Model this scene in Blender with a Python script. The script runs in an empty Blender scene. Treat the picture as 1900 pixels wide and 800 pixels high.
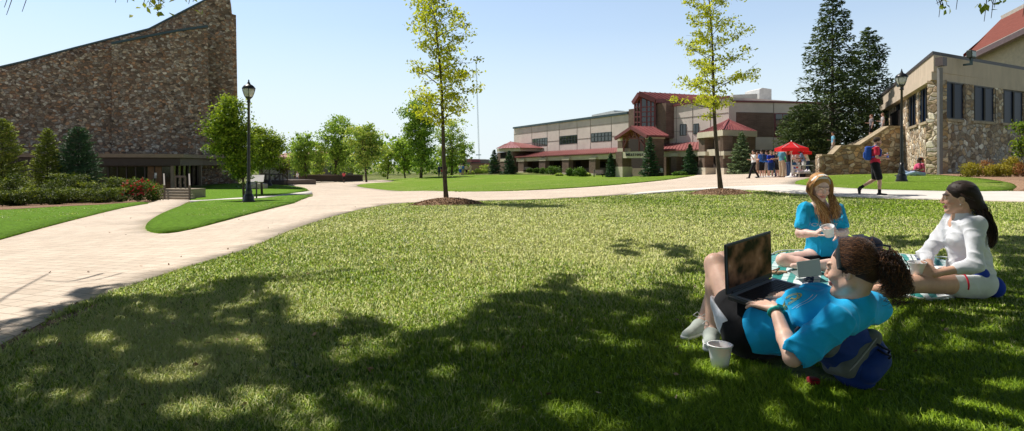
import bpy, bmesh, math, random
import numpy as np
from mathutils import Vector, Matrix, Euler
from mathutils.geometry import delaunay_2d_cdt
from mathutils.noise import noise as pnoise

rad = math.radians
scene = bpy.context.scene
COL = scene.collection
RS = np.random.RandomState(7)
random.seed(7)

# ------------------------------------------------------------------ camera model
F, CX, HY, CAMZ = 1100.0, 950.0, 304.0, 0.95
def P(px, py, D):                      # photo measurement + distance -> place in the world (metres)
    return np.array([(px - CX) / F * D, D, CAMZ - (py - HY) / F * D])

# ------------------------------------------------------------------ terrain (smooth spline through surveyed spots)
CTRL = [(0,0,0),(2,3,0),(-2,3,0),(1,6,0),(-4,6,-.06),(5,6,0),(-1.8,16.3,-.15),(7.3,20.7,-.04),(10.7,18,-.05),
        (14.5,22,.22),(21.5,29,.38),(20,38,.18),(14,37,.02),(-8.9,20,-.4),(-12,14,-.35),(-23,41,-1.5),(-30,56,-1.05),
        (-20,30,-1.05),(-44,52,-1.05),(-21,58,-1.2),(-31,85,-1.9),(-24,85,-1.85),(-10.5,85,-.95),(16,72,-.58),(1,103,-.55),
        (20,56,-.05),(3,45,-.42),(-4,35,-.6),(-12,40,-1.2),(-13,60,-1.45),(-60,20,-1.2),(-60,100,-2.2),(-20,125,-2.3),(25,125,-.5),(60,90,.3),
        (60,30,.9),(30,-10,.3),(-30,-10,-.3),(0,-12,0),(0,12,-.03),(35,50,.6),(-30,12,-.8),(9,2,0.02),(28,18,.35)]
CTA = np.array(CTRL, float)
CTS = 30.0
def _tk(r2): return 0.5 * r2 * np.log(r2 + 1e-9)
def _fit():
    X = CTA[:, :2] / CTS; n = len(X)
    K = _tk(((X[:, None] - X[None]) ** 2).sum(-1)) + np.eye(n) * 1e-4
    Pm = np.hstack([np.ones((n, 1)), X])
    A = np.zeros((n + 3, n + 3)); A[:n, :n] = K; A[:n, n:] = Pm; A[n:, :n] = Pm.T
    return np.linalg.solve(A, np.concatenate([CTA[:, 2], np.zeros(3)]))
CTW = _fit()
def TZ(x, y):
    x = np.clip(np.asarray(x, float), -62, 62); y = np.clip(np.asarray(y, float), -12, 126)
    sh = np.broadcast(x, y).shape
    X = np.stack([np.broadcast_to(x, sh).ravel(), np.broadcast_to(y, sh).ravel()], -1) / CTS
    out = np.empty(len(X))
    C = CTA[:, :2] / CTS
    for i in range(0, len(X), 20000):
        q = X[i:i+20000]
        out[i:i+20000] = _tk(((q[:, None] - C[None]) ** 2).sum(-1)) @ CTW[:len(C)] + CTW[len(C)] + q @ CTW[len(C)+1:]
    # keep the picnic area level
    r = np.sqrt((np.broadcast_to(x, sh).ravel() - 1.5) ** 2 + (np.broadcast_to(y, sh).ravel() - 3.5) ** 2)
    k = np.clip((r - 3.0) / 5.0, 0, 1); k = k * k * (3 - 2 * k)
    return (out * k).reshape(sh) if sh else float(out[0] * k[0])
def tz(x, y): return float(TZ(np.array([x]), np.array([y]))[0])
_Ds = np.concatenate([np.linspace(1.2, 12, 120), np.linspace(12.2, 130, 500)])
def G(px, py):                         # ground spot seen at a photo measurement
    z = CAMZ - (py - HY) / F * _Ds
    g = TZ((px - CX) / F * _Ds, _Ds)
    s = np.where(z <= g)[0]
    if len(s) == 0: i = len(_Ds) - 1
    else: i = max(1, s[0])
    a0 = z[i-1] - g[i-1]; a1 = z[i] - g[i]
    t = a0 / (a0 - a1) if a0 != a1 else 0
    D = _Ds[i-1] + (_Ds[i] - _Ds[i-1]) * min(max(t, 0), 1)
    x = (px - CX) / F * D
    return np.array([x, D, tz(x, D)])
def Gat(px, D):                        # ground spot on a bearing at a distance
    x = (px - CX) / F * D
    return np.array([x, D, tz(x, D)])

# ------------------------------------------------------------------ objects
def link(o): COL.objects.link(o); return o
def tag(o, label=None, cat=None, group=None, kind=None):
    if label: o['label'] = label
    if cat: o['category'] = cat
    if group: o['group'] = group
    if kind: o['kind'] = kind
    return o
def emp(name, loc=(0, 0, 0), label=None, cat=None, group=None, rz=0.0):
    o = bpy.data.objects.new(name, None); o.location = tuple(float(v) for v in loc)
    o.rotation_euler[2] = rz; o.empty_display_size = .1
    link(o); return tag(o, label, cat, group)
def root_loc(p):
    v = Vector((0, 0, 0))
    while p is not None: v += p.location; p = p.parent
    return np.array(v)
def mesh_obj(name, verts, faces, mat, parent=None, smooth=False, attrs=None, local=False, mats=None, midx=None):
    verts = np.asarray(verts, np.float32).reshape(-1, 3)
    if parent is not None and not local: verts = verts - root_loc(parent).astype(np.float32)
    me = bpy.data.meshes.new(name)
    if isinstance(faces, np.ndarray):
        n, k = faces.shape
        me.vertices.add(len(verts)); me.vertices.foreach_set('co', verts.ravel())
        me.loops.add(n * k); me.loops.foreach_set('vertex_index', faces.astype(np.int32).ravel())
        me.polygons.add(n)
        me.polygons.foreach_set('loop_start', np.arange(0, n * k, k, dtype=np.int32))
        me.polygons.foreach_set('loop_total', np.full(n, k, np.int32))
        me.update(calc_edges=True)
    else:
        me.from_pydata([tuple(map(float, v)) for v in verts], [], faces)
    if smooth: me.polygons.foreach_set('use_smooth', np.ones(len(me.polygons), bool))
    for an, av in (attrs or {}).items():
        av = np.asarray(av, np.float32)
        if av.ndim == 1:
            a = me.attributes.new(an, 'FLOAT', 'POINT'); a.data.foreach_set('value', av)
        else:
            a = me.attributes.new(an, 'FLOAT_COLOR', 'POINT')
            a.data.foreach_set('color', np.hstack([av, np.ones((len(av), 1), np.float32)]).ravel())
    for m in (mats or [mat]): me.materials.append(m)
    if midx is not None: me.polygons.foreach_set('material_index', np.asarray(midx, np.int32))
    me.update()
    o = bpy.data.objects.new(name, me); link(o); o.parent = parent
    return o
def copy_tree(o, parent=None):
    c = o.copy(); link(c); c.parent = parent
    for ch in list(o.children): copy_tree(ch, c)
    return c

class MB:
    """collects faces in world coordinates"""
    def __init__(s): s.v = []; s.f = []; s.m = []; s.cm = 0
    def add(s, vs, fs):
        b = len(s.v); s.v += [tuple(map(float, v)) for v in vs]; s.f += [tuple(i + b for i in f) for f in fs]; s.m += [s.cm] * len(fs)
        return s
    def box(s, c, d, rz=0.0, rot=None):
        hx, hy, hz = d[0]/2, d[1]/2, d[2]/2
        R = rot if rot is not None else Matrix.Rotation(rz, 3, 'Z')
        vs = [Vector(c) + R @ Vector((x*hx, y*hy, z*hz)) for x, y, z in
              ((-1,-1,-1),(1,-1,-1),(1,1,-1),(-1,1,-1),(-1,-1,1),(1,-1,1),(1,1,1),(-1,1,1))]
        return s.add(vs, [(0,3,2,1),(4,5,6,7),(0,1,5,4),(1,2,6,5),(2,3,7,6),(3,0,4,7)])
    def slab(s, pts, off):             # polygon pushed along a vector
        n = len(pts); a = [np.asarray(p, float) for p in pts]; o = np.asarray(off, float)
        b = [p + o for p in a]
        return s.add(a + b, [tuple(range(n))[::-1], tuple(range(n, 2*n))] + [(i, (i+1) % n, n + (i+1) % n, n + i) for i in range(n)])
    def bar(s, a, b, w, h=None, up=(0, 0, 1)):
        h = h or w; a = Vector(a); b = Vector(b); d = (b - a)
        if d.length < 1e-6: return s
        d.normalize(); u = Vector(up)
        if abs(d.dot(u)) > .98: u = Vector((1, 0, 0))
        x = d.cross(u).normalized() * w/2; y = x.cross(d).normalized() * h/2
        vs = [a-x-y, a+x-y, a+x+y, a-x+y, b-x-y, b+x-y, b+x+y, b-x+y]
        return s.add(vs, [(0,3,2,1),(4,5,6,7),(0,1,5,4),(1,2,6,5),(2,3,7,6),(3,0,4,7)])
    def tube(s, pts, r, n=8, caps=True):
        pts = [np.asarray(p, float) for p in pts]
        rs = r if hasattr(r, '__len__') else [r] * len(pts)
        b = len(s.v); prev = None
        for i, p in enumerate(pts):
            t = pts[min(i+1, len(pts)-1)] - pts[max(i-1, 0)]; t = t / (np.linalg.norm(t) + 1e-9)
            if prev is None:
                u = np.array([0, 0, 1.]) if abs(t[2]) < .9 else np.array([1., 0, 0])
            else: u = prev
            x = u - t * (u @ t); x /= np.linalg.norm(x) + 1e-9; y = np.cross(t, x); prev = x
            for k in range(n):
                a = 2*math.pi*k/n
                s.v.append(tuple(p + (x*math.cos(a) + y*math.sin(a)) * rs[i]))
        for i in range(len(pts)-1):
            for k in range(n):
                s.f.append((b+i*n+k, b+i*n+(k+1) % n, b+(i+1)*n+(k+1) % n, b+(i+1)*n+k)); s.m.append(s.cm)
        if caps:
            s.f.append(tuple(b+k for k in range(n))[::-1]); s.f.append(tuple(b+(len(pts)-1)*n+k for k in range(n))); s.m += [s.cm]*2
        return s
    def lathe(s, prof, c, n=16, rotm=None):
        b = len(s.v); R = rotm
        for r, z in prof:
            for k in range(n):
                a = 2*math.pi*k/n; v = Vector((r*math.cos(a), r*math.sin(a), z))
                if R is not None: v = R @ v
                s.v.append((c[0]+v.x, c[1]+v.y, c[2]+v.z))
        for i in range(len(prof)-1):
            for k in range(n):
                s.f.append((b+i*n+k, b+i*n+(k+1) % n, b+(i+1)*n+(k+1) % n, b+(i+1)*n+k)); s.m.append(s.cm)
        return s
    def build(s, name, mat, parent=None, smooth=False, mats=None, local=False, attrs=None, bevel=0):
        o = mesh_obj(name, s.v, s.f, mat, parent, smooth, attrs, local, mats, s.m if mats else None)
        if bevel:
            b = o.modifiers.new('b', 'BEVEL'); b.width = bevel; b.segments = 2; b.limit_method = 'ANGLE'
        return o

# ------------------------------------------------------------------ materials
class NT:
    def __init__(s, name):
        s.m = bpy.data.materials.new(name); s.m.use_nodes = True; s.t = s.m.node_tree
        s.b = s.t.nodes['Principled BSDF']; s.out = s.t.nodes['Material Output']
    def n(s, typ, **kw):
        nd = s.t.nodes.new(typ)
        for k, v in kw.items():
            if k.startswith('i_'):
                key = k[2:].replace('_', ' ')
                nd.inputs[key if key in nd.inputs else int(key)].default_value = v
            else: setattr(nd, k, v)
        return nd
    def l(s, a, b): s.t.links.new(a, b)
    def coord(s, kind='Object'): return s.n('ShaderNodeTexCoord').outputs[kind]
    def geo(s): return s.n('ShaderNodeNewGeometry').outputs['Position']
    def mapping(s, vec, scale=(1, 1, 1), rot=(0, 0, 0)):
        m = s.n('ShaderNodeMapping'); m.inputs['Scale'].default_value = scale; m.inputs['Rotation'].default_value = rot
        s.l(vec, m.inputs['Vector']); return m.outputs[0]
    def noise(s, vec, scale, detail=4, rough=.55, out='Fac'):
        n = s.n('ShaderNodeTexNoise'); n.inputs['Scale'].default_value = scale
        n.inputs['Detail'].default_value = detail; n.inputs['Roughness'].default_value = rough
        if vec is not None: s.l(vec, n.inputs['Vector'])
        return n.outputs[out]
    def ramp(s, fac, stops, interp='LINEAR'):
        r = s.n('ShaderNodeValToRGB'); r.color_ramp.interpolation = interp
        e = r.color_ramp.elements
        while len(e) < len(stops): e.new(.5)
        for i, (p, c) in enumerate(stops):
            e[i].position = p; e[i].color = (c[0], c[1], c[2], 1) if hasattr(c, '__len__') else (c, c, c, 1)
        s.l(fac, r.inputs[0]); return r.outputs[0]
    def mix(s, fac, a, b, blend='MIX'):
        m = s.n('ShaderNodeMix', data_type='RGBA', blend_type=blend)
        for ix, v in ((0, fac), (6, a), (7, b)):
            inp = m.inputs[ix]
            if hasattr(v, 'links'): s.l(v, inp)
            elif hasattr(v, '__len__'): inp.default_value = (v[0], v[1], v[2], 1)
            else: inp.default_value = v if ix == 0 else (v, v, v, 1)
        return m.outputs[2]
    def math(s, op, a, b=None):
        m = s.n('ShaderNodeMath', operation=op)
        for i, v in enumerate((a, b)):
            if v is None: continue
            if hasattr(v, 'links'): s.l(v, m.inputs[i])
            else: m.inputs[i].default_value = v
        return m.outputs[0]
    def bump(s, h, strength=.3, dist=.02):
        b = s.n('ShaderNodeBump'); b.inputs['Strength'].default_value = strength; b.inputs['Distance'].default_value = dist
        s.l(h, b.inputs['Height']); s.l(b.outputs[0], s.b.inputs['Normal']); return b
    def col(s, c):
        if hasattr(c, 'links'): s.l(c, s.b.inputs['Base Color'])
        else: s.b.inputs['Base Color'].default_value = (c[0], c[1], c[2], 1)
        return s
    def rough(s, r, spec=None, metal=None):
        if hasattr(r, 'links'): s.l(r, s.b.inputs['Roughness'])
        else: s.b.inputs['Roughness'].default_value = r
        if spec is not None: s.b.inputs['Specular IOR Level'].default_value = spec
        if metal is not None: s.b.inputs['Metallic'].default_value = metal
        return s

_mc = {}
def plain(name, c, r=.6, spec=.4, metal=0, var=.12, scale=3.0, bump=0, bscale=40):
    """painted / plain surface with slight procedural unevenness"""
    key = (name, tuple(c))
    if key in _mc: return _mc[key]
    t = NT(name); co = t.coord()
    nz = t.noise(co, scale, 5, .6)
    f = t.ramp(nz, [(.3, 1 - var), (.7, 1 + var)])
    t.col(t.mix(1.0, c, f, 'MULTIPLY')); t.rough(r, spec, metal)
    if bump: t.bump(t.noise(co, bscale, 3), bump, .01)
    _mc[key] = t.m; return t.m
def cloth(name, c, r=.9, scale=6, var=.1, wr=.35):
    key = ('cloth', name, tuple(c))
    if key in _mc: return _mc[key]
    t = NT(name); co = t.coord()
    nz = t.noise(t.mapping(co, (1, 1, 1)), scale, 4, .6)
    t.col(t.mix(1.0, c, t.ramp(nz, [(.3, 1 - var), (.7, 1 + var)]), 'MULTIPLY')); t.rough(r, .2)
    w = t.noise(co, 9, 2, .45); wv_ = t.noise(co, 500, 2, .5); t.bump(t.math('ADD', w, t.math('MULTIPLY', wv_, .02)), wr, .03)
    t.b.inputs['Sheen Weight'].default_value = .1
    _mc[key] = t.m; return t.m
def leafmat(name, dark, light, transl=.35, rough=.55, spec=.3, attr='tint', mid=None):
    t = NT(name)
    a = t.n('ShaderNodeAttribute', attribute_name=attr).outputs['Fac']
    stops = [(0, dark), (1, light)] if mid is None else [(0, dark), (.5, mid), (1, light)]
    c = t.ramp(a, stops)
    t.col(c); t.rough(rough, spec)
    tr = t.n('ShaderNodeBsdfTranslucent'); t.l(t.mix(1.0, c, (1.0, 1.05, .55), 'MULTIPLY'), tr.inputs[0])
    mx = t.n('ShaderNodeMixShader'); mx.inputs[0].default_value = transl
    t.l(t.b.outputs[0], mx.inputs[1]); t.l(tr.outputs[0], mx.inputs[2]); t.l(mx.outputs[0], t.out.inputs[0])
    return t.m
def glassmat(name, c=(.02, .025, .03), r=.05):
    t = NT(name); t.col(c); t.rough(r, .8); 
    co = t.coord(); t.bump(t.noise(co, .8, 2), .03, .02); return t.m
def stonemat(name, cols, mortar, scale=2.0, mw=.03, bump=.8, squash=1.35, disp=.06, mean=1.0):
    t = NT(name); co = t.coord()
    nz = t.noise(co, 1.6, 3, .5, 'Color')
    v = t.n('ShaderNodeVectorMath', operation='MULTIPLY_ADD'); t.l(nz, v.inputs[0]); v.inputs[1].default_value = (.35,)*3; t.l(co, v.inputs[2])
    vec = t.mapping(v.outputs[0], (scale, scale, scale * squash))
    vo = t.n('ShaderNodeTexVoronoi', feature='F1'); t.l(vec, vo.inputs['Vector']); vo.inputs['Scale'].default_value = 1
    ve = t.n('ShaderNodeTexVoronoi', feature='DISTANCE_TO_EDGE'); t.l(vec, ve.inputs['Vector']); ve.inputs['Scale'].default_value = 1
    sep = t.n('ShaderNodeSeparateColor'); t.l(vo.outputs['Color'], sep.inputs[0])
    n = len(cols)
    c = t.ramp(sep.outputs[0], [(i / n, cc) for i, cc in enumerate(cols)], 'CONSTANT')
    val = t.ramp(sep.outputs[1], [(0, .55), (1, 1.4)])
    c = t.mix(1.0, c, val, 'MULTIPLY')
    fine = t.ramp(t.noise(co, 14, 5, .7), [(.25, .65), (.75, 1.3)])
    c = t.mix(1.0, c, fine, 'MULTIPLY')
    edge = t.ramp(ve.outputs['Distance'], [(mw * .35, 0), (mw, 1)])
    c = t.mix(edge, mortar, c)
    c = t.mix(1.0, c, t.ramp(t.noise(co, .25, 3), [(.3, .85), (.7, 1.12)]), 'MULTIPLY')
    t.col(c); t.rough(.85, .25)
    h = t.math('ADD', t.ramp(ve.outputs['Distance'], [(0, 0), (.16, 1)]), t.math('MULTIPLY', t.noise(co, 9, 5, .7), .5))
    t.bump(t.math('ADD', h, t.math('MULTIPLY', sep.outputs[2], .5)), bump, disp)
    return t.m
def brickmat(name, c1, c2, mortar, bw=.3, bh=.1, bump=.3, wall=True):
    t = NT(name); co = t.coord()
    # bricks laid on upright walls of any direction: run = x*a+y*b
    sx = t.n('ShaderNodeSeparateXYZ'); t.l(co, sx.inputs[0])
    run = t.math('ADD', t.math('MULTIPLY', sx.outputs[0], .72), t.math('MULTIPLY', sx.outputs[1], -.69))
    cb = t.n('ShaderNodeCombineXYZ'); t.l(run, cb.inputs[0]); t.l(sx.outputs[2], cb.inputs[1])
    b = t.n('ShaderNodeTexBrick'); t.l(cb.outputs[0], b.inputs['Vector'])
    b.inputs['Color1'].default_value = (*c1, 1); b.inputs['Color2'].default_value = (*c2, 1); b.inputs['Mortar'].default_value = (*mortar, 1)
    b.inputs['Scale'].default_value = 1; b.inputs['Brick Width'].default_value = bw; b.inputs['Row Height'].default_value = bh
    b.inputs['Mortar Size'].default_value = .008
    c = t.mix(1.0, b.outputs[0], t.ramp(t.noise(co, 1.2, 5), [(.3, .82), (.7, 1.15)]), 'MULTIPLY')
    t.col(c); t.rough(.85, .25); t.bump(b.outputs['Fac'], -bump, .01); return t.m

# ------------------------------------------------------------------ world, sun, camera
SUN_EL, SUN_AZ = rad(55), math.atan2(-.70, .62)      # azimuth from +Y towards +X
sdir = Vector((math.sin(SUN_AZ) * math.cos(SUN_EL), math.cos(SUN_AZ) * math.cos(SUN_EL), math.sin(SUN_EL)))
SD = np.array(sdir)
w = bpy.data.worlds.new("World"); scene.world = w; w.use_nodes = True
nt = w.node_tree; bg = nt.nodes['Background']
sky = nt.nodes.new('ShaderNodeTexSky'); sky.sky_type = 'NISHITA'; sky.sun_disc = False
sky.sun_elevation = SUN_EL; sky.sun_rotation = SUN_AZ
sky.altitude = 200; sky.air_density = 1.0; sky.dust_density = 1.0; sky.ozone_density = 1.6
# pale haze low over the horizon
_tc = nt.nodes.new('ShaderNodeTexCoord'); _sp = nt.nodes.new('ShaderNodeSeparateXYZ'); nt.links.new(_tc.outputs['Generated'], _sp.inputs[0])
_rp = nt.nodes.new('ShaderNodeValToRGB'); nt.links.new(_sp.outputs[2], _rp.inputs[0])
_rp.color_ramp.elements[0].position = 0.0; _rp.color_ramp.elements[0].color = (1, 1, 1, 1)
_rp.color_ramp.elements[1].position = .55; _rp.color_ramp.elements[1].color = (0, 0, 0, 1)
_e = _rp.color_ramp.elements.new(.22); _e.color = (.42, .42, .42, 1)
_e = _rp.color_ramp.elements.new(.10); _e.color = (.76, .76, .76, 1)
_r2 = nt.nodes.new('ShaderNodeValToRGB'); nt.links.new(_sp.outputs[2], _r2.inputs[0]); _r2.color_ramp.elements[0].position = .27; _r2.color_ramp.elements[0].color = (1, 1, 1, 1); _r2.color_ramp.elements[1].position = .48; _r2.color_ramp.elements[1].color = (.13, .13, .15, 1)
_hs = nt.nodes.new('ShaderNodeMix'); _hs.data_type = 'RGBA'; _hs.blend_type = 'MULTIPLY'; _hs.inputs[0].default_value = 1; _hs.inputs[7].default_value = (1.15, 1.42, 1.62, 1); nt.links.new(sky.outputs[0], _hs.inputs[6])
_g1 = nt.nodes.new('ShaderNodeMix'); _g1.data_type = 'RGBA'; _g1.blend_type = 'MIX'
nt.links.new(_rp.outputs[0], _g1.inputs[0]); nt.links.new(_hs.outputs[2], _g1.inputs[6]); _g1.inputs[7].default_value = (8.7, 9.6, 10.0, 1)
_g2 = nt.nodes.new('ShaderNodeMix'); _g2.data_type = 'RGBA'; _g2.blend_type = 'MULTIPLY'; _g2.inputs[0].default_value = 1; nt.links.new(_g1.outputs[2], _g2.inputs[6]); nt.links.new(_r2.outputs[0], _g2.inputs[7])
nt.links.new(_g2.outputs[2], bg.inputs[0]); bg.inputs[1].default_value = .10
sl = bpy.data.lights.new('sun', 'SUN'); sl.energy = 5.0; sl.angle = rad(.5); sl.color = (1, .955, .87)
so = bpy.data.objects.new('sun', sl); link(so); so.rotation_euler = sdir.to_track_quat('Z', 'Y').to_euler()
cam = bpy.data.cameras.new('camera'); co_ = bpy.data.objects.new('camera', cam); link(co_)
co_.location = (0, 0, CAMZ); co_.rotation_euler = (rad(90), 0, 0)
cam.sensor_width = 36; cam.lens = 36 * F / 1900; cam.shift_y = -(400 - HY) / 1900
cam.clip_start = .05; cam.clip_end = 6000
scene.camera = co_
scene.view_settings.view_transform = 'Standard'; scene.view_settings.look = 'None'
scene.view_settings.exposure = 0; scene.view_settings.gamma = 1
scene.render.engine = 'CYCLES'
scene.cycles.max_bounces = 6; scene.cycles.diffuse_bounces = 3; scene.cycles.glossy_bounces = 3
scene.cycles.transmission_bounces = 4; scene.cycles.transparent_max_bounces = 6
scene.cycles.use_denoising = True
# ------------------------------------------------------------------ ground, paths, lawns
def grassground(name, c1, c2, dry, dryamt=(.5, .7)):
    t = NT(name); g = t.geo()
    fine = t.noise(g, 38, 4, .75)
    med = t.noise(g, 5, 4, .6)
    big = t.noise(g, .35, 3, .6)
    c = t.mix(t.ramp(fine, [(.3, 0), (.7, 1)]), c1, c2)
    c = t.mix(t.ramp(t.math('ADD', t.math('MULTIPLY', big, .6), t.math('MULTIPLY', med, .4)), [(dryamt[0], 0), (dryamt[1], 1)]), c, dry)
    c = t.mix(1.0, c, t.ramp(t.noise(g, 14, 4, .7), [(.3, .6), (.7, 1.35)]), 'MULTIPLY')
    t.col(c); t.rough(.9, .1)
    t.bump(t.math('ADD', fine, t.math('MULTIPLY', t.noise(g, 11, 3), 1.0)), .9, .06)
    return t.m
M_soil = grassground('lawn_base', (.05, .075, .012), (.17, .24, .04), (.50, .45, .22), (.46, .68))
M_lawn = grassground('lawn_mown', (.13, .25, .018), (.30, .44, .05), (.45, .46, .15), (.52, .74))
M_lawnL = grassground('lawn_mown_lush', (.11, .25, .012), (.24, .43, .03), (.34, .45, .08), (.6, .85))

def pavermat(name, c1, c2, mort, rot=.35, s=1.0):
    t = NT(name); g = t.geo()
    wob = t.noise(g, .6, 2, .5, 'Color')
    v = t.n('ShaderNodeVectorMath', operation='MULTIPLY_ADD'); t.l(wob, v.inputs[0]); v.inputs[1].default_value = (.12, .12, 0); t.l(g, v.inputs[2])
    vec = t.mapping(v.outputs[0], (1, 1, 1), (0, 0, rot))
    b = t.n('ShaderNodeTexBrick'); t.l(vec, b.inputs['Vector'])
    b.inputs['Color1'].default_value = (*c1, 1); b.inputs['Color2'].default_value = (*c2, 1); b.inputs['Mortar'].default_value = (*mort, 1)
    b.inputs['Scale'].default_value = 1; b.inputs['Brick Width'].default_value = .22*s; b.inputs['Row Height'].default_value = .145*s
    b.inputs['Mortar Size'].default_value = .006*s; b.inputs['Bias'].default_value = -.2; b.inputs['Mortar Smooth'].default_value = .3
    b.offset = .38; b.squash = .7; b.squash_frequency = 3
    st = t.noise(g, .5, 5, .65)
    c = t.mix(1.0, b.outputs[0], t.ramp(st, [(.25, .82), (.75, 1.1)]), 'MULTIPLY')
    c = t.mix(1.0, c, t.ramp(t.noise(g, 60, 3, .7), [(.2, .85), (.8, 1.12)]), 'MULTIPLY')
    t.col(c); t.rough(.85, .2); t.bump(b.outputs['Fac'], -.35, .008); return t.m
M_paver = pavermat('brick_pavers', (.82, .68, .55), (.70, .57, .45), (.46, .36, .27))
M_concrete = NT('path_concrete')
_g = M_concrete.geo(); M_concrete.col(M_concrete.mix(1.0, (.80, .745, .68), M_concrete.ramp(M_concrete.noise(_g, 1.2, 6, .7), [(.3, .88), (.7, 1.08)]), 'MULTIPLY')).rough(.85, .2)
M_concrete.bump(M_concrete.noise(_g, 90, 3), .2, .004); M_concrete = M_concrete.m
def mulchmat(name, c1, c2):
    t = NT(name); g = t.geo()
    vo = t.n('ShaderNodeTexVoronoi'); t.l(t.mapping(g, (28, 28, 28)), vo.inputs['Vector']); vo.inputs['Scale'].default_value = 1
    s_ = t.n('ShaderNodeSeparateColor'); t.l(vo.outputs['Color'], s_.inputs[0])
    t.col(t.mix(s_.outputs[0], c1, c2)); t.rough(.95, .1); t.bump(s_.outputs[1], .9, .04); return t.m
M_mulch = mulchmat('bark_mulch', (.18, .10, .06), (.48, .31, .20))
M_mulchL = mulchmat('bark_mulch_pale', (.24, .13, .08), (.5, .33, .22))

# the ground: one sheet to the horizon, finer near the lawn
def axis(lo, hi, far, n, m):
    a = np.linspace(lo, hi, n); k = np.linspace(0, 1, m)[1:] ** 2.5
    return np.concatenate([(lo - k * (far + lo if lo > 0 else far))[::-1], a, hi + k * far])
gx = axis(-64, 64, 2500, 129, 14); gy = axis(-14, 128, 2500, 143, 14)
XX, YY = np.meshgrid(gx, gy); ZZ = TZ(XX, YY)
nx, ny = len(gx), len(gy)
ii = np.arange(nx * ny).reshape(ny, nx)
fc = np.stack([ii[:-1, :-1], ii[:-1, 1:], ii[1:, 1:], ii[1:, :-1]], -1).reshape(-1, 4)
tag(mesh_obj('ground', np.stack([XX, YY, ZZ], -1).reshape(-1, 3), fc, M_soil, smooth=True), kind='structure', label='grassy ground under the lawns and paths')

def smooth_poly(pts, it=2):
    p = [np.asarray(q, float) for q in pts]
    for _ in range(it):
        o = []
        for i in range(len(p)):
            a, b = p[i], p[(i+1) % len(p)]
            o += [a * .75 + b * .25, a * .25 + b * .75]
        p = o
    return p
def in_poly(x, y, poly):
    x = np.asarray(x); y = np.asarray(y); ins = np.zeros(x.shape, bool); n = len(poly)
    for i in range(n):
        x0, y0 = poly[i][:2]; x1, y1 = poly[(i+1) % n][:2]
        c = ((y0 > y) != (y1 > y)) & (x < (x1 - x0) * (y - y0) / ((y1 - y0) + 1e-12) + x0)
        ins ^= c
    return ins
def sheet(name, poly, mat, off, step=None, edge=None, label=None, dome=0.0):
    """sheet lying on the terrain inside a world polygon"""
    poly = [np.asarray(q[:2], float) for q in poly]
    # refine the outline
    out = []
    for i in range(len(poly)):
        a, b = poly[i], poly[(i+1) % len(poly)]
        L = np.linalg.norm(b - a); st = .15 + .02 * abs(a[1]); k = max(1, int(L / st))
        out += [a + (b - a) * j / k for j in range(k)]
    A = np.array(out); xs, ys = A[:, 0], A[:, 1]
    pts = []
    y = ys.min()
    while y < ys.max():
        st = .3 + .025 * max(y, 0); pts += [(x, y) for x in np.arange(xs.min(), xs.max(), st)]; y += st
    pts = np.array(pts) + 1e-3
    m = in_poly(pts[:, 0], pts[:, 1], out)
    # keep inner points away from the outline
    inner = pts[m]
    if len(inner):
        keep = np.ones(len(inner), bool)
        for i in range(0, len(inner), 2000):
            d = np.sqrt(((inner[i:i+2000, None] - A[None]) ** 2).sum(-1)).min(1)
            keep[i:i+2000] = d > (.08 + .008 * inner[i:i+2000, 1])
        inner = inner[keep]
    n = len(out)
    vs = [Vector((float(p[0]), float(p[1]))) for p in out] + [Vector((float(p[0]), float(p[1]))) for p in inner]
    r = delaunay_2d_cdt(vs, [], [list(range(n))], 1, 1e-5)
    V = np.array([(v.x, v.y) for v in r[0]]); Z = TZ(V[:, 0], V[:, 1]) + off
    fcs = [tuple(f) for f in r[2]]
    V3 = np.column_stack([V, Z])
    # turned-down rim so the sheet has a visible thickness
    o = mesh_obj(name, V3, fcs, mat, smooth=True)
    bm = bmesh.new(); bm.from_mesh(o.data)
    bmesh.ops.recalc_face_normals(bm, faces=bm.faces)
    if sum(f.normal.z for f in bm.faces) < 0: bmesh.ops.reverse_faces(bm, faces=bm.faces)
    be = [e for e in bm.edges if len(e.link_faces) == 1]
    ex = bmesh.ops.extrude_edge_only(bm, edges=be)
    for v in [g for g in ex['geom'] if isinstance(g, bmesh.types.BMVert)]: v.co.z -= off + .02
    bm.to_mesh(o.data); bm.free()
    o.data.polygons.foreach_set('use_smooth', np.ones(len(o.data.polygons), bool))
    if label: tag(o, label, kind='structure')
    return o
def gpoly(px, sm=1): return smooth_poly([G(a, b)[:2] for a, b in px], sm)

# paved area: outline read off the photo and laid on the terrain
near_edge = [(-160,745),(0,645),(20,633),(81,601),(136,572),(195,549),(244,533),(292,516),(341,500),(406,481),(481,456),(530,432),(600,408),
             (640,397),(690,385),(740,378),(800,375),(860,374),(980,372),(1100,366),(1200,359),(1290,354),(1400,353),(1480,361),(1600,368),(1750,372),(1900,376),(2050,380)]
far_edge = [(2050,358),(1885,356),(1800,357),(1700,355),(1600,352),(1500,346),(1468,341),(1500,333),(1530,326),(1500,322),(1400,321.5),(1300,322),(1288,327),
            (1230,336),(1150,344),(1050,351),(960,355.5),(850,357),(760,355),(700,351),(668,347.5),(660,344.5),(685,340.5),(735,338),(725,334.5),(684,333),(622,334),(565,335),(527,336.5),
            (528,345),(562,347),(574,353.5),(580,359),(581,364),(560,375),(480,395),(400,417),(340,432),(300,437),(275,433),(268,424),(285,408),(310,395),(336,383),(352,374),(352,368),(298,368),(290,373),(275,379),(230,387),(165,403),(100,420),(0,448),(-160,492)]
def beyond(p, q, d):                   # carry an edge on, past q, for d metres
    p, q = G(*p)[:2], G(*q)[:2]; return q + (q - p) / np.linalg.norm(q - p) * d
_ne = [G(a, b)[:2] for a, b in near_edge[1:-1]]; _fe = [G(a, b)[:2] for a, b in far_edge[1:-1]]
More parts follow.
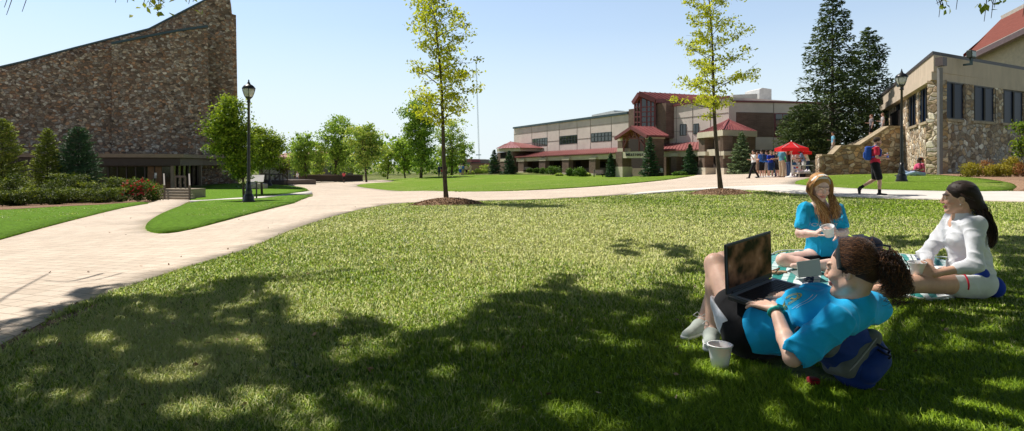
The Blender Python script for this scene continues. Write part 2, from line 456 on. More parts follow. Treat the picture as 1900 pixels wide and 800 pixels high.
pav = [beyond((195, 549), (0, 645), 9)] + _ne + [beyond((1600, 368), (1900, 376), 22), beyond((1700, 355), (1885, 356), 22)] + _fe + [beyond((165, 403), (0, 448), 14)]
pav_s = smooth_poly(pav, 1)
sheet('brick_path', pav_s, M_paver, .02, label='pale brick paved campus walk curving between the lawns')
# concrete walk on the right
conc_px = [(1150,364),(1290,353.5),(1400,352.5),(1480,360.5),(1600,367.5),(1750,371.5),(1900,375.5),(2500,390),(2500,366),(1885,356.5),(1800,357.5),(1700,355.5),(1600,352.5),(1500,346.5),(1464,343),(1400,346),(1300,350),(1200,357)]
conc = gpoly(conc_px, 1)
sheet('concrete_path', conc, M_concrete, .035, label='white concrete path crossing behind the picnic')
# thin side path to the church steps
strip = [G(a, b)[:2] for a, b in [(352,373.5),(400,370.5),(500,364.5),(545,359.5),(578,355.5),(580,360),(560,361.5),(503,366),(400,373),(352,376)]]
sheet('side_path', strip, M_concrete, .05, label='thin white side path leading towards the church steps')
# mown far lawns, a hand above the paving
mid_px = [(660,344.5),(668,347.5),(700,351),(760,355),(850,357),(960,355.5),(1050,351),(1150,344),(1230,336),(1288,327),(1294,323.5),(1200,325.5),(1100,326),(960,325),(880,326),(800,328.5),(745,331),(700,331.5),(655,332.5),(684,333.2),(725,334.5),(735,338),(685,340.5)]
L_mid = [G(a, b)[:2] for a, b in mid_px]
sheet('centre_lawn', smooth_poly(L_mid, 1), M_lawn, .05, label='oval mown lawn in front of the hall')
tip_px = [(581,364),(560,375),(480,395),(400,417),(340,432),(300,437),(275,433),(268,424),(285,408),(310,395),(340,383),(365,376),(400,373),(503,366),(560,361.5)]
L_tip = gpoly(tip_px, 1)
sheet('lamp_lawn', L_tip, M_lawnL, .05, label='pointed lush lawn island around the left lamp post')
upl_px = [(352,374),(356,362),(358,352),(380,346),(420,341),(480,342),(527,345),(562,348),(574,353.5),(545,359.5),(500,364.5),(400,370.5)]
L_upl = gpoly(upl_px, 1)
sheet('boulder_lawn', L_upl, M_lawnL, .05, label='small lawn with the boulder beside the church')
left_px = [(-600,640),(-160,494),(0,448),(100,420),(165,403),(230,387),(275,379),(262,376),(200,381),(100,386),(0,392),(-160,400),(-600,430)]
L_left = gpoly(left_px, 0)
sheet('church_lawn', L_left, M_lawnL, .05, label='lush lawn strip in front of the junipers')
right_px = [(1468,341),(1500,346),(1600,352),(1700,355),(1800,357),(1872,356),(1888,350),(1880,343),(1850,337),(1800,331),(1740,326),(1690,324.5),(1640,324.5),(1560,325.5),(1527,328),(1500,333)]
L_right = gpoly(right_px, 1)
sheet('right_lawn', L_right, M_lawn, .05, label='small lawn between stone building and concrete path')
bed_px = [(1888,350),(1880,343),(1850,337),(1800,331),(1742,326),(1742,322),(1800,316),(1900,312),(2050,310),(2050,357),(1880,356)]
L_bed = [G(a, max(b, 318))[:2] for a, b in bed_px]
sheet('mulch_bed', L_bed, M_mulchL, .06, label='pale bark mulch bed along the stone building')
bedL = [G(a, b)[:2] for a, b in [(-600,431),(-160,401),(0,392.5),(100,386.5),(200,381.5),(262,376.5),(290,373),(300,366),(280,352),(200,350),(100,350),(0,352),(-160,354),(-600,370)]]
sheet('juniper_bed', bedL, M_mulch, .055, label='dark mulch bed under the junipers')
# ------------------------------------------------------------------ vegetation
def wavy(x, y, s, seed=0, n=7):
    r = np.random.RandomState(seed); o = 0
    for i in range(n):
        a = r.rand() * 6.28; k = s * (.6 + 1.2 * r.rand()); o = o + np.sin((x * math.cos(a) + y * math.sin(a)) * k + r.rand() * 6.28)
    return o / n * 1.6
MOUNDS = [(G(830, 380)[:2], .95, .55), (G(1337, 360)[:2], 1.05, .6)]     # mulch rings of the two young trees

def grass_blades(name, n, px0, px1, d0, d1, keep, h=(.035, .075), w0=.0032, label='', seed=3, dry=0.0, power=0.0):
    r = np.random.RandomState(seed)
    D = np.exp(np.log(d0) + (np.log(d1) - np.log(d0)) * r.rand(n) ** (1 - power))
    px = px0 + (px1 - px0) * r.rand(n)
    x = (px - CX) / F * D; y = D
    m = keep(x, y); x, y, D, px = x[m], y[m], D[m], px[m]; n = len(x)
    z = TZ(x, y)
    # tufts: blades gather a little
    th = r.rand(n) * 6.28; lean = np.abs(r.randn(n)) * .6 + .15
    tw = wavy(x, y, 9, 5); th = th * .8 + tw * 1.5
    big = wavy(x, y, .9, 11) + .6 * wavy(x, y, 3.1, 12)
    H = (h[0] + (h[1] - h[0]) * r.rand(n)) * (1 + .28 * wavy(x, y, 6, 21)) * (1 + np.clip((3.2 - D) * .18, 0, .35))
    W = w0 * (np.maximum(D, 2) / 2) ** .8 * (.7 + .6 * r.rand(n))
    dx, dy = np.cos(th), np.sin(th)
    face = r.rand(n) * 3.14; wx, wy = np.cos(face) * W, np.sin(face) * W
    l1, l2 = lean * H * .35, lean * H * 1.05
    b = np.stack([x, y, z - .004], -1)
    m1 = np.stack([x + dx*l1, y + dy*l1, z + H*.55], -1)
    tp = np.stack([x + dx*l2, y + dy*l2, z + H*(1 - .25*np.minimum(lean, 1.2))], -1)
    wv = np.stack([wx, wy, wx*0], -1)
    V = np.stack([b - wv, b + wv, m1 - wv*.8, m1 + wv*.8, tp], 1).reshape(-1, 3)
    k = np.arange(n)[:, None] * 5
    T = np.concatenate([k + [0, 1, 3], k + [0, 3, 2], k + [2, 3, 4]], 0)
    dryf = np.clip(.42 + .34 * big + dry_field(px, D) + dry, 0, 1)
    isdry = r.rand(n) < dryf * 1.05
    tint = np.where(isdry, .66 + .34 * r.rand(n), .06 + .5 * r.rand(n) + .10 * wavy(x, y, 1.7, 31))
    tint = np.clip(tint, 0, 1)
    at = np.repeat(tint, 5)
    o = mesh_obj(name, V, T, M_blade, attrs={'tint': at})
    tag(o, label, 'grass', kind='stuff'); return o
def dry_field(px, D):
    c = np.exp(-((px - 950) / 480) ** 2) * np.exp(-((np.log(D) - math.log(8.5)) / .55) ** 2)
    l = np.exp(-((px - 350) / 330) ** 2) * np.exp(-((np.log(D) - math.log(3.2)) / .5) ** 2)
    gr = np.clip((px - 900) / 500, 0, 1) * np.clip((3.6 - D) / 1.5, 0, 1)
    return .72 * c + .42 * l - .45 * gr - .06
M_blade = leafmat('grass_blade', (.035, .13, .007), (1.0, .93, .50), transl=.25, rough=.5, spec=.3, mid=(.48, .68, .04))
_nt = M_blade.node_tree; _g0 = _nt.nodes.new('ShaderNodeNewGeometry'); _vs = _nt.nodes.new('ShaderNodeVectorMath'); _vs.operation = 'MULTIPLY_ADD'; _vs.inputs[1].default_value = (.38,) * 3; _vs.inputs[2].default_value = (0, 0, 1)
_vn = _nt.nodes.new('ShaderNodeVectorMath'); _vn.operation = 'NORMALIZE'; _nt.links.new(_g0.outputs['Normal'], _vs.inputs[0]); _nt.links.new(_vs.outputs[0], _vn.inputs[0])
for _n in _nt.nodes:                    # soft, sward-like shading: every blade takes the light much as the turf does
    if _n.type == 'BSDF_PRINCIPLED': _nt.links.new(_vn.outputs[0], _n.inputs['Normal'])

SOIL = [G(a, b_)[:2] for a, b_ in [(-60, 668), (0, 636), (60, 608), (110, 592), (170, 570), (190, 566), (160, 584), (110, 604), (60, 626), (10, 656), (-60, 700)]]
sheet('bare_soil', SOIL, M_mulchL, .012, label='worn brown soil strip at the corner of the brick path')
PIC = []      # flattened footprints of what lies on the lawn (filled before the grass is laid)
def veg_keep(x, y):
    m = ~in_poly(x, y, pav_s)
    for (c, a, b) in MOUNDS: m &= ((x - c[0]) / a) ** 2 + ((y - c[1]) / b) ** 2 > 1
    for p in PIC: m &= ~in_poly(x, y, p)
    # bare earth at the corner of the walk
    m &= ~(in_poly(x, y, SOIL) & (RS.rand(*x.shape) < .86))
    return m & (y < 60) & ~in_poly(x, y, [q for q in bedL])
def island_keep(x, y):
    return in_poly(x, y, L_tip) | in_poly(x, y, L_left) | in_poly(x, y, L_right) | in_poly(x, y, L_upl) | in_poly(x, y, L_mid)

# ---- leaf clouds
def leaf_mesh(name, C, size, mat, parent, tint, aspect=.5, up=.0, seed=0, dirs=None, spread=1.0, tri=False):
    """one small folded leaf (two triangles) per centre"""
    r = np.random.RandomState(seed); n = len(C)
    C = np.asarray(C); size = np.broadcast_to(size, n) * (.7 + .6 * r.rand(n))
    a = r.randn(n, 3) * spread
    if dirs is not None: a = a * .5 + dirs
    a /= np.linalg.norm(a, axis=1)[:, None] + 1e-9
    b = r.randn(n, 3); b[:, 2] *= .6; b -= a * (a * b).sum(1)[:, None]; b /= np.linalg.norm(b, axis=1)[:, None] + 1e-9
    nn = np.cross(a, b); L = size[:, None]; W = L * aspect
    V = np.stack([C - a*L*.5, C + b*W*.5 + nn*L*.08, C + a*L*.5, C - b*W*.5 + nn*L*.08], 1).reshape(-1, 3)
    k = np.arange(n)[:, None] * 4
    T = np.concatenate([k + [0, 1, 2], k + [0, 2, 3]], 0)
    return mesh_obj(name, V, T, mat, parent, attrs={'tint': np.repeat(np.clip(tint, 0, 1), 4)})

def limb(mb, a, b, r0, r1, bend=.08, seed=0, n=5, seg=6):
    rr = np.random.RandomState(seed); a = np.asarray(a, float); b = np.asarray(b, float)
    L = np.linalg.norm(b - a); off = rr.randn(3) * bend * L; pts = []; rs = []
    for i in range(seg + 1):
        t = i / seg; pts.append(a * (1-t) + b * t + off * math.sin(t * math.pi) + rr.randn(3) * bend * .12 * L * (0 < i < seg)); rs.append(r0 * (1-t) + r1 * t)
    mb.tube(pts, rs, n); return np.array(pts)

M_bark = NT('bark'); _c0 = M_bark.coord(); M_bark.col(M_bark.ramp(M_bark.noise(M_bark.mapping(_c0, (6, 6, 1.5)), 5, 5, .7), [(.3, (.045, .035, .025)), (.7, (.16, .125, .095))])).rough(.95, .1)
M_bark.bump(M_bark.noise(M_bark.mapping(_c0, (8, 8, 1.2)), 6, 5, .7), .7, .02); M_bark = M_bark.m
M_oak = leafmat('young_oak_leaf', (.16, .19, .014), (.95, .90, .10), .55, mid=(.52, .56, .045))
M_maple = leafmat('maple_leaf', (.035, .07, .008), (.52, .60, .06), .42, mid=(.17, .27, .02))
M_green = leafmat('green_leaf', (0.062, 0.135, 0.024), (0.683, 0.850, 0.170), .4, mid=(0.264, 0.405, 0.061))
M_greenpale = leafmat('pale_green_leaf', (0.109, 0.190, 0.043), (0.850, 0.850, 0.257), .4, mid=(0.383, 0.524, 0.107))
M_olive = leafmat('olive_leaf', (.05, .06, .012), (.42, .36, .07), .45, mid=(.18, .22, .035))
M_spruce = leafmat('spruce_needles', (0.020, 0.044, 0.017), (0.204, 0.264, 0.068), .15, rough=.6, mid=(0.071, 0.112, 0.034))
M_bluespruce = leafmat('dark_spruce_needles', (0.014, 0.041, 0.020), (0.119, 0.238, 0.093), .15, mid=(0.043, 0.102, 0.048))
M_blue2 = leafmat('grey_spruce_needles', (0.032, 0.056, 0.032), (0.480, 0.608, 0.352), .2, mid=(0.144, 0.208, 0.096))
M_juniper = leafmat('juniper_needles', (.008, .018, .004), (.52, .60, .06), .2, mid=(.10, .15, .014))
M_arbor = leafmat('arborvitae_leaf', (.012, .03, .006), (.62, .66, .12), .28, mid=(.15, .21, .025))
M_bushdark = leafmat('evergreen_bush_leaf', (0.018, 0.054, 0.011), (0.270, 0.432, 0.072), .25, mid=(0.081, 0.162, 0.022))
M_gold = leafmat('golden_bush_leaf', (.10, .09, .01), (.65, .52, .08), .4, mid=(.38, .33, .04))
M_orange = leafmat('orange_bush_leaf', (.12, .05, .02), (.6, .3, .12), .4, mid=(.34, .15, .06))
M_rose = leafmat('rose_petal', (.5, .01, .03), (.9, .08, .14), .3, mid=(.75, .03, .06))

def young_tree(name, base, height, prof, label, nbr=46, leaf=.075, seed=0, lean=(0, 0), density=1.0, trunk_r=.065, clear=.28, mat=None):
    """a straight central leader with airy, nearly level limbs carrying leaf tufts; prof(t) = limb length at height share t"""
    r = np.random.RandomState(seed); base = np.asarray(base, float)
    root = emp(name, base, label, 'tree')
    tr = MB(); pts = []; rs = []
    for i in range(15):
        t = i / 14; pts.append(base + [lean[0] * t + .04 * math.sin(t * 7 + seed), lean[1] * t + .03 * math.sin(t * 5), height * t - (.05 if i == 0 else 0)])
        rs.append(trunk_r * (1 - .86 * t) * (1.25 if i == 0 else 1))
    tr.tube(pts, rs, 10); pts = np.array(pts)
    C = []; T = []; az = r.rand() * 6
    for k in range(nbr):
        t = clear + (1 - clear) * ((k + r.rand()) / nbr) ** 1.0 * .985
        az += 2.4 + r.randn() * .3
        f = t * 14; i = min(int(f), 13); p0 = pts[i] * (1 - (f - i)) + pts[i+1] * (f - i)
        L = prof(t) * (.62 + .5 * r.rand())
        rise = (.06 + .55 * t) * L + r.randn() * .08
        p1 = p0 + [math.cos(az) * L, math.sin(az) * L, rise]
        bp = limb(tr, p0, p1, max(.006, .022 * (1 - t) + .006), .003, .09, seed=seed * 91 + k, n=5)
        for j in range(max(3, int(7 * L * density) + 2)):
            s = .2 + .8 * r.rand(); f2 = s * (len(bp) - 1); i2 = min(int(f2), len(bp) - 2)
            q = bp[i2] * (1 - (f2 - i2)) + bp[i2+1] * (f2 - i2)
            tw = q + r.randn(3) * [.16, .16, .09] * (.6 + L * .35) + [0, 0, .04]
            limb(tr, q, tw, .004, .002, .1, seed=k * 31 + j, n=3, seg=2)
            m = int((16 + r.randint(12)) * density)
            cc = tw + r.randn(m, 3) * [.10, .10, .06]
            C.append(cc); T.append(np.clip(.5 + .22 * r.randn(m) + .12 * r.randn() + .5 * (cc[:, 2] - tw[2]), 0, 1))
    tr.build('trunk', M_bark, root, smooth=True)
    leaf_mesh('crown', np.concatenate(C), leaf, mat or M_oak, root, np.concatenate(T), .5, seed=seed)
    return root

def round_tree(name, base, height, blobs, label, mat, leaf=.16, n=5000, seed=0, trunk_r=.14, group=None, clump=.5, stems=1, cat='tree', trunk=True, fill=.75):
    """blobs: (dx, dy, z, rx, ry, rz) parts of the crown volume above the base"""
    r = np.random.RandomState(seed); base = np.asarray(base, float)
    root = emp(name, base, label, cat, group)
    vol = np.array([b[3] * b[4] * b[5] for b in blobs]) ** .8; vol /= vol.sum()
    ncl = max(12, n // 38); C = []; T = []; cls = []
    for b, v in zip(blobs, vol):
        m = max(4, int(ncl * v)); d = r.randn(m, 3); d /= np.linalg.norm(d, axis=1)[:, None]
        rr = (fill * r.rand(m) ** .45 + (1 - fill)) * (1 + .16 * r.randn(m)).clip(.6, 1.35)
        cls.append(np.array(b[:3]) + d * rr[:, None] * np.array(b[3:6]))
    cls = np.concatenate(cls) + base
    ctop = cls[:, 2].max(); cbot = cls[:, 2].min()
    per = max(6, n // len(cls))
    for c in cls:
        m = int(per * (.5 + r.rand()))
        s = clump * (.5 + .9 * r.rand())
        q = c + r.randn(m, 3) * [s, s, s * .55]
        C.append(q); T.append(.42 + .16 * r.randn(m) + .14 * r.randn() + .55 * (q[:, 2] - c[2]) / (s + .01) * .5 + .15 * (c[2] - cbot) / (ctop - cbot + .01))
    if trunk:
        tr = MB(); cz = np.mean([b[2] for b in blobs]); low = max(.3, (cbot - base[2]))
        for sidx in range(stems):
            a = 6.28 * sidx / stems; off = np.array([math.cos(a), math.sin(a), 0]) * (0 if stems == 1 else .15)
            top = base + [r.randn() * .15 + off[0] * 5, r.randn() * .15 + off[1] * 5, cz]
            tp = limb(tr, base + off - [0, 0, .1], top, trunk_r, trunk_r * .45, .03, seed=seed + sidx, n=8)
        for k in range(min(26, len(cls))):
            c = cls[r.randint(len(cls))]; s = .35 + .6 * r.rand(); i = int(s * (len(tp) - 1))
            limb(tr, tp[i], c, trunk_r * .32, .012, .07, seed=seed + k * 7, n=5, seg=5)
        tr.build('trunk', M_bark, root, smooth=True)
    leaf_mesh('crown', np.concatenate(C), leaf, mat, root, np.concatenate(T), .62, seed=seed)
    return root

def conifer(name, base, height, width, label, mat, n=60, spray=.16, seed=0, clear=.04, group=None, shape=1.0, droop=.12, dens=1.0, cat='tree', gap=0.0, trunk_r=None, topr=.0, bushy=1.0):
    """whorls of drooping boughs carrying needle sprays"""
    r = np.random.RandomState(seed); base = np.asarray(base, float)
    root = emp(name, base, label, cat, group); tr = MB()
    trunk_r = trunk_r or height * .014
    tp = limb(tr, base - [0, 0, .1], base + [0, 0, height], trunk_r, .012, .004, seed=seed, n=8, seg=8)
    C = []; Dr = []; T = []; az = 0
    for k in range(n):
        t = clear + (1 - clear) * (k + r.rand()) / n
        az += 2.4 + r.randn() * .4
        L = width * .5 * ((1 - t) ** shape) * (.72 + .42 * r.rand()) + topr + .03 * width * .5
        if r.rand() < gap: L *= .45
        p0 = base + [0, 0, height * t]
        d = np.array([math.cos(az), math.sin(az), 0]); end = p0 + d * L + [0, 0, (.25 * t - droop) * L]
        if L > width * .08: limb(tr, p0, end, max(.012, trunk_r * .28 * (1 - t)), .006, .05, seed=seed * 7 + k, n=4, seg=4)
        m = int(max(14, L * 58 / (spray * 6) * dens)); s = .12 + .88 * r.rand(m) ** .8
        side = np.cross(d, [0, 0, 1]); wspan = .30 * L * (1 - s * .75) + .04 * width * .3
        q = p0 + (end - p0) * s[:, None] + side * (r.randn(m) * wspan)[:, None] + np.stack([r.randn(m) * .03, r.randn(m) * .03, -np.abs(r.randn(m)) * .10 * L * .5 * bushy - .02 * L], -1)
        C.append(q); dd = d + side * (r.randn(m) * .6)[:, None] + np.array([0, 0, .15 - droop]); Dr.append(dd)
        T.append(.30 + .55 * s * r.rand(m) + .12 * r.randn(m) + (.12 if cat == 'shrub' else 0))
    tr.build('trunk', M_bark, root, smooth=True)
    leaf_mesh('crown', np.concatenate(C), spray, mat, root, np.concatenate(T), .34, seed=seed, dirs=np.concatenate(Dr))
    return root

def bush(name, base, rx, ry, h, label, mat, n=1500, leaf=.09, seed=0, cat='bush', group=None, lobes=5, flowers=None, low=.1, aspect=.6):
    r = np.random.RandomState(seed); base = np.asarray(base, float)
    root = emp(name, base, label, cat, group); C = []; T = []
    for i in range(lobes):
        o = np.array([r.uniform(-.55, .55) * rx, r.uniform(-.55, .55) * ry, h * (.32 + .18 * r.rand())]) if i else np.array([0, 0, h * .48])
        m = n // lobes; d = r.randn(m, 3); d /= np.linalg.norm(d, axis=1)[:, None]
        k = (.55 + .45 * r.rand(m) ** .5) * (1 + .13 * np.sin(d[:, 0] * 7 + i) * np.sin(d[:, 1] * 6) + .06 * r.randn(m))
        q = o + d * k[:, None] * np.array([rx * .62, ry * .62, h * .54]); ok = q[:, 2] > low * h
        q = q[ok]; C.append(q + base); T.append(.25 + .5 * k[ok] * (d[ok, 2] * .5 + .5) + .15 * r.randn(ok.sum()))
    st = MB()
    for i in range(5): limb(st, base, base + [r.uniform(-.5, .5) * rx, r.uniform(-.5, .5) * ry, h * .6], .02, .008, .05, seed=i, n=4, seg=3)
    st.build('stem', M_bark, root)
    C = np.concatenate(C); T = np.concatenate(T)
    leaf_mesh('foliage', C, leaf, mat, root, T, aspect, seed=seed)
    if flowers:
        i = r.choice(len(C), flowers, replace=False); q = C[i]; up = q[:, 2] > base[2] + h * .3; q = q[up]
        cc = (q[:, None] + r.randn(len(q), 5, 3) * .022).reshape(-1, 3) + [0, -.05, .03]
        leaf_mesh('blossom', cc, .075, M_rose, root, r.rand(len(cc)), .8, seed=seed)
    return root

# --- the two young oaks standing in mulch rings
def mulch_ring(c, a, b, label, seed):
    r = np.random.RandomState(seed); V = []; Fc = []; K = 40; R = 7
    for i in range(R + 1):
        t = i / R
        for k in range(K):
            an = 6.283 * k / K; e = 1 + .06 * math.sin(3 * an + seed) + .04 * r.randn()
            x = c[0] + a * t * e * math.cos(an); y = c[1] + b * t * e * math.sin(an)
            V.append((x, y, tz(x, y) + .17 * (1 - t ** 2) + .012 * r.randn() * (t < .95) - .01 * (i == R)))
    for i in range(R):
        for k in range(K): Fc.append((i*K+k, i*K+(k+1) % K, (i+1)*K+(k+1) % K, (i+1)*K+k))
    root = emp('mulch_mound', (c[0], c[1], tz(*c)), label, 'mulch')
    mesh_obj('mound', V, Fc, M_mulch, root, smooth=True)
    n = 2600; t = np.sqrt(r.rand(n)) * 1.05; an = r.rand(n) * 6.283
    q = np.stack([c[0] + a * t * np.cos(an), c[1] + b * t * np.sin(an), 0 * t], -1)
    q[:, 2] = TZ(q[:, 0], q[:, 1]) + .17 * np.clip(1 - t ** 2, 0, 1) + .015
    leaf_mesh('bark_chips', q, .05, M_chip, root, r.rand(n), .4, seed=seed, dirs=r.randn(n, 3) * [1, 1, .3])
    return root
M_chip = leafmat('bark_chip', (.14, .08, .045), (.66, .47, .33), .0, rough=.9, spec=.1, mid=(.38, .24, .15))
mulch_ring(MOUNDS[0][0], .98, .6, 'bark mulch mound around the young tree with lamp posts to its left', 1)
mulch_ring(MOUNDS[1][0], 1.05, .65, 'bark mulch mound around the young tree closest to the picnic', 2)

def lerp_prof(pts):
    xs, ys = zip(*pts); return lambda t: float(np.interp(t, xs, ys))
b1 = G(831, 378); h1 = 6.2
young_tree('young_oak', b1, h1, lerp_prof([(.25, .1), (.32, .5), (.45, 1.15), (.52, 1.05), (.62, .85), (.72, .95), (.82, .55), (.92, .35), (1, .12)]),
           'young yellow-green tree in a mulch ring beside the oval lawn', nbr=42, seed=4, lean=(-.42, 0), clear=.34, density=1.0, leaf=.10)
b2 = G(1337, 356)
young_tree('young_oak', b2, 7.6, lerp_prof([(.25, .2), (.36, 1.2), (.46, 1.45), (.6, 1.35), (.72, .95), (.82, 1.1), (.9, 1.1), (1, .6)]),
           'young yellow-green tree in front of the hall pavilion and umbrellas', nbr=44, seed=9, lean=(-.45, .1), clear=.34, density=.85, leaf=.11, trunk_r=.085)

# --- maples near the left lamp post
def pxblobs(base, lst):
    k = base[1] / F; px0 = CX + base[0] / k
    return [((a - px0) * k, 0, CAMZ - (b_ - HY) * k - base[2], rx * k, rx * k * .9, ry * k) for a, b_, rx, ry in lst]
b = Gat(453, 22.8)
round_tree('maple_tree', b, 4, pxblobs(b, [(428, 210, 22, 28), (425, 240, 34, 34), (402, 246, 18, 10), (444, 262, 26, 34), (405, 276, 18, 10), (440, 300, 28, 22), (452, 325, 14, 14), (430, 188, 10, 10)]),
           'bright green young maple directly behind the left lamp post', M_maple, leaf=.095, n=13000, seed=21, trunk_r=.055, clump=.17)
b = Gat(486, 46)
round_tree('maple_tree', b, 5, pxblobs(b, [(480, 262, 26, 22), (500, 270, 24, 18), (485, 292, 34, 22), (468, 300, 20, 20), (512, 262, 12, 8), (478, 245, 14, 10)]),
           'rounded green tree between the church and the red roofed house', M_maple, leaf=.16, n=13000, seed=22, trunk_r=.1, clump=.34)
b = Gat(532, 60)
round_tree('small_tree', b, 3, pxblobs(b, [(518, 305, 18, 14), (528, 315, 12, 10), (516, 290, 8, 8)]), 'small tree with orange tinged leaves by the terrace wall', M_olive, leaf=.2, n=1200, seed=23, clump=.25, trunk_r=.06)

# --- trees across the background
def bt(px, top, bottom, D, wpx, label, mat, seed, n=5200, leaf=.34, shape='round', name='leafy_tree', lobes=7, low=.25):
    base = Gat(px, D); sc = D / F; H = (bottom - top) * sc; base[2] = CAMZ - (bottom - HY) * sc
    base[2] = min(base[2], tz(base[0], base[1]) + .1)
    Wd = wpx * sc / 2; r = np.random.RandomState(seed); bl = []
    H = CAMZ - (top - HY) * sc - base[2]
    for i in range(lobes):
        zt = low + (1 - low) * (i + .5) / lobes
        wr = math.sin(min(1, (zt - low * .5) * 1.05) * math.pi * .86) if shape == 'round' else (1.05 - zt)
        bl.append((r.uniform(-.5, .5) * Wd * wr, r.uniform(-.4, .4) * Wd * wr, H * zt * .94, Wd * (.35 + .45 * wr) * r.uniform(.75, 1.1), Wd * .6, H * .14 * r.uniform(.8, 1.3)))
    return round_tree(name, base, H, bl, label, mat, leaf=leaf, n=n, seed=seed, trunk_r=H * .02, clump=Wd * .14, group=None)
bt(567, 252, 333, 95, 66, 'dense green tree at the left end of the plaza tree row', M_green, 31)
bt(622, 216, 333, 98, 74, 'tallest tree of the plaza row with a pointed ragged top', M_green, 32, n=7000)
bt(680, 232, 331, 84, 66, 'spreading tree with a forked dark trunk beside the oval lawn', M_greenpale, 33, n=5500, low=.34)
bt(596, 268, 334, 104, 54, 'low green tree filling the gap in the plaza row', M_greenpale, 41, n=3000)
bt(719, 268, 328, 105, 46, 'small pale green tree right of the forked tree', M_greenpale, 34, n=3000, low=.2)
bt(752, 256, 328, 100, 44, 'mid green tree half hidden at the left of the big oak', M_green, 35, n=3400)
bt(781, 178, 328, 86, 76, 'big dark green oak behind the young tree', M_green, 36, n=9000, low=.16, lobes=10)
bt(838, 222, 326, 104, 66, 'pale green tree right of the big oak', M_greenpale, 37, n=5500, low=.1)
bt(858, 262, 324, 118, 40, 'low green tree in front of the grey shed roof', M_green, 38, n=2000)
bt(545, 262, 330, 125, 60, 'distant tree above the low plaza wall', M_green, 39, n=2200)
bt(655, 258, 330, 130, 80, 'distant tree between two plaza trees', M_green, 40, n=2600, leaf=.45)
# far-off wooded skyline that reads as one mass
r_ = np.random.RandomState(5)
Cf = []
for px in np.arange(-300, 1200, 5):
    D = 190 + 30 * r_.rand(); hh = 7 + 3.5 * math.sin(px * .02) + 2.5 * r_.rand(); x = (px - CX) / F * D
    m = 60; Cf.append(np.stack([x + r_.randn(m) * 1.3, D + r_.randn(m) * 1.5, -2.5 + hh * r_.rand(m) ** .8 * (.7 if px > 880 else 1)], -1))
Cf = np.concatenate(Cf)
tag(leaf_mesh('distant_woods', Cf, 1.1, M_green, None, .35 + .2 * r_.randn(len(Cf)), .8, seed=1), 'hazy wooded skyline beyond the campus', 'woods', kind='stuff')

# --- conifers
conifer('spruce_tree', Gat(1545, 46), 14.2, 8.0, 'tallest dark spruce with thin upswept top beside the stone stairs', M_spruce, n=185, spray=.33, seed=51, dens=1.3, gap=.24, shape=.66, droop=.2, clear=.02, bushy=2.8)
conifer('spruce_tree', Gat(1612, 50), 12.0, 8.0, 'second dark spruce leaning over the stair wall', M_spruce, n=165, spray=.33, seed=52, dens=1.3, gap=.22, shape=.60, droop=.22, clear=.02, bushy=2.8)
conifer('spruce_tree', Gat(1490, 44), 5.2, 5.2, 'broad low evergreen behind the red umbrellas', M_spruce, n=110, spray=.28, seed=53, dens=1.2, shape=.40, bushy=2.5, clear=.1, droop=.1)
for (px, top, bot, wd, D, lb, mt) in [(917, 278, 327, 28, 92, 'narrow dark spruce at the far left end of the hall', M_bluespruce), (945, 280, 326, 30, 88, 'dark spruce in front of the hall corner turret', M_bluespruce),
        (1133, 285, 327, 24, 70, 'slim spruce just left of the hall entrance', M_bluespruce), (1206, 254, 328, 38, 62, 'tall broad spruce covering the end of the hall sign', M_bluespruce),
        (1280, 268, 325, 32, 60, 'open spruce between entrance and pavilion', M_bluespruce), (1376, 246, 326, 54, 52, 'stout grey-green spruce beside the queue of people', M_blue2)]:
    b = Gat(px, D); H = CAMZ - (top - HY) * D / F - b[2]
    conifer('spruce_tree', b, H, wd * D / F * 1.08, lb, mt, n=80, spray=.27, seed=int(px), dens=1.5, shape=.72, clear=.01, droop=.05)
# --- evergreens and junipers in front of the church
conifer('arborvitae', Gat(4, 31), 4.5, 2.9, 'yellow-green arborvitae cut by the left frame edge', M_arbor, n=140, spray=.12, seed=61, dens=1.7, shape=.55, clear=.01, droop=-.25, cat='shrub')
conifer('arborvitae', Gat(88, 33), 4.2, 2.3, 'yellow-green arborvitae left of the dark evergreen', M_arbor, n=130, spray=.12, seed=62, dens=1.7, shape=.6, clear=.01, droop=-.25, cat='shrub')
conifer('evergreen_shrub', Gat(146, 33.5), 4.3, 3.0, 'dark green pyramidal evergreen in front of the church wall', M_bluespruce, n=150, spray=.13, seed=63, dens=1.8, shape=.5, clear=.01, droop=-.1, cat='shrub')
r_ = np.random.RandomState(9)
jl = ['low spreading juniper mass at the left frame edge', 'spreading juniper beneath the yellow-green arborvitae', 'spreading juniper beneath the dark evergreen', 'bushy juniper in the middle of the bed', 'juniper next to the rose bush', 'front juniper touching the lawn on the far left', 'front juniper below the arborvitae', 'front juniper of the bed nearest the rose bush']
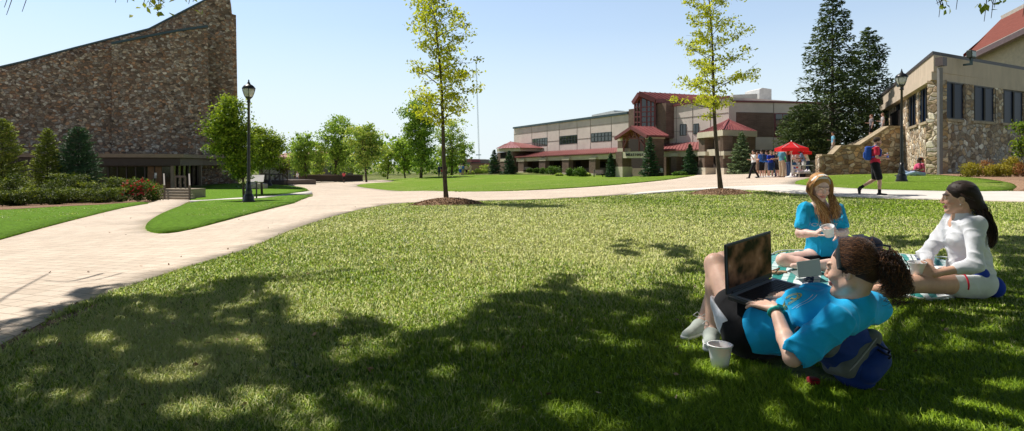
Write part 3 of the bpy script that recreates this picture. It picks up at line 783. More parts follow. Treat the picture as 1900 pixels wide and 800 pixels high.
for i, (px, D, hh, ww) in enumerate([(10, 29, 1.55, 2.0), (72, 30, 1.1, 2.1), (128, 31, 1.6, 2.0), (182, 31, 1.15, 2.0), (222, 31.5, 1.35, 1.5), (28, 26.2, .8, 2.0), (104, 27.2, .8, 2.2), (188, 28.5, .75, 2.1)]):
    b = Gat(px, D); n = 3000; q = []; T = []; Dr = []
    for k in range(60):
        a = r_.rand() * 6.28; L = ww * .5 * (.4 + .75 * r_.rand()); el = hh * (.25 + .75 * r_.rand())
        m = 80; s = r_.rand(m) ** .7; d = np.array([math.cos(a), math.sin(a), 0])
        p = b + d * L * s[:, None] + np.stack([0 * s, 0 * s, el * np.sin(s * 1.9)], -1) + r_.randn(m, 3) * [.12, .12, .05]
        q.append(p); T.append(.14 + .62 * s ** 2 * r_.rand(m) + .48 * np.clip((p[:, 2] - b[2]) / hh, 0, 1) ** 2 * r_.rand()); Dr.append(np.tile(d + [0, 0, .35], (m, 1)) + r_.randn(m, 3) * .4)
    rt = emp('juniper_bush', b, jl[i], 'shrub', 'junipers in the church bed')
    leaf_mesh('foliage', np.concatenate(q), .10, M_juniper, rt, np.concatenate(T), .34, seed=i, dirs=np.concatenate(Dr))
    st = MB()
    for k in range(4): limb(st, b, b + [r_.uniform(-.6, .6), r_.uniform(-.5, .5), hh * .5], .03, .01, .1, seed=k, n=4, seg=3)
    st.build('stem', M_bark, rt)
bush('rose_bush', Gat(258, 31.5), .82, .8, 1.32, 'rose bush full of red blooms next to the steps', M_bushdark, n=3400, leaf=.085, seed=71, flowers=210, lobes=6)
bush('evergreen_bush', Gat(284, 31.8), .5, .5, 1.0, 'rounded evergreen bush right of the red rose bush', M_juniper, n=1800, leaf=.08, seed=72, lobes=4)
# --- bushes along the hall front
hb = [(984, 96, 12, 8, 'clipped'), (997, 93, 12, 9, ''), (1008, 90, 14, 10, ''), (1026, 86, 26, 15, ''), (1056, 81, 20, 14, ''), (1078, 79, 22, 15, '')]
lbs = ['low dark bush by the left bench of the hall', 'small dark bush beside the second hall column', 'dark bush under the hall arcade opening', 'wide dark bush between the middle columns', 'round dark bush left of the third hall column', 'full dark bush left of the right hall bench']
for i, (px, D, wp, hp, _) in enumerate(hb):
    b = Gat(px, D - 4); k = (D - 4) / F
    bush('hall_bush', b, wp * k * .62, wp * k * .5, hp * k * 1.15, lbs[i], M_bushdark, n=900, leaf=.2, seed=80 + i, group='bushes along the hall front')
for i, (px, D, wp, hp, lb) in enumerate([(890, 100, 24, 9, 'pale low bush left of the narrow spruce'), (900, 104, 18, 15, 'yellow green bush behind the people on the lawn'), (868, 96, 20, 7, 'low pale bush beside the tree trunk group'),
        (1090, 76, 12, 6, 'pale rounded bush next to the right bench'), (1037, 78, 12, 5, 'pale small bush in front of the hall arcade'), (1262, 58, 22, 7, 'low bush between entrance spruce and pavilion')]):
    k = D / F; bush('pale_bush', Gat(px, D), wp * k * .6, wp * k * .4, hp * k * 1.2, lb, M_greenpale if i < 5 else M_bushdark, n=700, leaf=.2, seed=90 + i)
# --- golden bushes in the mulch bed on the right
for i, (px, D, wp, hp, mt, lb) in enumerate([(1800, 25.0, 38, 27, M_gold, 'golden bush nearest the drainpipe'), (1829, 25.8, 22, 30, M_orange, 'sparse reddish bush between two golden bushes'), (1852, 24.5, 34, 24, M_gold, 'second golden bush in the mulch bed'),
        (1884, 25.5, 36, 36, M_gold, 'taller golden bush at the right end of the bed'), (1898, 24.2, 26, 28, M_orange, 'orange bush cut by the right frame edge')]):
    k = D / F; bush('ornamental_bush', Gat(px, D), wp * k * .62, wp * k * .5, hp * k * 1.1, lb, mt, n=1500 if mt is M_gold else 500, leaf=.075, seed=100 + i)
round_tree('young_tree', Gat(1912, 24), 3, [(-.1, 0, 1.6, .5, .4, .5), (-.3, 0, 1.1, .35, .3, .3), (0, 0, 2.2, .4, .3, .3)], 'bright green sapling entering at the right frame edge', M_maple, leaf=.12, n=1100, seed=111, clump=.15, trunk_r=.03)
# ------------------------------------------------------------------ buildings
class Wall2:
    """an upright plane through two ground points; turns photo measurements into places on it"""
    def __init__(s, a, b, off=0.0):
        a = np.array(a[:2], float); b = np.array(b[:2], float); d = (b - a) / np.linalg.norm(b - a)
        n = np.array([d[1], -d[0]])
        if n @ (a) > 0: n = -n          # towards the camera
        s.a = a + n * off; s.b = b + n * off; s.d = d; s.n = n
    def D(s, px):
        k = (px - CX) / F                # x = k*D ; a + t d
        # a.x + t d.x = k (a.y + t d.y)
        t = (k * s.a[1] - s.a[0]) / (s.d[0] - k * s.d[1]); return s.a[1] + t * s.d[1]
    def p(s, px, py): return P(px, py, s.D(px))
    def g(s, px, z):
        D = s.D(px); return np.array([(px - CX) / F * D, D, z])
    def off(s, o):
        w = Wall2.__new__(Wall2); w.a = s.a + s.n * o; w.b = s.b + s.n * o; w.d = s.d; w.n = s.n; return w
    @property
    def N(s): return np.array([s.n[0], s.n[1], 0.0])
    @property
    def Dv(s): return np.array([s.d[0], s.d[1], 0.0])
def wquad(mb, w, x0, x1, yt0, yt1, yb0, yb1, th):
    """panel on wall w between bearings x0,x1 with given top/bottom rows; th = thickness into the building"""
    mb.slab([w.p(x0, yb0), w.p(x1, yb1), w.p(x1, yt1), w.p(x0, yt0)], -w.N * th); return mb
def wpoly(mb, w, pts, th): mb.slab([w.p(a, b) for a, b in pts], -w.N * th); return mb
def wz(mb, w, x0, x1, z0, z1, th):
    mb.slab([w.g(x0, z0), w.g(x1, z0), w.g(x1, z1), w.g(x0, z1)], -w.N * th); return mb

M_stoneDark = stonemat('church_fieldstone', [(.35,.24,.17), (.48,.36,.26), (.27,.185,.135), (.50,.28,.165), (.42,.33,.26), (.66,.56,.46), (.37,.235,.165), (.23,.165,.125), (.56,.42,.30), (.50,.42,.36)], (.22, .155, .115), 3.7, .06, .9, 1.35, .07)
M_stoneTan = stonemat('tan_fieldstone', [(.50,.37,.24), (.66,.54,.39), (.42,.31,.21), (.58,.40,.23), (.56,.49,.41), (.78,.68,.54), (.38,.27,.18), (.60,.47,.33)], (.36, .27, .20), 2.6, .05, .9, 1.4, .07)
M_cope = plain('dark_coping', (.045, .075, .08), .4, .5, .3)
M_panel = NT('precast_panel'); _c = M_panel.coord(); M_panel.col(M_panel.mix(1.0, (.74, .65, .585), M_panel.ramp(M_panel.noise(_c, .5, 6, .65), [(.3, .88), (.7, 1.1)]), 'MULTIPLY')).rough(.85, .2)
M_panel.bump(M_panel.noise(_c, 30, 3), .15, .01); M_panel = M_panel.m
M_limestone = plain('limestone_band', (.62, .54, .43), .8, .2, var=.1, scale=1.2)
M_brick = brickmat('brown_brick', (.21, .135, .10), (.155, .10, .078), (.20, .16, .14))
M_joint = plain('panel_joint', (.22, .18, .155), .9, .1)
M_maroon = plain('maroon_trim', (.21, .06, .06), .45, .4)
M_redroof = NT('red_metal_roof'); _c = M_redroof.coord(); M_redroof.col(M_redroof.mix(1.0, (.34, .105, .10), M_redroof.ramp(M_redroof.noise(_c, .8, 4, .6), [(.3, .85), (.7, 1.15)]), 'MULTIPLY')).rough(.45, .5)
M_redroof = M_redroof.m
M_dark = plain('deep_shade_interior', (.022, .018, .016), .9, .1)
M_glass = glassmat('window_glass')
M_glassg = glassmat('green_window_glass', (.035, .05, .04), .08)
M_mull = plain('dark_green_mullion', (.02, .035, .03), .5)
M_white = plain('white_painted', (.75, .75, .73), .5)
M_roofgrey = plain('flat_roof_membrane', (.3, .3, .3), .9)

# ---- stone church on the left
A = Gat(0, 52)[:2]; B = Gat(427, 60)[:2]
ch = emp('stone_church', (-37, 56, -1.1), 'huge fieldstone church with a soaring slanted roofline and dark entrance', 'church')
wC = Wall2(A, B)
mb = MB(); wpoly(mb, wC, [(-420, 372), (207, 360), (207, 88), (100, 112), (0, 135), (-200, 185), (-420, 250)], 1.2)
mb.build('front_wall', M_stoneDark, ch)
wB_ = wC.off(.35)
mb = MB(); wpoly(mb, wB_, [(207.3, 360), (390, 356), (385, 50), (330, 58), (277, 68), (207, 82)], 1.2)
mb.build('front_panel', M_stoneDark, ch)
wR = wC.off(-2.2)
mb = MB(); wpoly(mb, wR, [(-420, 362), (442, 356), (425.5, -42), (405, -18), (385, -1), (277, 55), (140, 90), (38, 117), (-200, 172), (-420, 225)], 3)
mb.build('rear_wall', M_stoneDark, ch)
mb = MB()
prof = [(-420, 224), (-200, 171), (38, 116), (140, 89), (277, 54), (385, -2), (405, -19), (425.5, -43)]
for (a0, b0), (a1, b1) in zip(prof[:-1], prof[1:]): mb.bar(wR.p(a0, b0) - wR.N * 1.4, wR.p(a1, b1) - wR.N * 1.4, 3.1, .16)
prof = [(207, 81), (277, 67), (330, 57), (386, 49)]
for (a0, b0), (a1, b1) in zip(prof[:-1], prof[1:]): mb.bar(wB_.p(a0, b0), wB_.p(a1, b1), .4, .2)
mb.build('coping', M_cope, ch)
wS = wC.off(-6)
mb = MB(); wpoly(mb, wS, [(428, 352), (443.5, 350), (438, 28), (430.5, 26), (428, 0)], 7)
mb.build('side_slab', M_stoneDark, ch)
# entrance pavilion
cz = P(250, 286, 49)[2]
c0, c1, c2 = Gat(-200, 42), Gat(320, 49.5), Gat(374, 57.5)
c0b = Gat(20, 46)
M_bronze = plain('dark_bronze_frame', (.045, .032, .025), .5, .4)
M_canopy = plain('weathered_canopy_edge', (.24, .19, .14), .8)
wE, wE2 = Wall2(c0, c1), Wall2(c1, c2)
ent = MB(); top = cz
def ring(mb, z0, z1, grow):
    a = wE.off(grow); b = wE2.off(grow)
    p0 = a.g(-200, 0); p1 = np.array([*(c1[:2] + (wE.n + wE2.n) * grow * .9), 0]); p2 = b.g(376, 0)
    q2 = p2 + [-.5, 6, 0]; q0 = p0 + [-4, 14, 0]
    mb.slab([[p[0], p[1], z0] for p in (p0, p1, p2, q2, q0)], (0, 0, z1 - z0))
ring(ent, top - .30, top, 1.0); ent.build('canopy_roof', M_canopy, ch)
ent = MB(); ring(ent, top - .95, top - .32, .7); ent.build('canopy_fascia', M_bronze, ch)
base_z = -1.35
gl = MB(); gl.slab([wE.g(-200, base_z), wE.g(319.5, base_z), wE.g(319.5, top - .97), wE.g(-200, top - .97)], -wE.N * .1)
gl.slab([wE2.g(320.5, base_z), wE2.g(373, base_z), wE2.g(373, top - .97), wE2.g(320.5, top - .97)], -wE2.N * .1)
M_entglass = glassmat('smoked_entrance_glass', (.012, .009, .007), .12)
gl.build('entrance_glazing', M_entglass, ch)
fr = MB()
for px in list(range(-190, 300, 17)): fr.bar(wE.off(.06).g(px, base_z), wE.off(.06).g(px, top - .96), .07, .1)
for px in (321, 330, 339, 348, 357, 366): fr.bar(wE2.off(.06).g(px, base_z), wE2.off(.06).g(px, top - .96), .09, .1)
for z in (base_z + 2.1,): fr.bar(wE.off(.07).g(-200, z), wE.off(.07).g(318, z), .06, .08)
fr.build('entrance_frame', M_bronze, ch)
po = MB(); po.bar(wE.off(.55).g(320, base_z), wE.off(.55).g(320, top - .9), .2, .2); po.build('column', M_canopy, ch); po = MB(); po.bar(wE2.off(.55).g(372, base_z), wE2.off(.55).g(372, top - .9), .2, .2)
po.build('column', M_canopy, ch)
M_wood = plain('brown_wood_door', (.17, .095, .05), .6, .3, var=.3, scale=6)
for px0, px1 in ((274, 286), (288, 300)):
    d = MB(); wz(d, wE.off(.09), px0, px1, base_z + .1, base_z + 2.35, .05); dd = d.build('door', M_wood, ch)
    h = MB(); q = wE.off(.16).g(px1 - 1.5 if px0 < 280 else px0 + 1.5, base_z + 1.1); h.bar(q - [0, 0, .25], q + [0, 0, .25], .04); h.build('handle', M_canopy, dd)
nb = MB(); wz(nb, wE.off(.11), 286.6, 291, base_z + 1.1, base_z + 1.55, .015); nb.build('notice', M_white, ch)

# steps up to the entrance
M_step = plain('concrete_step', (.36, .30, .22), .85, var=.15); M_rail = plain('grey_painted_rail', (.15, .12, .10), .6)
s0, s1 = Gat(298, 40.5), Gat(352, 40.0); stp = emp('entrance_steps', s0, 'flight of four wide concrete steps beside the rose bush', 'steps')
wSt = Wall2(s0, s1); z0 = (s0[2] + s1[2]) / 2
for i in range(4):
    m = MB(); a = wSt.off(-.42 * i); m.slab([a.g(297, z0 - .3), a.g(353, z0 - .3), a.g(353, z0 + .165 * (i + 1)), a.g(297, z0 + .165 * (i + 1))], -a.N * (1.5 if i == 3 else .44)); m.build('step', M_step, stp)
zt = z0 + .66
for k, px in enumerate((305, 352)):
    rl = emp('stair_rail', wSt.off(.1).g(px, z0), 'left wooden handrail of the church steps' if k == 0 else 'right wooden handrail of the church steps', 'handrail')
    a = wSt.off(.15).g(px, z0); b = wSt.off(-1.5).g(px - 1, zt)
    for q in (a, b):
        m = MB(); m.bar(q - [0, 0, .1], q + [0, 0, .95], .1, .1); m.build('post', M_rail, rl)
    m = MB(); m.bar(a + [0, 0, 1.0] + (a - b) * .08, b + [0, 0, 1.0] + (b - a) * .05, .08, .10); m.build('handrail', M_rail, rl)
rl = emp('landing_rail', wSt.off(-3).g(330, zt), 'low wooden rail at the back of the church landing', 'handrail')
a = wSt.off(-2.2).g(325.5, zt); b = wSt.off(-2.2).g(344, zt); m = MB()
m.bar(a + [0, 0, .85], b + [0, 0, .85], .10, .12); m.build('handrail', M_rail, rl)
for q in (a, (a + b) / 2, b): m = MB(); m.bar(q, q + [0, 0, .8], .09, .09); m.build('post', M_rail, rl)

# ---- low terrace wall, rail, far house with red roof
tw = emp('terrace_wall', P(500, 345, 60), 'low brown terrace wall topped by a wooden railing', 'terrace wall')
wt = Wall2(Gat(484, 62), Gat(527, 60)); m = MB(); wquad(m, wt, 484, 527, 334, 335, 348, 348, 4); m.build('wall', plain('terrace_brown', (.14, .11, .095), .9), tw)
for i, px in enumerate((486, 493, 501, 510, 519, 525)): m = MB(); m.bar(wt.off(-.3).p(px, 335), wt.off(-.3).p(px, 323), .14); m.build('post', M_rail, tw)
m = MB(); m.bar(wt.off(-.3).p(485, 323), wt.off(-.3).p(526, 324), .12); m.bar(wt.off(-.3).p(510, 333), wt.off(-.3).p(519, 325), .1); m.build('handrail', M_rail, tw)
pw = emp('plaza_wall', P(640, 334, 96), 'long low brown wall at the far edge of the plaza', 'wall')
wp = Wall2(Gat(560, 97), Gat(690, 97)); m = MB(); wquad(m, wp, 548, 672, 325, 325, 337, 337, .5); m.build('wall', plain('plaza_wall_brown', (.10, .075, .06), .9), pw)
m = MB(); m.bar(wp.off(.02).p(548, 325), wp.off(.02).p(672, 325), .7, .15); m.build('coping', M_joint, pw)
fh = emp('distant_house', P(525, 335, 130), 'far building with a pinkish red sloped roof beyond the plaza', 'building')
wf = Wall2(P(490, 330, 140), P(560, 330, 132)); m = MB(); wquad(m, wf, 480, 575, 292, 294, 340, 340, 12); m.build('wall', plain('far_house_wall', (.20, .18, .16), .9), fh)
m = MB(); e0, e1 = wf.off(1).p(482, 296), wf.off(1).p(570, 293); m.slab([e0, e1, e1 - wf.N * 9 + [0, 0, 1.7], e0 - wf.N * 9 + [0, 0, 1.7]], (0, 0, .3)); m.build('roof', plain('faded_red_roof', (.50, .24, .19), .7), fh)
for x in (516, 523, 530, 537, 544): m = MB(); wquad(m, wf.off(.06), x, x + 5, 297, 297, 311, 311, .05); m.build('window', M_glass, fh)
sh = emp('distant_shed', P(870, 320, 125), 'low far brick building with small red roof peaks beyond the lawn', 'building')
wsd = Wall2(P(840, 320, 128), P(905, 320, 122)); m = MB(); wquad(m, wsd, 855, 904, 305, 305, 330, 330, 8); m.build('wall', plain('far_brick', (.30, .20, .155), .9), sh)
m = MB(); wpoly(m, wsd.off(.1), [(853, 306), (872, 306), (874, 296), (866, 295), (856, 298)], 6); m.build('roof', plain('grey_shed_roof', (.16, .17, .16), .7), sh)
m = MB(); wpoly(m, wsd.off(.2), [(866, 301), (876, 301), (872, 295), (867, 295)], 3); m.build('roof', M_redroof, sh)
m = MB(); wquad(m, wsd.off(.1), 872, 905, 303, 303, 305, 305.4, 1); m.build('coping', M_maroon, sh)
# radio mast
ms = emp('radio_mast', P(888, 305, 420), 'tall thin lattice radio mast on the skyline right of the young tree', 'mast')
m = MB(); Dm = 420; k = Dm / F
bx, tx = (890 - CX) * k, (883.5 - CX) * k; zb, ztop = -6, CAMZ + (HY - 118) * k
for dx, dy in ((-.45, 0), (.45, 0), (0, .8)): m.bar((bx + dx, Dm + dy, zb), (tx + dx * .6, Dm + dy * .6, ztop), .13)
for i in range(46):
    t0, t1 = i / 46, (i + 1) / 46; za, zc = zb + (ztop - zb) * t0, zb + (ztop - zb) * t1; xa = bx + (tx - bx) * t0; xc = bx + (tx - bx) * t1; s = 1 if i % 2 else -1
    m.bar((xa - .45 * s, Dm, za), (xc + .45 * s, Dm, zc), .07)
m.build('lattice', plain('galvanised_mast', (.42, .50, .53), .6), ms)
m = MB(); m.box((bx - .8, Dm, zb + (ztop - zb) * .17), (3.6, 1.2, .6)); m.build('antenna', plain('galvanised_mast', (.42, .50, .53), .6), ms)

# ---- the hall with red metal roofs
hl = emp('campus_hall', (12, 84, -.5), 'long tan campus hall with brown brick, red metal roofs and glazed gable tower', 'building')
HA, HB = (.3, 109.0), (15.2, 78.0)
wH = Wall2(HA, HB); HN = wH.N
def seam_roof(mb, e0, e1, t0, t1, seam=.45, th=.12, w=.05, h=.07):
    e0, e1, t0, t1 = [np.asarray(v, float) for v in (e0, e1, t0, t1)]
    mb.slab([e0, e1, t1, t0], (0, 0, th)); n = max(2, int(np.linalg.norm(e1 - e0) / seam))
    for i in range(n + 1):
        s = i / n; mb.bar(e0 + (e1 - e0) * s + [0, 0, th], t0 + (t1 - t0) * s + [0, 0, th], w, h * 2)
# long tan panel wall
m = MB(); wpoly(m, wH, [(953.5, 330), (1166, 330), (1166, 210), (953.5, 238)], 14); m.build('wall', M_panel, hl)
m = MB(); m.bar(wH.off(.1).p(953, 237.6), wH.off(.1).p(1166, 209.6), .35, .3); m.build('coping', M_cope, hl)
m = MB(); wj = wH.off(.012)
def hrow(px, f):                       # row on the wall between coping (f=0) and arcade roof (f=1)
    t = (px - 953.5) / (1166 - 953.5); return (238 * (1 - t) + 210 * t) * (1 - f) + (286 * (1 - t) + 275 * t) * f
for px in (986.5, 1015, 1037.5, 1070.5, 1095.5, 1134): m.bar(wj.p(px, hrow(px, 0.02)), wj.p(px, hrow(px, 1)), .07, .03)
for f in (.24, .62): 
    for a, b in ((953.5, 1030), (1030, 1166)): m.bar(wj.p(a, hrow(a, f)), wj.p(b, hrow(b, f)), .07, .03)
m.build('panel_joint', M_joint, hl)
for (a, b, ya, yb, yc, yd) in [(987.5, 1015.5, 258, 255.3, 272.5, 270.5), (1038, 1071, 253, 250, 268.5, 266), (1096.5, 1135, 247.5, 244.5, 264, 261.5)]:
    m = MB(); wquad(m, wH.off(.03), a, b, ya, yb, yc, yd, .1); wn = m.build('window', M_mull, hl)
    g = MB(); c = MB(); n = 6; ww = wH.off(.06)
    for i in range(n):
        for (f0, f1) in ((.07, .40), (.47, .93)):
            x0 = a + (b - a) * (i + .14) / n; x1 = a + (b - a) * (i + .86) / n
            def yy(x, f): t = (x - a) / (b - a); return (ya * (1 - t) + yb * t) * (1 - f) + (yc * (1 - t) + yd * t) * f
            wquad(g, ww, x0, x1, yy(x0, f0), yy(x1, f0), yy(x0, f1), yy(x1, f1), .02)
    g.build('panes', M_glassg if a != 1038 else M_glass, wn)
# rooftop plant
m = MB(); q = wH.off(-5); wpoly(m, q, [(1098, 224), (1164, 214), (1164, 206), (1140, 207.5), (1139, 205), (1098, 213.5)], 2); m.build('roof_unit', plain('roof_unit_metal', (.42, .47, .47), .5), hl)
# corner turret on the left end
wT = wH.off(3.8)
m = MB(); wquad(m, wT.off(.0), 922.5, 951, 283, 281.5, 329, 329, 4); m.build('turret_wall', M_brick, hl)
m = MB(); wquad(m, wT.off(.05), 922, 965.5, 276, 274.5, 282, 280.5, 5.5); m.build('turret_band', M_limestone, hl)
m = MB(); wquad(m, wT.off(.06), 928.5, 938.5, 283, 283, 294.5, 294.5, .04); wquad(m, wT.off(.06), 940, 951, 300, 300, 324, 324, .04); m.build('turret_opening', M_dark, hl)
m = MB(); wquad(m, wT.off(.08), 928, 950, 294.8, 294, 300, 299.2, .06); m.build('turret_sill', M_limestone, hl)
e = [wT.off(.5).p(921, 275.5), wT.off(.5).p(966, 274)]; pk = wT.off(-2).p(947, 262.5); bk = [e[0] - HN * 6, e[1] - HN * 6]
m = MB(); m.add([e[0], e[1], bk[1], bk[0], pk], [(0, 1, 4), (1, 2, 4), (2, 3, 4), (3, 0, 4), (3, 2, 1, 0)])
for i in range(9):
    s = i / 8; m.bar(e[0] + (e[1] - e[0]) * s, pk if abs(s - .5) < .1 else (e[0] + (e[1] - e[0]) * s) * .35 + pk * .65, .08, .1)
m.build('turret_roof', M_redroof, hl)
# arcade: lean-to roof, beam, columns, shaded back
wAr = wH.off(3.6)
m = MB(); seam_roof(m, wAr.off(.5).p(955, 292.5), wAr.off(.5).p(1146, 284), wH.off(.05).p(966, 285), wH.off(.05).p(1147, 275.5), .5); m.build('lean_to_roof', M_redroof, hl)
m = MB(); wquad(m, wAr, 958, 1146, 293.5, 285.5, 300, 294.5, .5); m.build('beam', M_limestone, hl)
for a, b in ((961.5, 971.5), (1000, 1011.5), (1043, 1055), (1093, 1104.5)):
    t = (a - 961) / 143; yb = 322 + 4 * t; yt = 299.5 - 4.6 * t
    m = MB(); wquad(m, wAr.off(.25), a, b, yt, yt - .3, yb, yb + .3, .75); cl = m.build('column', M_brick, hl)
    m = MB(); wquad(m, wAr.off(.35), a - .4, b + .6, yt - 4.2 + t * .4, yt - 4.8 + t * .4, yt + .3, yt, .9); m.build('column_cap', M_limestone, cl)
    m = MB(); wquad(m, wAr.off(.33), a - .3, b + .4, yb - 4, yb - 3.7, yb + 1.5, yb + 1.7, .9); m.build('column_base', M_limestone, cl)
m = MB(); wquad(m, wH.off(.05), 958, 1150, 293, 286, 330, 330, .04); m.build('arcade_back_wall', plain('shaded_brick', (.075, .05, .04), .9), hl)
for a, b in ((977, 986), (1028, 1038), (1068, 1076), (1112, 1122)):
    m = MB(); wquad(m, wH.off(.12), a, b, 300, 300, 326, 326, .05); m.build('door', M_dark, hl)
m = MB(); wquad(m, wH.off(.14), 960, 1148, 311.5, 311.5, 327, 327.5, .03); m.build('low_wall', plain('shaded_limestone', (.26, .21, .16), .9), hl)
# brick piers and glass tower
wG = wH.off(1.2)
m = MB(); wquad(m, wG, 1166.5, 1178, 203, 201.5, 262, 262, 8); wquad(m, wG.off(-.02), 1214, 1236, 193, 191, 258, 256, 8); wquad(m, wH.off(.5), 1150, 1236, 255, 255, 330, 330, 6); m.build('brick_pier', M_brick, hl)
wW = wH.off(2.6); peak = wW.p(1187, 178)
glA = wW.p(1176.5, 190); 
frontR = Wall2(wW.g(1188.5, 0), wW.g(1188.5, 0) + np.array([2.9, -1.35, 0]))
wRf = Wall2(wW.g(1188.5, 0)[:2], (wW.g(1188.5, 0) + [3, -1.0, 0])[:2])
m = MB(); wpoly(m, wW, [(1177.5, 238), (1188.5, 238), (1188.5, 180), (1177.5, 193)], .1); wpoly(m, wRf, [(1188.5, 238), (1214, 236.5), (1214, 190), (1188.5, 180)], .1)
tw_ = m.build('tower_glazing', M_glass, hl)
m = MB()
for px, yt in ((1177.5, 192), (1183, 186), (1188.5, 180)): m.bar(wW.off(.05).p(px, 238), wW.off(.05).p(px, yt), .14, .14)
for px, yt in ((1189.5, 180), (1200, 184.5), (1207.5, 187.5), (1214.5, 190)): m.bar(wRf.off(.05).p(px, 237), wRf.off(.05).p(px, yt), .14 if px < 1210 else .45, .14)
for f in (.22, .40, .58, .78, 1.0):
    y = 188 + (238 - 188) * f
    m.bar(wW.off(.05).p(1177.5, y), wW.off(.05).p(1188.5, y), .12, .1); m.bar(wRf.off(.05).p(1188.5, y), wRf.off(.05).p(1214, y - 1), .12, .1)
m.build('tower_mullion', M_maroon, hl)
m = MB(); wpoly(m, wRf.off(.1), [(1188.5, 244), (1217, 243), (1217, 237.5), (1188.5, 238.5)], .6); m.build('tower_sill', M_limestone, hl)
pkF = wW.off(.6).p(1186, 174.5); eL = wW.off(.6).p(1174.5, 191.5); eR = wRf.off(.6).p(1216, 187)
back = -HN * 13 + np.array([0, 0, .1])
m = MB(); m.slab([eL, pkF, pkF + back, eL + back], (0, 0, .28)); seam_roof(m, eR, eR + back * .8, pkF, pkF + back, .6, .28); m.build('tower_roof', M_redroof, hl)
m = MB(); m.bar(eL, pkF, .3, .5); m.bar(pkF, eR, .3, .5); m.bar(eR, eR + back * .8, .3, .5); m.build('tower_fascia', M_maroon, hl)
m = MB(); m.slab([wRf.off(-.5).p(1216, 193), wRf.off(-.5).p(1216, 187), (eR + back * .8) + [0, 0, -.2], (eR + back * .8) + [0, 0, -.9]], -HN * .2); m.build('tower_side', M_limestone, hl)
# portico
wP = wH.off(6.2)
m = MB(); wquad(m, wP, 1146, 1154.5, 262, 261.5, 281, 281, .9); m.build('portico_pier', M_brick, hl)
m = MB(); wquad(m, wP.off(.06), 1145, 1155.5, 275.5, 275.2, 281.5, 281.5, 1.1); wquad(m, wP.off(.02), 1145, 1155, 255.5, 255, 261.5, 261, 1.0); m.build('portico_cap', M_limestone, hl)
m = MB(); wquad(m, wP.off(.15), 1142.5, 1154.5, 282, 281.5, 327, 327.5, 1.3); m.build('portico_column', M_brick, hl)
m = MB(); wquad(m, wP.off(.22), 1142, 1155, 309.5, 309.5, 329, 329.3, 1.4); m.build('portico_base', M_limestone, hl)
m = MB(); wquad(m, wP, 1197, 1206, 258, 257, 330, 330, 1.9); m.build('portico_side_wall', M_brick, hl)
m = MB(); wquad(m, wP.off(.05), 1196.5, 1207, 253, 252, 258, 257, 2.0); m.build('portico_band', M_limestone, hl)
m = MB(); wquad(m, wP.off(.1), 1155.2, 1197, 282, 281, 293.5, 293.2, .5); m.build('sign_beam', M_limestone, hl)
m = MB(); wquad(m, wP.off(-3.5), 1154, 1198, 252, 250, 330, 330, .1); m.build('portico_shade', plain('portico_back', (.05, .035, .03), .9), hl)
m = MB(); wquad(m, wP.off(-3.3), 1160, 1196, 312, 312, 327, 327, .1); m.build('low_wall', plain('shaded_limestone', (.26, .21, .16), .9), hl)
pe, pk, pr = wP.off(.7).p(1141.5, 257.5), wP.off(.7).p(1172, 237), wP.off(.7).p(1201, 254)
back = -HN * 2.9
m = MB(); m.slab([pe, pk, pk + back, pe + back], (0, 0, .18)); m.slab([pk, pr, pr + back, pk + back], (0, 0, .18))
seam_roof(m, pr, pr + back * 1.0, pk, pk + back, .5, .2); m.build('portico_roof', M_redroof, hl)
m = MB(); m.bar(pe, pk, .25, .35); m.bar(pk, pr, .25, .35)
a, b, c = wP.p(1157, 272), wP.p(1172, 241), wP.p(1196, 270); wq = wP
for p0, p1 in (((1157, 274), (1172, 241)), ((1172, 241), (1196, 270)), ((1157, 255.5), (1196, 258)), ((1165, 248), (1172, 256)), ((1181, 247), (1173, 256)), ((1157, 281), (1157, 254)), ((1186, 281), (1186, 256)), ((1196, 281), (1196, 258))):
    m.bar(wq.p(*p0), wq.p(*p1), .17, .17)
m.build('portico_truss', M_maroon, hl)
# lettering on the beam
def letters(name, txt, w, px0, px1, py, hpx, mat, parent, off=.12, ext=.02, font_h=.72):
    cu = bpy.data.curves.new(name, 'FONT'); cu.body = txt; cu.extrude = ext; cu.align_x = 'LEFT'; cu.align_y = 'CENTER'; cu.offset = .012
    o = bpy.data.objects.new(name, cu); link(o); bpy.context.view_layer.update()
    me = bpy.data.meshes.new_from_object(o.evaluated_get(bpy.context.evaluated_depsgraph_get())); bpy.data.objects.remove(o)
    V = np.array([v.co[:] for v in me.vertices]); F_ = [tuple(p.vertices) for p in me.polygons]
    a, b = w.off(off).p(px0, py), w.off(off).p(px1, py); run = b - a; H = hpx * w.D(px0) / F
    V[:, 0] = (V[:, 0] - V[:, 0].min()) / (np.ptp(V[:, 0])); V[:, 1] = (V[:, 1] - V[:, 1].mean()) / np.ptp(V[:, 1])
    X = a + V[:, :1] * run + np.array([[0, 0, H]]) * V[:, 1:2] + w.N * V[:, 2:3]
    return mesh_obj(name, X, F_, mat, parent)
letters('lettering', 'MILLS HALL', wP, 1161.5, 1194.5, 287.2, 4.8, plain('bronze_letters', (.03, .022, .02), .5), hl, .16)
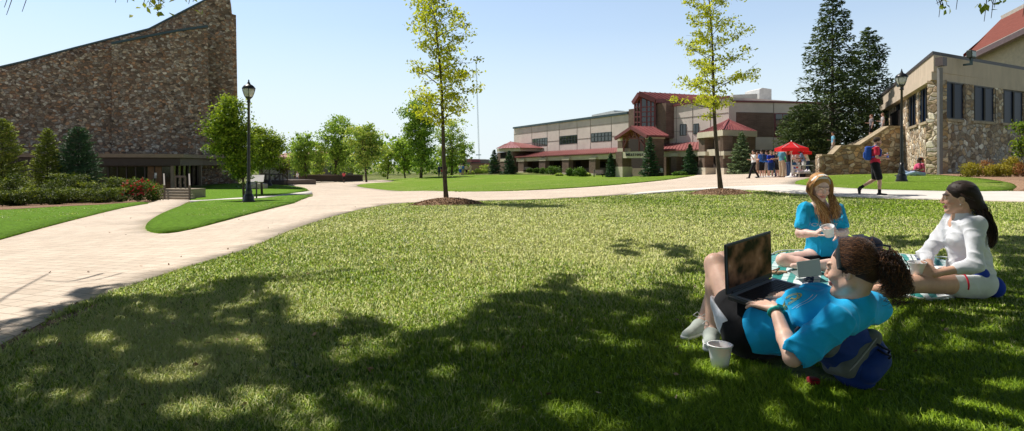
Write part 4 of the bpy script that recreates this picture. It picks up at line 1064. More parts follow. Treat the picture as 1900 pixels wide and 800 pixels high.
# second arcade between portico and pavilion, tan wall above
wH2 = wH.off(.0)
m = MB(); wpoly(m, wH2, [(1235, 330), (1352.5, 330), (1352.5, 180), (1300, 187), (1235, 200)], 10); m.build('wall', M_panel, hl)
m = MB(); 
for (a0, b0), (a1, b1) in zip([(1234, 199.5), (1300, 186.5), (1338, 181)], [(1300, 186.5), (1338, 181), (1353, 179.3)]): m.bar(wH2.off(.1).p(a0, b0), wH2.off(.1).p(a1, b1), .25, .18)
m.build('coping', M_maroon, hl)
m = MB()
for px in (1255, 1285, 1318): m.bar(wH2.off(.012).p(px, 196 if px < 1300 else 186), wH2.off(.012).p(px, 268), .06, .03)
for y0, y1 in ((222, 209), (245, 240)): m.bar(wH2.off(.012).p(1236, y0), wH2.off(.012).p(1351, y1), .06, .03)
m.build('panel_joint', M_joint, hl)
for a, b, y0, y1 in ((1261, 1273, 231, 252), (1286.5, 1296, 230, 249.5)):
    m = MB(); wquad(m, wH2.off(.05), a, b, y0, y0 - 1, y1, y1 - .3, .1); wn = m.build('window', M_mull, hl)
    g = MB()
    for i in range(2):
        x0 = a + (b - a) * (i + .1) / 2; x1 = a + (b - a) * (i + .88) / 2; wquad(g, wH2.off(.09), x0, x1, y0 + 1, y0 + .7, y1 - 1, y1 - 1.2, .02)
    g.build('panes', M_glass, wn)
wA2 = wH.off(3.4)
m = MB(); seam_roof(m, wA2.off(.5).p(1222, 281), wA2.off(.5).p(1297, 279), wH.off(.05).p(1232, 269), wH.off(.05).p(1300, 265), .5); m.build('lean_to_roof', M_redroof, hl)
m = MB(); wquad(m, wA2, 1222, 1297, 281.8, 280, 291.5, 290.5, .5); m.build('beam', M_limestone, hl)
m = MB(); wquad(m, wA2.off(.3), 1245, 1255.5, 290, 290, 319, 319.5, .8); cl = m.build('column', M_brick, hl)
m = MB(); wquad(m, wA2.off(.4), 1244.5, 1256.5, 285, 284.5, 290.5, 290.3, 1); m.build('column_cap', M_limestone, cl)
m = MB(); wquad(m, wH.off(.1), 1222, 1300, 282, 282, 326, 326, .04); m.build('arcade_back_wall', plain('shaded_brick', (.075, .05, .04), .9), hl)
# third wing facing the plaza
w3 = Wall2((22.9, 62.6), (31.5, 64.0))
m = MB(); wpoly(m, w3, [(1352.7, 330), (1560, 330), (1560, 192), (1470, 190), (1352.7, 188.3)], 8); m.build('wall', M_panel, hl)
m = MB(); wpoly(m, w3.off(.05), [(1356, 254), (1436, 254.5), (1436, 209.5), (1356, 208)], .05); wquad(m, w3.off(.06), 1400, 1500, 278, 278, 330, 330, .05); m.build('brick_band', M_brick, hl)
m = MB(); m.bar(w3.off(.1).p(1352, 188), w3.off(.1).p(1470, 189.8), .25, .18); m.bar(w3.off(.1).p(1470, 189.8), w3.off(.1).p(1560, 192), .25, .18); m.build('coping', M_maroon, hl)
m = MB(); m.bar(w3.off(.02).p(1435.5, 190), w3.off(.02).p(1435.5, 278), .06, .03); m.build('panel_joint', M_joint, hl)
m = MB(); wquad(m, w3.off(.08), 1437, 1480, 210, 210, 255, 255, .1); wn = m.build('window', M_maroon, hl)
g = MB()
for i in range(3):
    for j in range(2):
        x0 = 1439.5 + i * 13.5; y0 = 212 + j * 22; wquad(g, w3.off(.11), x0, x0 + 12, y0, y0, y0 + 19, y0 + 19, .02)
g.build('panes', M_glass, wn)
m = MB(); wquad(m, w3.off(.1), 1436, 1500, 278.5, 278.5, 325, 325, .04); m.build('door', M_dark, hl)
m = MB(); wpoly(m, w3.off(-4), [(1409, 192), (1431.5, 192), (1431.5, 165.5), (1415, 163), (1409, 166)], 3); m.build('roof_unit', M_white, hl)
m = MB(); wpoly(m, w3.off(-3.9), [(1360, 189), (1405, 189), (1405, 174), (1360, 176)], 2); m.build('roof_unit', plain('louvre_grey', (.5, .5, .47), .6), hl)
# corner pavilion
pc = Gat(1342, 54); pl = Gat(1296, 60); pr_ = Gat(1402, 56.5)
wL, wRr = Wall2(pl, pc), Wall2(pc, pr_)
zE = CAMZ + (HY - 252) * 54 / F; zT = CAMZ + (HY - 241) * 54 / F; zg = tz(*pc[:2]) - .1
m = MB(); wz(m, wRr, 1342.4, 1402, zg, zE, .35); m.build('pavilion_wall', M_brick, hl)
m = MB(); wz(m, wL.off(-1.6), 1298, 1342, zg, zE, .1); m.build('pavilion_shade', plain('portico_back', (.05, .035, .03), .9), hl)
for a, b in ((1296.2, 1307.2), (1330.5, 1341.8)):
    m = MB(); wz(m, wL, a, b, zg, zE, .9); cl = m.build('pavilion_column', M_brick, hl)
    zc = CAMZ + (HY - 289) * wL.D(a) / F
    m = MB(); wz(m, wL.off(.12), a - 2, b + 1.5, zc, zc + .38, 1.1); m.build('column_cap', M_limestone, cl)
    m = MB(); wz(m, wL.off(.14), a - 2, b + 1.5, zg, zg + .7, 1.2); m.build('column_base', M_limestone, cl)
m = MB(); za = CAMZ + (HY - 289) * 57 / F; wz(m, wL.off(-.2), 1307, 1331, za, za + .62, .5); wz(m, wRr.off(.05), 1346, 1402, zg, zg + .5, .2); wz(m, wRr.off(.06), 1343, 1354, za - .3, za + .4, .1); m.build('pavilion_sill', M_limestone, hl)
m = MB(); ov = .35
A0, A1 = wL.off(ov).g(1294, zE), wRr.off(ov).g(1405, zE); A1m = np.array([*(pc[:2] + (wL.n + wRr.n) * ov * .8), zE]); bkv = np.array([1.5, 5, 0])
m.slab([A0, A1m, A1, A1 + bkv, A0 + bkv], (0, 0, zT - zE)); m.build('pavilion_fascia', M_limestone, hl)
m = MB(); pk = np.array([*(Gat(1352, 58)[:2]), CAMZ + (HY - 221) * 58 / F])
cs = [np.array([p[0], p[1], zT + .01]) for p in (A0, A1m, A1, A1 + bkv, A0 + bkv)]
m.add(cs + [pk], [(0, 1, 5), (1, 2, 5), (2, 3, 5), (3, 4, 5), (4, 0, 5), (4, 3, 2, 1, 0)])
for (u, v) in ((0, 1), (1, 2)):
    for i in range(1, 11):
        s = i / 11; q = cs[u] + (cs[v] - cs[u]) * s; k = 1 - abs(s - .5) * 1.7
        m.bar(q, q + (pk - q) * max(.12, k), .06, .1)
m.bar(cs[1], pk, .12, .12); m.build('pavilion_roof', M_redroof, hl)

# ---- stone building on the right
rb = emp('stone_building', (24, 34, .4), 'tan fieldstone building with beige roof band and dark windows', 'building')
C0 = np.array([21.5, 30.0]); CL = np.array([31.4, 50.2]); CR = np.array([30.2, 35.0])
WL, WR = Wall2(C0, CL), Wall2(C0, C0 + (CR - C0) * 3)
def X(w_, px): return w_.D(px)
def zr(w_, px, py): return float(w_.p(px, py)[2])
ztopR, zfas = zr(WR, 1738, 97), zr(WR, 1738, 148); zsill = zr(WR, 1738, 219)
zgr = -.2
# right wall: solid below sill, piers between windows, all butt-jointed
wins = [(1749, 1789), (1807, 1845.5), (1861.5, 1899), (1915, 1952)]
m = MB(); wz(m, WR, 1738.4, 2100, zgr, zsill, .5)
prev = 1738.4
for a, b in wins: wz(m, WR.off(-.003), prev, a, zsill, zfas, .45); prev = b
wz(m, WR.off(-.003), prev, 2100, zsill, zfas, .45); m.build('right_wall', M_stoneTan, rb)
m = MB(); winsL = [(1637.5, 1649, 0), (1661, 1674, 0), (1684.5, 1699.5, 1), (1706, 1726, 1)]
wz(m, WL, 1736.8, 1676, zgr, zsill, .5)
wz(m, WL, 1676, 1634, zgr, zsill - .9, .5)
prev = 1736.8
for a, b, _ in winsL[::-1]:
    wz(m, WL.off(-.003), prev, b, zsill, zfas, .45); prev = a
wz(m, WL.off(-.003), prev, 1634, zsill, zfas, .45); m.build('left_wall', M_stoneTan, rb)
M_stucco = NT('beige_stucco'); _c = M_stucco.coord(); M_stucco.col(M_stucco.mix(1.0, (.60, .49, .385), M_stucco.ramp(M_stucco.noise(M_stucco.mapping(_c, (1, 1, .25)), 1.4, 6, .7), [(.3, .84), (.7, 1.1)]), 'MULTIPLY')).rough(.9, .1)
M_stucco.bump(M_stucco.noise(_c, 45, 3), .2, .01); M_stucco = M_stucco.m
m = MB(); cz_ = C0
def corner_band(mb, o, z0, z1):
    a = WL.off(o).g(1632, 0); b = WR.off(o).g(2140, 0); c = np.array([*(C0 + (WL.n * 1.0 + WR.n * .55) * o), 0])
    bb = [b + [-6, 12, 0]]
    mb.slab([[p[0], p[1], z0] for p in (a, c, b, bb[0])], (0, 0, z1 - z0))
corner_band(m, .45, zfas, zfas + .42); corner_band(m, .28, zfas + .42, ztopR - .12); m.build('roof_band', M_stucco, rb)
m = MB(); corner_band(m, .36, ztopR - .12, ztopR + .06); m.build('coping', plain('brown_coping', (.06, .048, .045), .5, .4), rb)
M_wframe = plain('bronze_window_frame', (.035, .028, .02), .5)
def window(wl, a, b, z0, z1, ncol, tilt=0):
    if wl is WL: a, b = b, a
    fr = MB(); o = wl.off(-.03)
    wz(fr, o, a, b, z0, z0 + .07, .1); wz(fr, o, a, b, z1 - .07, z1, .1)
    for i in range(ncol + 1):
        px = a + (b - a) * i / ncol; q0 = o.g(px, z0 + .07); q1 = o.g(px, z1 - .07); fr.bar(q0, q1, .06, .09)
    f = fr.build('window', M_wframe, rb)
    g = MB(); wz(g, wl.off(-.065), a, b, z0 + .05, z1 - .05, .02); g.build('pane', M_glassR, f)
    s = MB(); wz(s, wl.off(.10), a - (.8 if wl is WR else -.8), b + (.8 if wl is WR else -.8), z0 - .14, z0 - .004, .32); s.build('window_sill', M_stoneSill, rb)
M_glassR = NT('reflecting_window_glass'); M_glassR.col((.005, .014, .038)).rough(.3, .07); M_glassR = M_glassR.m
M_stoneSill = plain('rough_stone_sill', (.42, .33, .22), .9, var=.3, scale=4, bump=.5)
for a, b in wins: window(WR, a, b, zsill, zfas, 2)
for a, b, k in winsL: window(WL, a, b, zsill if k else zsill - .0, zfas, 3 if k else 2)
# dark porch opening with a deck at the far end of the left wall
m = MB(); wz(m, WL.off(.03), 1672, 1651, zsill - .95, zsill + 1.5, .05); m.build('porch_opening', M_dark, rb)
# downpipe with hopper
dp = emp('drainpipe', WR.off(.1).g(1743, zgr), 'grey square drainpipe with hopper at the building corner', 'drainpipe')
m = MB(); q = WR.off(.42).g(1744, 0); qz = tz(*q[:2]); m.bar([q[0], q[1], qz], [q[0], q[1], zfas + .5], .17, .17, up=(0, 1, 0)); m.build('pipe', plain('drainpipe_grey', (.20, .185, .18), .5, .4), dp)
m = MB(); q = q + WR.N * .05; m.box((q[0], q[1], zr(WR, 1742, 120)), (.40, .34, .42), rz=.5); m.build('hopper', plain('hopper_brown', (.12, .09, .09), .5), dp)
# floodlights
for (w_, px, py, lb, sz) in ((WR, 1802, 101, 'square floodlight on the parapet above the right windows', .5), (WL, 1666, 146, 'floodlight on the parapet above the stairs', .5)):
    q = w_.off(.5).p(px, py); fl = emp('floodlight', q, lb, 'floodlight')
    m = MB(); m.box(q, (sz, sz * .5, sz * .8), rz=math.atan2(w_.d[1], w_.d[0])); bo = m.build('housing', plain('floodlight_green', (.05, .06, .045), .5), fl, bevel=.03)
    m = MB(); m.box(q + w_.N * (sz * .26), (sz * .8, .02, sz * .5), rz=math.atan2(w_.d[1], w_.d[0])); m.build('lens', plain('floodlight_lens', (.16, .20, .14), .15, .8), fl)
    m = MB(); m.bar(q - [0, 0, .2], q - [0, 0, .55] , .1); m.bar(q - [0, 0, .5], q - [0, 0, .5] - w_.N * .35, .1); m.build('bracket', M_cope, fl)
# stair wall rising to the left wall
ws = Wall2(Gat(1520, 39.6), (26.2, 39.6))
sw = emp('stair_wall', Gat(1600, 39.6), 'stepped fieldstone stair wall with pale coping climbing to the building', 'stair wall')
prof = [(1520, 288), (1553, 286), (1557, 272), (1590, 270), (1643, 235.5), (1679, 235.5)]
prof = [(1520, 287), (1541, 287), (1556, 270.5), (1590, 269.5), (1643, 235), (1679, 235)]
m = MB(); wpoly(m, ws, [(1520, 330), (1679, 330)] + [(a, b + 2.5) for a, b in prof[::-1]], .5); m.build('wall', M_stoneTan, sw)
m = MB()
for (a0, b0), (a1, b1) in zip(prof[:-1], prof[1:]): m.bar(ws.off(-.2).p(a0 - .4, b0 + 1), ws.off(-.2).p(a1 + .4, b1 + 1), .75, .13)
m.build('coping', M_stoneSill, sw)
st = emp('stone_stairs', Gat(1600, 41), 'outdoor stairs climbing behind the stone stair wall', 'stairs')
zs0, zs1 = ws.p(1545, 300)[2], ws.p(1650, 252)[2]
m = MB(); pa, pb = ws.off(-.6).g(1540, 0), ws.off(-.6).g(1646, 0)
for i in range(16):
    s = i / 16; q = pa + (pb - pa) * s; z = zs0 + (zs1 - zs0) * (i + 1) / 16; q2 = pa + (pb - pa) * (i + 1) / 16
    m.slab([[q[0], q[1], -.2], [q2[0], q2[1], -.2], [q2[0], q2[1], z], [q[0], q[1], z]], (0, 2.6, 0))
q = pb; m.slab([[pb[0], pb[1], -.2], [26.6, pb[1], -.2], [26.6, pb[1], zs1], [pb[0], pb[1], zs1]], (0, 2.6, 0)); m.build('steps', M_step, st)
def stair_z(x): return zs0 + (zs1 - zs0) * min(1, max(0, (x - pa[0]) / (pb[0] - pa[0])))
# red shingled church roof behind
rc = emp('red_roofed_hall', (50, 66, 0), 'tall cream building with a steep red shingled roof behind the stone building', 'building')
M_shingle = NT('red_shingles'); _c = M_shingle.coord(); M_shingle.col(M_shingle.mix(M_shingle.noise(M_shingle.mapping(_c, (.6, .6, 9)), 1.4, 6, .75), (.10, .03, .024), (.36, .11, .08))).rough(.85, .2)
M_shingle.bump(M_shingle.noise(M_shingle.mapping(_c, (3, 3, 14)), 1.6, 4), .6, .06); M_shingle = M_shingle.m
eA, eB = P(1788, 112, 66), P(2100, -40, 52); rA, rB = P(1862, 38, 72), P(2150, -110, 58)
m = MB(); m.slab([eA, eB, rB, rA], (0, .3, .3)); m.add([P(1787, 101, 66), P(1862, 37, 72), P(1862, 140, 74), P(1790, 140, 68)], [(0, 1, 2, 3)]); m.build('roof', M_shingle, rc)
m = MB(); m.bar(eA + [0, -.2, -.1], eB + [0, -.2, -.1], .7, .55); m.build('gutter', plain('brown_gutter', (.19, .13, .13), .4, .5), rc)
m = MB(); m.bar(eA + [0, -.25, .3], eB + [0, -.25, .3], .2, .12); m.bar(rA + [0, 0, .3], rB + [0, 0, .3], .8, .45); m.build('ridge', plain('pale_ridge', (.62, .57, .5), .7), rc)
m = MB(); m.slab([[*(eA[:2] + [.8, .6]), -1], [*(eB[:2] + [.8, .6]), -1], eB + [.8, .6, -.3], eA + [.8, .6, -.3]], (4, 10, 0)); m.build('wall', plain('cream_stucco', (.60, .50, .36), .9), rc)
# ------------------------------------------------------------------ solid modelling of organic things (distance fields -> one continuous mesh)
def _rc(P_, a, b, ra, rb):
    ba = b - a; L = ba @ ba + 1e-12; pa = P_ - a; h = np.clip(pa @ ba / L, 0, 1)
    return np.sqrt(((pa - h[:, None] * ba) ** 2).sum(1)) - (ra + (rb - ra) * h)
def _el(P_, c, r, R):
    q = (P_ - c) @ R; k0 = np.sqrt(((q / r) ** 2).sum(1)) + 1e-9; k1 = np.sqrt(((q / (r * r)) ** 2).sum(1)) + 1e-9
    return k0 * (k0 - 1) / k1
def _bx(P_, c, hs, R, rd):
    q = np.abs((P_ - c) @ R) - hs + rd
    return np.sqrt((np.maximum(q, 0) ** 2).sum(1)) + np.minimum(q.max(1), 0) - rd
I3 = np.eye(3)
class Solid:
    def __init__(s): s.ops = []
    def _add(s, f, lo, hi, k, mode): s.ops.append((f, np.array(lo, float), np.array(hi, float), k, mode)); return s
    def cone(s, a, b, ra, rb=None, k=.02, mode='u'):
        rb = ra if rb is None else rb; a = np.asarray(a, float); b = np.asarray(b, float); m = max(ra, rb)
        return s._add(lambda P_: _rc(P_, a, b, ra, rb), np.minimum(a, b) - m, np.maximum(a, b) + m, k, mode)
    def chain(s, pts, rs, k=.02, mode='u'):
        for i in range(len(pts) - 1): s.cone(pts[i], pts[i+1], rs[i], rs[i+1], k, mode)
        return s
    def ell(s, c, r, R=I3, k=.02, mode='u'):
        c = np.asarray(c, float); r = np.asarray(r, float) * np.ones(3); m = r.max()
        return s._add(lambda P_: _el(P_, c, r, R), c - m, c + m, k, mode)
    def box(s, c, hs, R=I3, rd=.01, k=.01, mode='u'):
        c = np.asarray(c, float); hs = np.asarray(hs, float); m = np.linalg.norm(hs)
        return s._add(lambda P_: _bx(P_, c, hs, R, min(rd, hs.min() * .99)), c - m, c + m, k, mode)
    def cut(s, p, n, k=.004):            # remove everything on the n side of the plane through p
        p = np.asarray(p, float); n = np.asarray(n, float); n = n / np.linalg.norm(n)
        s.ops.append((lambda P_: (P_ - p) @ n, None, None, k, 'cut')); return s
    def mesh(s, h, disp=None):
        lo = np.min([o[1] for o in s.ops if o[4] == 'u'], 0) - .03; hi = np.max([o[2] for o in s.ops if o[4] == 'u'], 0) + .03
        n = np.ceil((hi - lo) / h).astype(int) + 2
        D = np.full(n, .05, np.float32); ax = [lo[i] + h * np.arange(n[i]) for i in range(3)]
        ops = s.ops
        if disp is not None: ops = [o for o in s.ops if o[4] == 'u'] + [(None, None, None, 0, 'disp')] + [o for o in s.ops if o[4] != 'u']
        for f, a, b, k, mode in ops:
            if mode == 'disp':
                idx = np.nonzero(np.abs(D) < .04); P_ = np.stack([ax[i][idx[i]] for i in range(3)], -1); D[idx] += disp(P_); continue
            if a is None: sl_ = [slice(0, n[i]) for i in range(3)]
            else:
                m = max(k, .01) + 3 * h
                i0 = np.clip(((a - m - lo) / h).astype(int), 0, n); i1 = np.clip(((b + m - lo) / h).astype(int) + 2, 0, n)
                if (i1 <= i0).any(): continue
                sl_ = [slice(i0[i], i1[i]) for i in range(3)]
            sub = D[tuple(sl_)]
            if mode == 'cut':
                msk = sub < .02; idx = np.nonzero(msk); P_ = np.stack([ax[i][sl_[i]][idx[i]] for i in range(3)], -1)
                sub[idx] = np.maximum(sub[idx], f(P_)); continue
            g = np.stack(np.meshgrid(*[ax[i][sl_[i]] for i in range(3)], indexing='ij'), -1).reshape(-1, 3)
            d = f(g).reshape(sub.shape)
            if mode == 'u':
                t = np.clip(.5 + .5 * (sub - d) / k, 0, 1); D[tuple(sl_)] = sub * (1 - t) + d * t - k * t * (1 - t)
            else:
                d = -d; t = np.clip(.5 - .5 * (sub - d) / k, 0, 1); D[tuple(sl_)] = sub * (1 - t) + d * t + k * t * (1 - t)
        return surface_nets(D, lo, h)
def surface_nets(D, lo, h):
    ins = D < 0
    cnt = sum(ins[a:ins.shape[0]-1+a, b:ins.shape[1]-1+b, c:ins.shape[2]-1+c].astype(np.int8) for a in (0, 1) for b in (0, 1) for c in (0, 1))
    act = (cnt > 0) & (cnt < 8); c = np.argwhere(act); ids = np.full(act.shape, -1, np.int64); ids[act] = np.arange(len(c))
    acc = np.zeros((len(c), 3)); num = np.zeros(len(c))
    cor = [np.array(v) for v in ((0,0,0),(1,0,0),(0,1,0),(1,1,0),(0,0,1),(1,0,1),(0,1,1),(1,1,1))]
    for i in range(8):
        for j in range(i + 1, 8):
            if abs(cor[i] - cor[j]).sum() != 1: continue
            da = D[tuple((c + cor[i]).T)]; db = D[tuple((c + cor[j]).T)]; m = (da < 0) != (db < 0)
            t = np.where(m, da / np.where(m, da - db, 1), 0)
            acc += m[:, None] * (cor[i] + t[:, None] * (cor[j] - cor[i])); num += m
    V = lo + h * (c + acc / num[:, None]); Fs = []
    for axis in range(3):
        u, v = (axis + 1) % 3, (axis + 2) % 3
        s0 = [slice(None)] * 3; s1 = [slice(None)] * 3; s0[axis] = slice(0, -1); s1[axis] = slice(1, None)
        A_ = ins[tuple(s0)]; B_ = ins[tuple(s1)]; e = np.argwhere(A_ != B_)
        ok = (e[:, u] > 0) & (e[:, v] > 0) & (e[:, u] < ids.shape[u]) & (e[:, v] < ids.shape[v]); e = e[ok]
        flip = A_[tuple(e.T)]; du = np.zeros(3, int); du[u] = 1; dv = np.zeros(3, int); dv[v] = 1
        q = np.stack([ids[tuple((e - du - dv).T)], ids[tuple((e - dv).T)], ids[tuple(e.T)], ids[tuple((e - du).T)]], -1)
        q[~flip] = q[~flip][:, ::-1]; Fs.append(q)
    return V, np.concatenate(Fs)
def unit(v): v = np.asarray(v, float); return v / (np.linalg.norm(v) + 1e-12)
def frame(fwd, up):
    up = unit(up); r = unit(np.cross(fwd, up)); f = np.cross(up, r); return np.stack([r, f, up], 1)     # columns right, forward, up
def wrinkle(amp, freq, seed=0, stretch=(1, 1, 1)):
    r = np.random.RandomState(seed); K = [(unit(r.randn(3) * stretch) * freq * (.6 + r.rand()), r.rand() * 6.28) for _ in range(7)]
    def f(P_):
        w_ = .9 * np.sin(P_ @ K[0][0] * .6 + K[0][1]) + .6 * np.sin(P_ @ K[1][0] * .9 + K[1][1])
        o = sum((1 - np.abs(np.sin(.5 * (P_ @ k) + p + w_))) ** 2 for k, p in K[2:6]) / 4 - .08
        return -o * amp
    return f

M_skin = NT('skin'); _a = M_skin.n('ShaderNodeAttribute', attribute_name='paint').outputs['Color']
_sc = M_skin.coord(); M_skin.col(M_skin.mix(1.0, _a, M_skin.ramp(M_skin.noise(_sc, 22, 5, .7), [(.3, (.90, .86, .86)), (.7, (1.06, 1.06, 1.05))]), 'MULTIPLY')).rough(.48, .4); M_skin.bump(M_skin.noise(_sc, 160, 3), .12, .004); M_skin.b.inputs['Subsurface Weight'].default_value = .12; M_skin.b.inputs['Subsurface Scale'].default_value = .01
M_skin.b.inputs['Subsurface Radius'].default_value = (1, .35, .2); M_skin = M_skin.m
SK = {'fair': (.70, .44, .35), 'pale': (.80, .53, .44), 'tan': (.50, .28, .19), 'mid': (.58, .35, .25), 'dark': (.12, .06, .04)}

HEADPARTS = dict()
def head(S, c, Rf, s=1.0, k=.012, female=True, detail=True):
    """skull, jaw and features around the head centre c (between the eyes' height and the ears)"""
    W = lambda x, y, z: c + Rf @ (np.array([x, y, z]) * s)
    S.ell(W(0, -.018, .032), np.array([.074, .092, .086]) * s, Rf, k=.03)
    S.ell(W(0, .028, -.022), np.array([.058, .062, .082]) * s, Rf, k=.03)
    jw = .046 if female else .054
    S.cone(W(jw, .0, -.06), W(.012, .068, -.098), .020 * s, .016 * s, .025); S.cone(W(-jw, .0, -.06), W(-.012, .068, -.098), .020 * s, .016 * s, .025)
    S.ell(W(0, .074, -.099), np.array([.020, .016, .015]) * s, Rf, k=.015)
    if not detail:
        S.cone(W(0, .088, .0), W(0, .103, -.035), .008 * s, .012 * s, .01); return
    S.ell(W(.034, .068, -.032), np.array([.022, .018, .02]) * s, Rf, k=.02); S.ell(W(-.034, .068, -.032), np.array([.022, .018, .02]) * s, Rf, k=.02)
    for sx in (1, -1): S.ell(W(.030 * sx, .098, .004), np.array([.019, .018, .012]) * s, Rf, k=.012, mode='s')
    for sx in (1, -1): S.ell(W(.030 * sx, .078, .003), np.array([.0155, .014, .012]) * s, Rf, k=.003)
    for sx in (1, -1): S.cone(W(.012 * sx, .090, .022), W(.045 * sx, .078, .022), .008 * s, .006 * s, .012)
    S.cone(W(0, .088, .012), W(0, .107, -.030), .007 * s, .0105 * s, .010)
    for sx in (1, -1): S.ell(W(.011 * sx, .098, -.036), np.array([.008, .010, .007]) * s, Rf, k=.006)
    S.ell(W(0, .090, -.060), np.array([.024, .010, .0055]) * s, Rf, k=.005); S.ell(W(0, .089, -.070), np.array([.020, .010, .0065]) * s, Rf, k=.005)
    S.ell(W(0, .100, -.0645), np.array([.022, .006, .0016]) * s, Rf, k=.003, mode='s')
    for sx in (1, -1):
        S.ell(W(.074 * sx, -.008, -.012), np.array([.009, .019, .031]) * s, Rf, k=.006); S.ell(W(.082 * sx, -.004, -.010), np.array([.006, .010, .018]) * s, Rf, k=.004, mode='s')
def paint_head(V, col, c, Rf, s, skin, lip=(.58, .24, .21), brow=(.22, .11, .06), eye=(.12, .2, .3), beard=None, closed=False):
    q = (V - c) @ Rf / s; x, y, z = np.abs(q[:, 0]), q[:, 1], q[:, 2]; skin = np.array(skin)
    near = np.linalg.norm(q, axis=1) < .17
    def put(m, cc, a=1.0): col[m] = col[m] * (1 - a) + np.array(cc) * a
    put(near & (y > .02) & (((x - .036) / .022) ** 2 + ((z + .035) / .02) ** 2 < 1), skin * [1.06, .8, .76], .5)
    put(near & (y > .08) & (x < .013) & (z < -.018) & (z > -.045), skin * [1.05, .8, .76], .4)
    if beard is not None: put(near & (y > -.005) & (z < -.035) & ~((x < .02) & (np.abs(z + .064) < .01)) & (z > -.12) & ((z < -.05) | (x > .03)), beard, .8)
    put(near & (y > .07) & ((x / .025) ** 2 + ((z + .065) / .0125) ** 2 < 1), lip, .85)
    e = near & (y > .055) & (((x - .030) / .0145) ** 2 + ((z - .002) / (.0065 if not closed else .003)) ** 2 < 1)
    if closed: put(e, np.array(brow) * .6, .8)
    else:
        put(e, (.75, .72, .70)); put(e & (((x - .030) / .0065) ** 2 + ((z - .002) / .0065) ** 2 < 1), eye); put(e & (z > .006), np.array(brow) * .4, .8)
    put(near & (y > .05) & (np.abs(z - .024 + (x - .03) ** 2 * 6) < .0045) & (x > .010) & (x < .05), brow, .7)
def hand(S, w, d, n, side=1, curl=(.5, .5, .45, .4), s=1.0, spread=.06, thumb=(.45, .8, .25), k=.006):
    """w wrist, d towards the knuckles, n the way the palm faces; side=+1 puts the thumb along cross(d,n)"""
    d = unit(d); n = unit(n - d * (n @ d)); l = np.cross(d, n) * side
    offs = (.033, .011, -.011, -.032); ln = (.072, .080, .074, .060)
    S.cone(w - d * .01, w + d * .02, .022 * s, .020 * s, .012)
    kn = []
    for o, L in zip(offs, ln):
        b = w + (d * (.085 - abs(o - .005) * .25) + l * o) * s; kn.append(b)
        S.cone(w + (d * .012 + l * o * .55) * s, b, .0125 * s, .0105 * s, .012)
    for i, (b, L, o) in enumerate(zip(kn, ln, offs)):
        cdir = unit(d + l * o / .03 * spread); pts = [b]; ang = curl[i] * .6
        for j, fr_ in enumerate((.45, .32, .23)):
            dd = cdir * math.cos(ang) + n * math.sin(ang); pts.append(pts[-1] + dd * L * fr_ * s); ang += curl[i]
        S.chain(pts, [.0088 * s, .0080 * s, .0073 * s, .0062 * s], .002)
    t0 = w + (d * .022 + l * .022) * s; td = unit(d * thumb[0] + l * thumb[1] + n * thumb[2]); t1 = t0 + td * .038 * s
    td2 = unit(td + d * .6 + n * .1); t2 = t1 + td2 * .030 * s; t3 = t2 + unit(td2 + n * .2) * .024 * s
    S.chain([t0, t1, t2, t3], [.013 * s, .0105 * s, .0092 * s, .0075 * s], .005)

def build_solid(name, S, h, mat, parent, disp=None, paint=None, smooth_it=1, attrs=None):
    V, Q = S.mesh(h, disp)
    if smooth_it:                              # relax the stair-steps a little
        for _ in range(smooth_it):
            acc = np.zeros_like(V); num = np.zeros(len(V))
            for a in range(4):
                i, j = Q[:, a], Q[:, (a + 1) % 4]; np.add.at(acc, i, V[j]); np.add.at(num, i, 1)
            V = V * .5 + .5 * acc / np.maximum(num, 1)[:, None]
    at = dict(attrs or {})
    if paint is not None: at['paint'] = paint(V)
    return mesh_obj(name, V, Q, mat, parent, smooth=True, attrs=at)

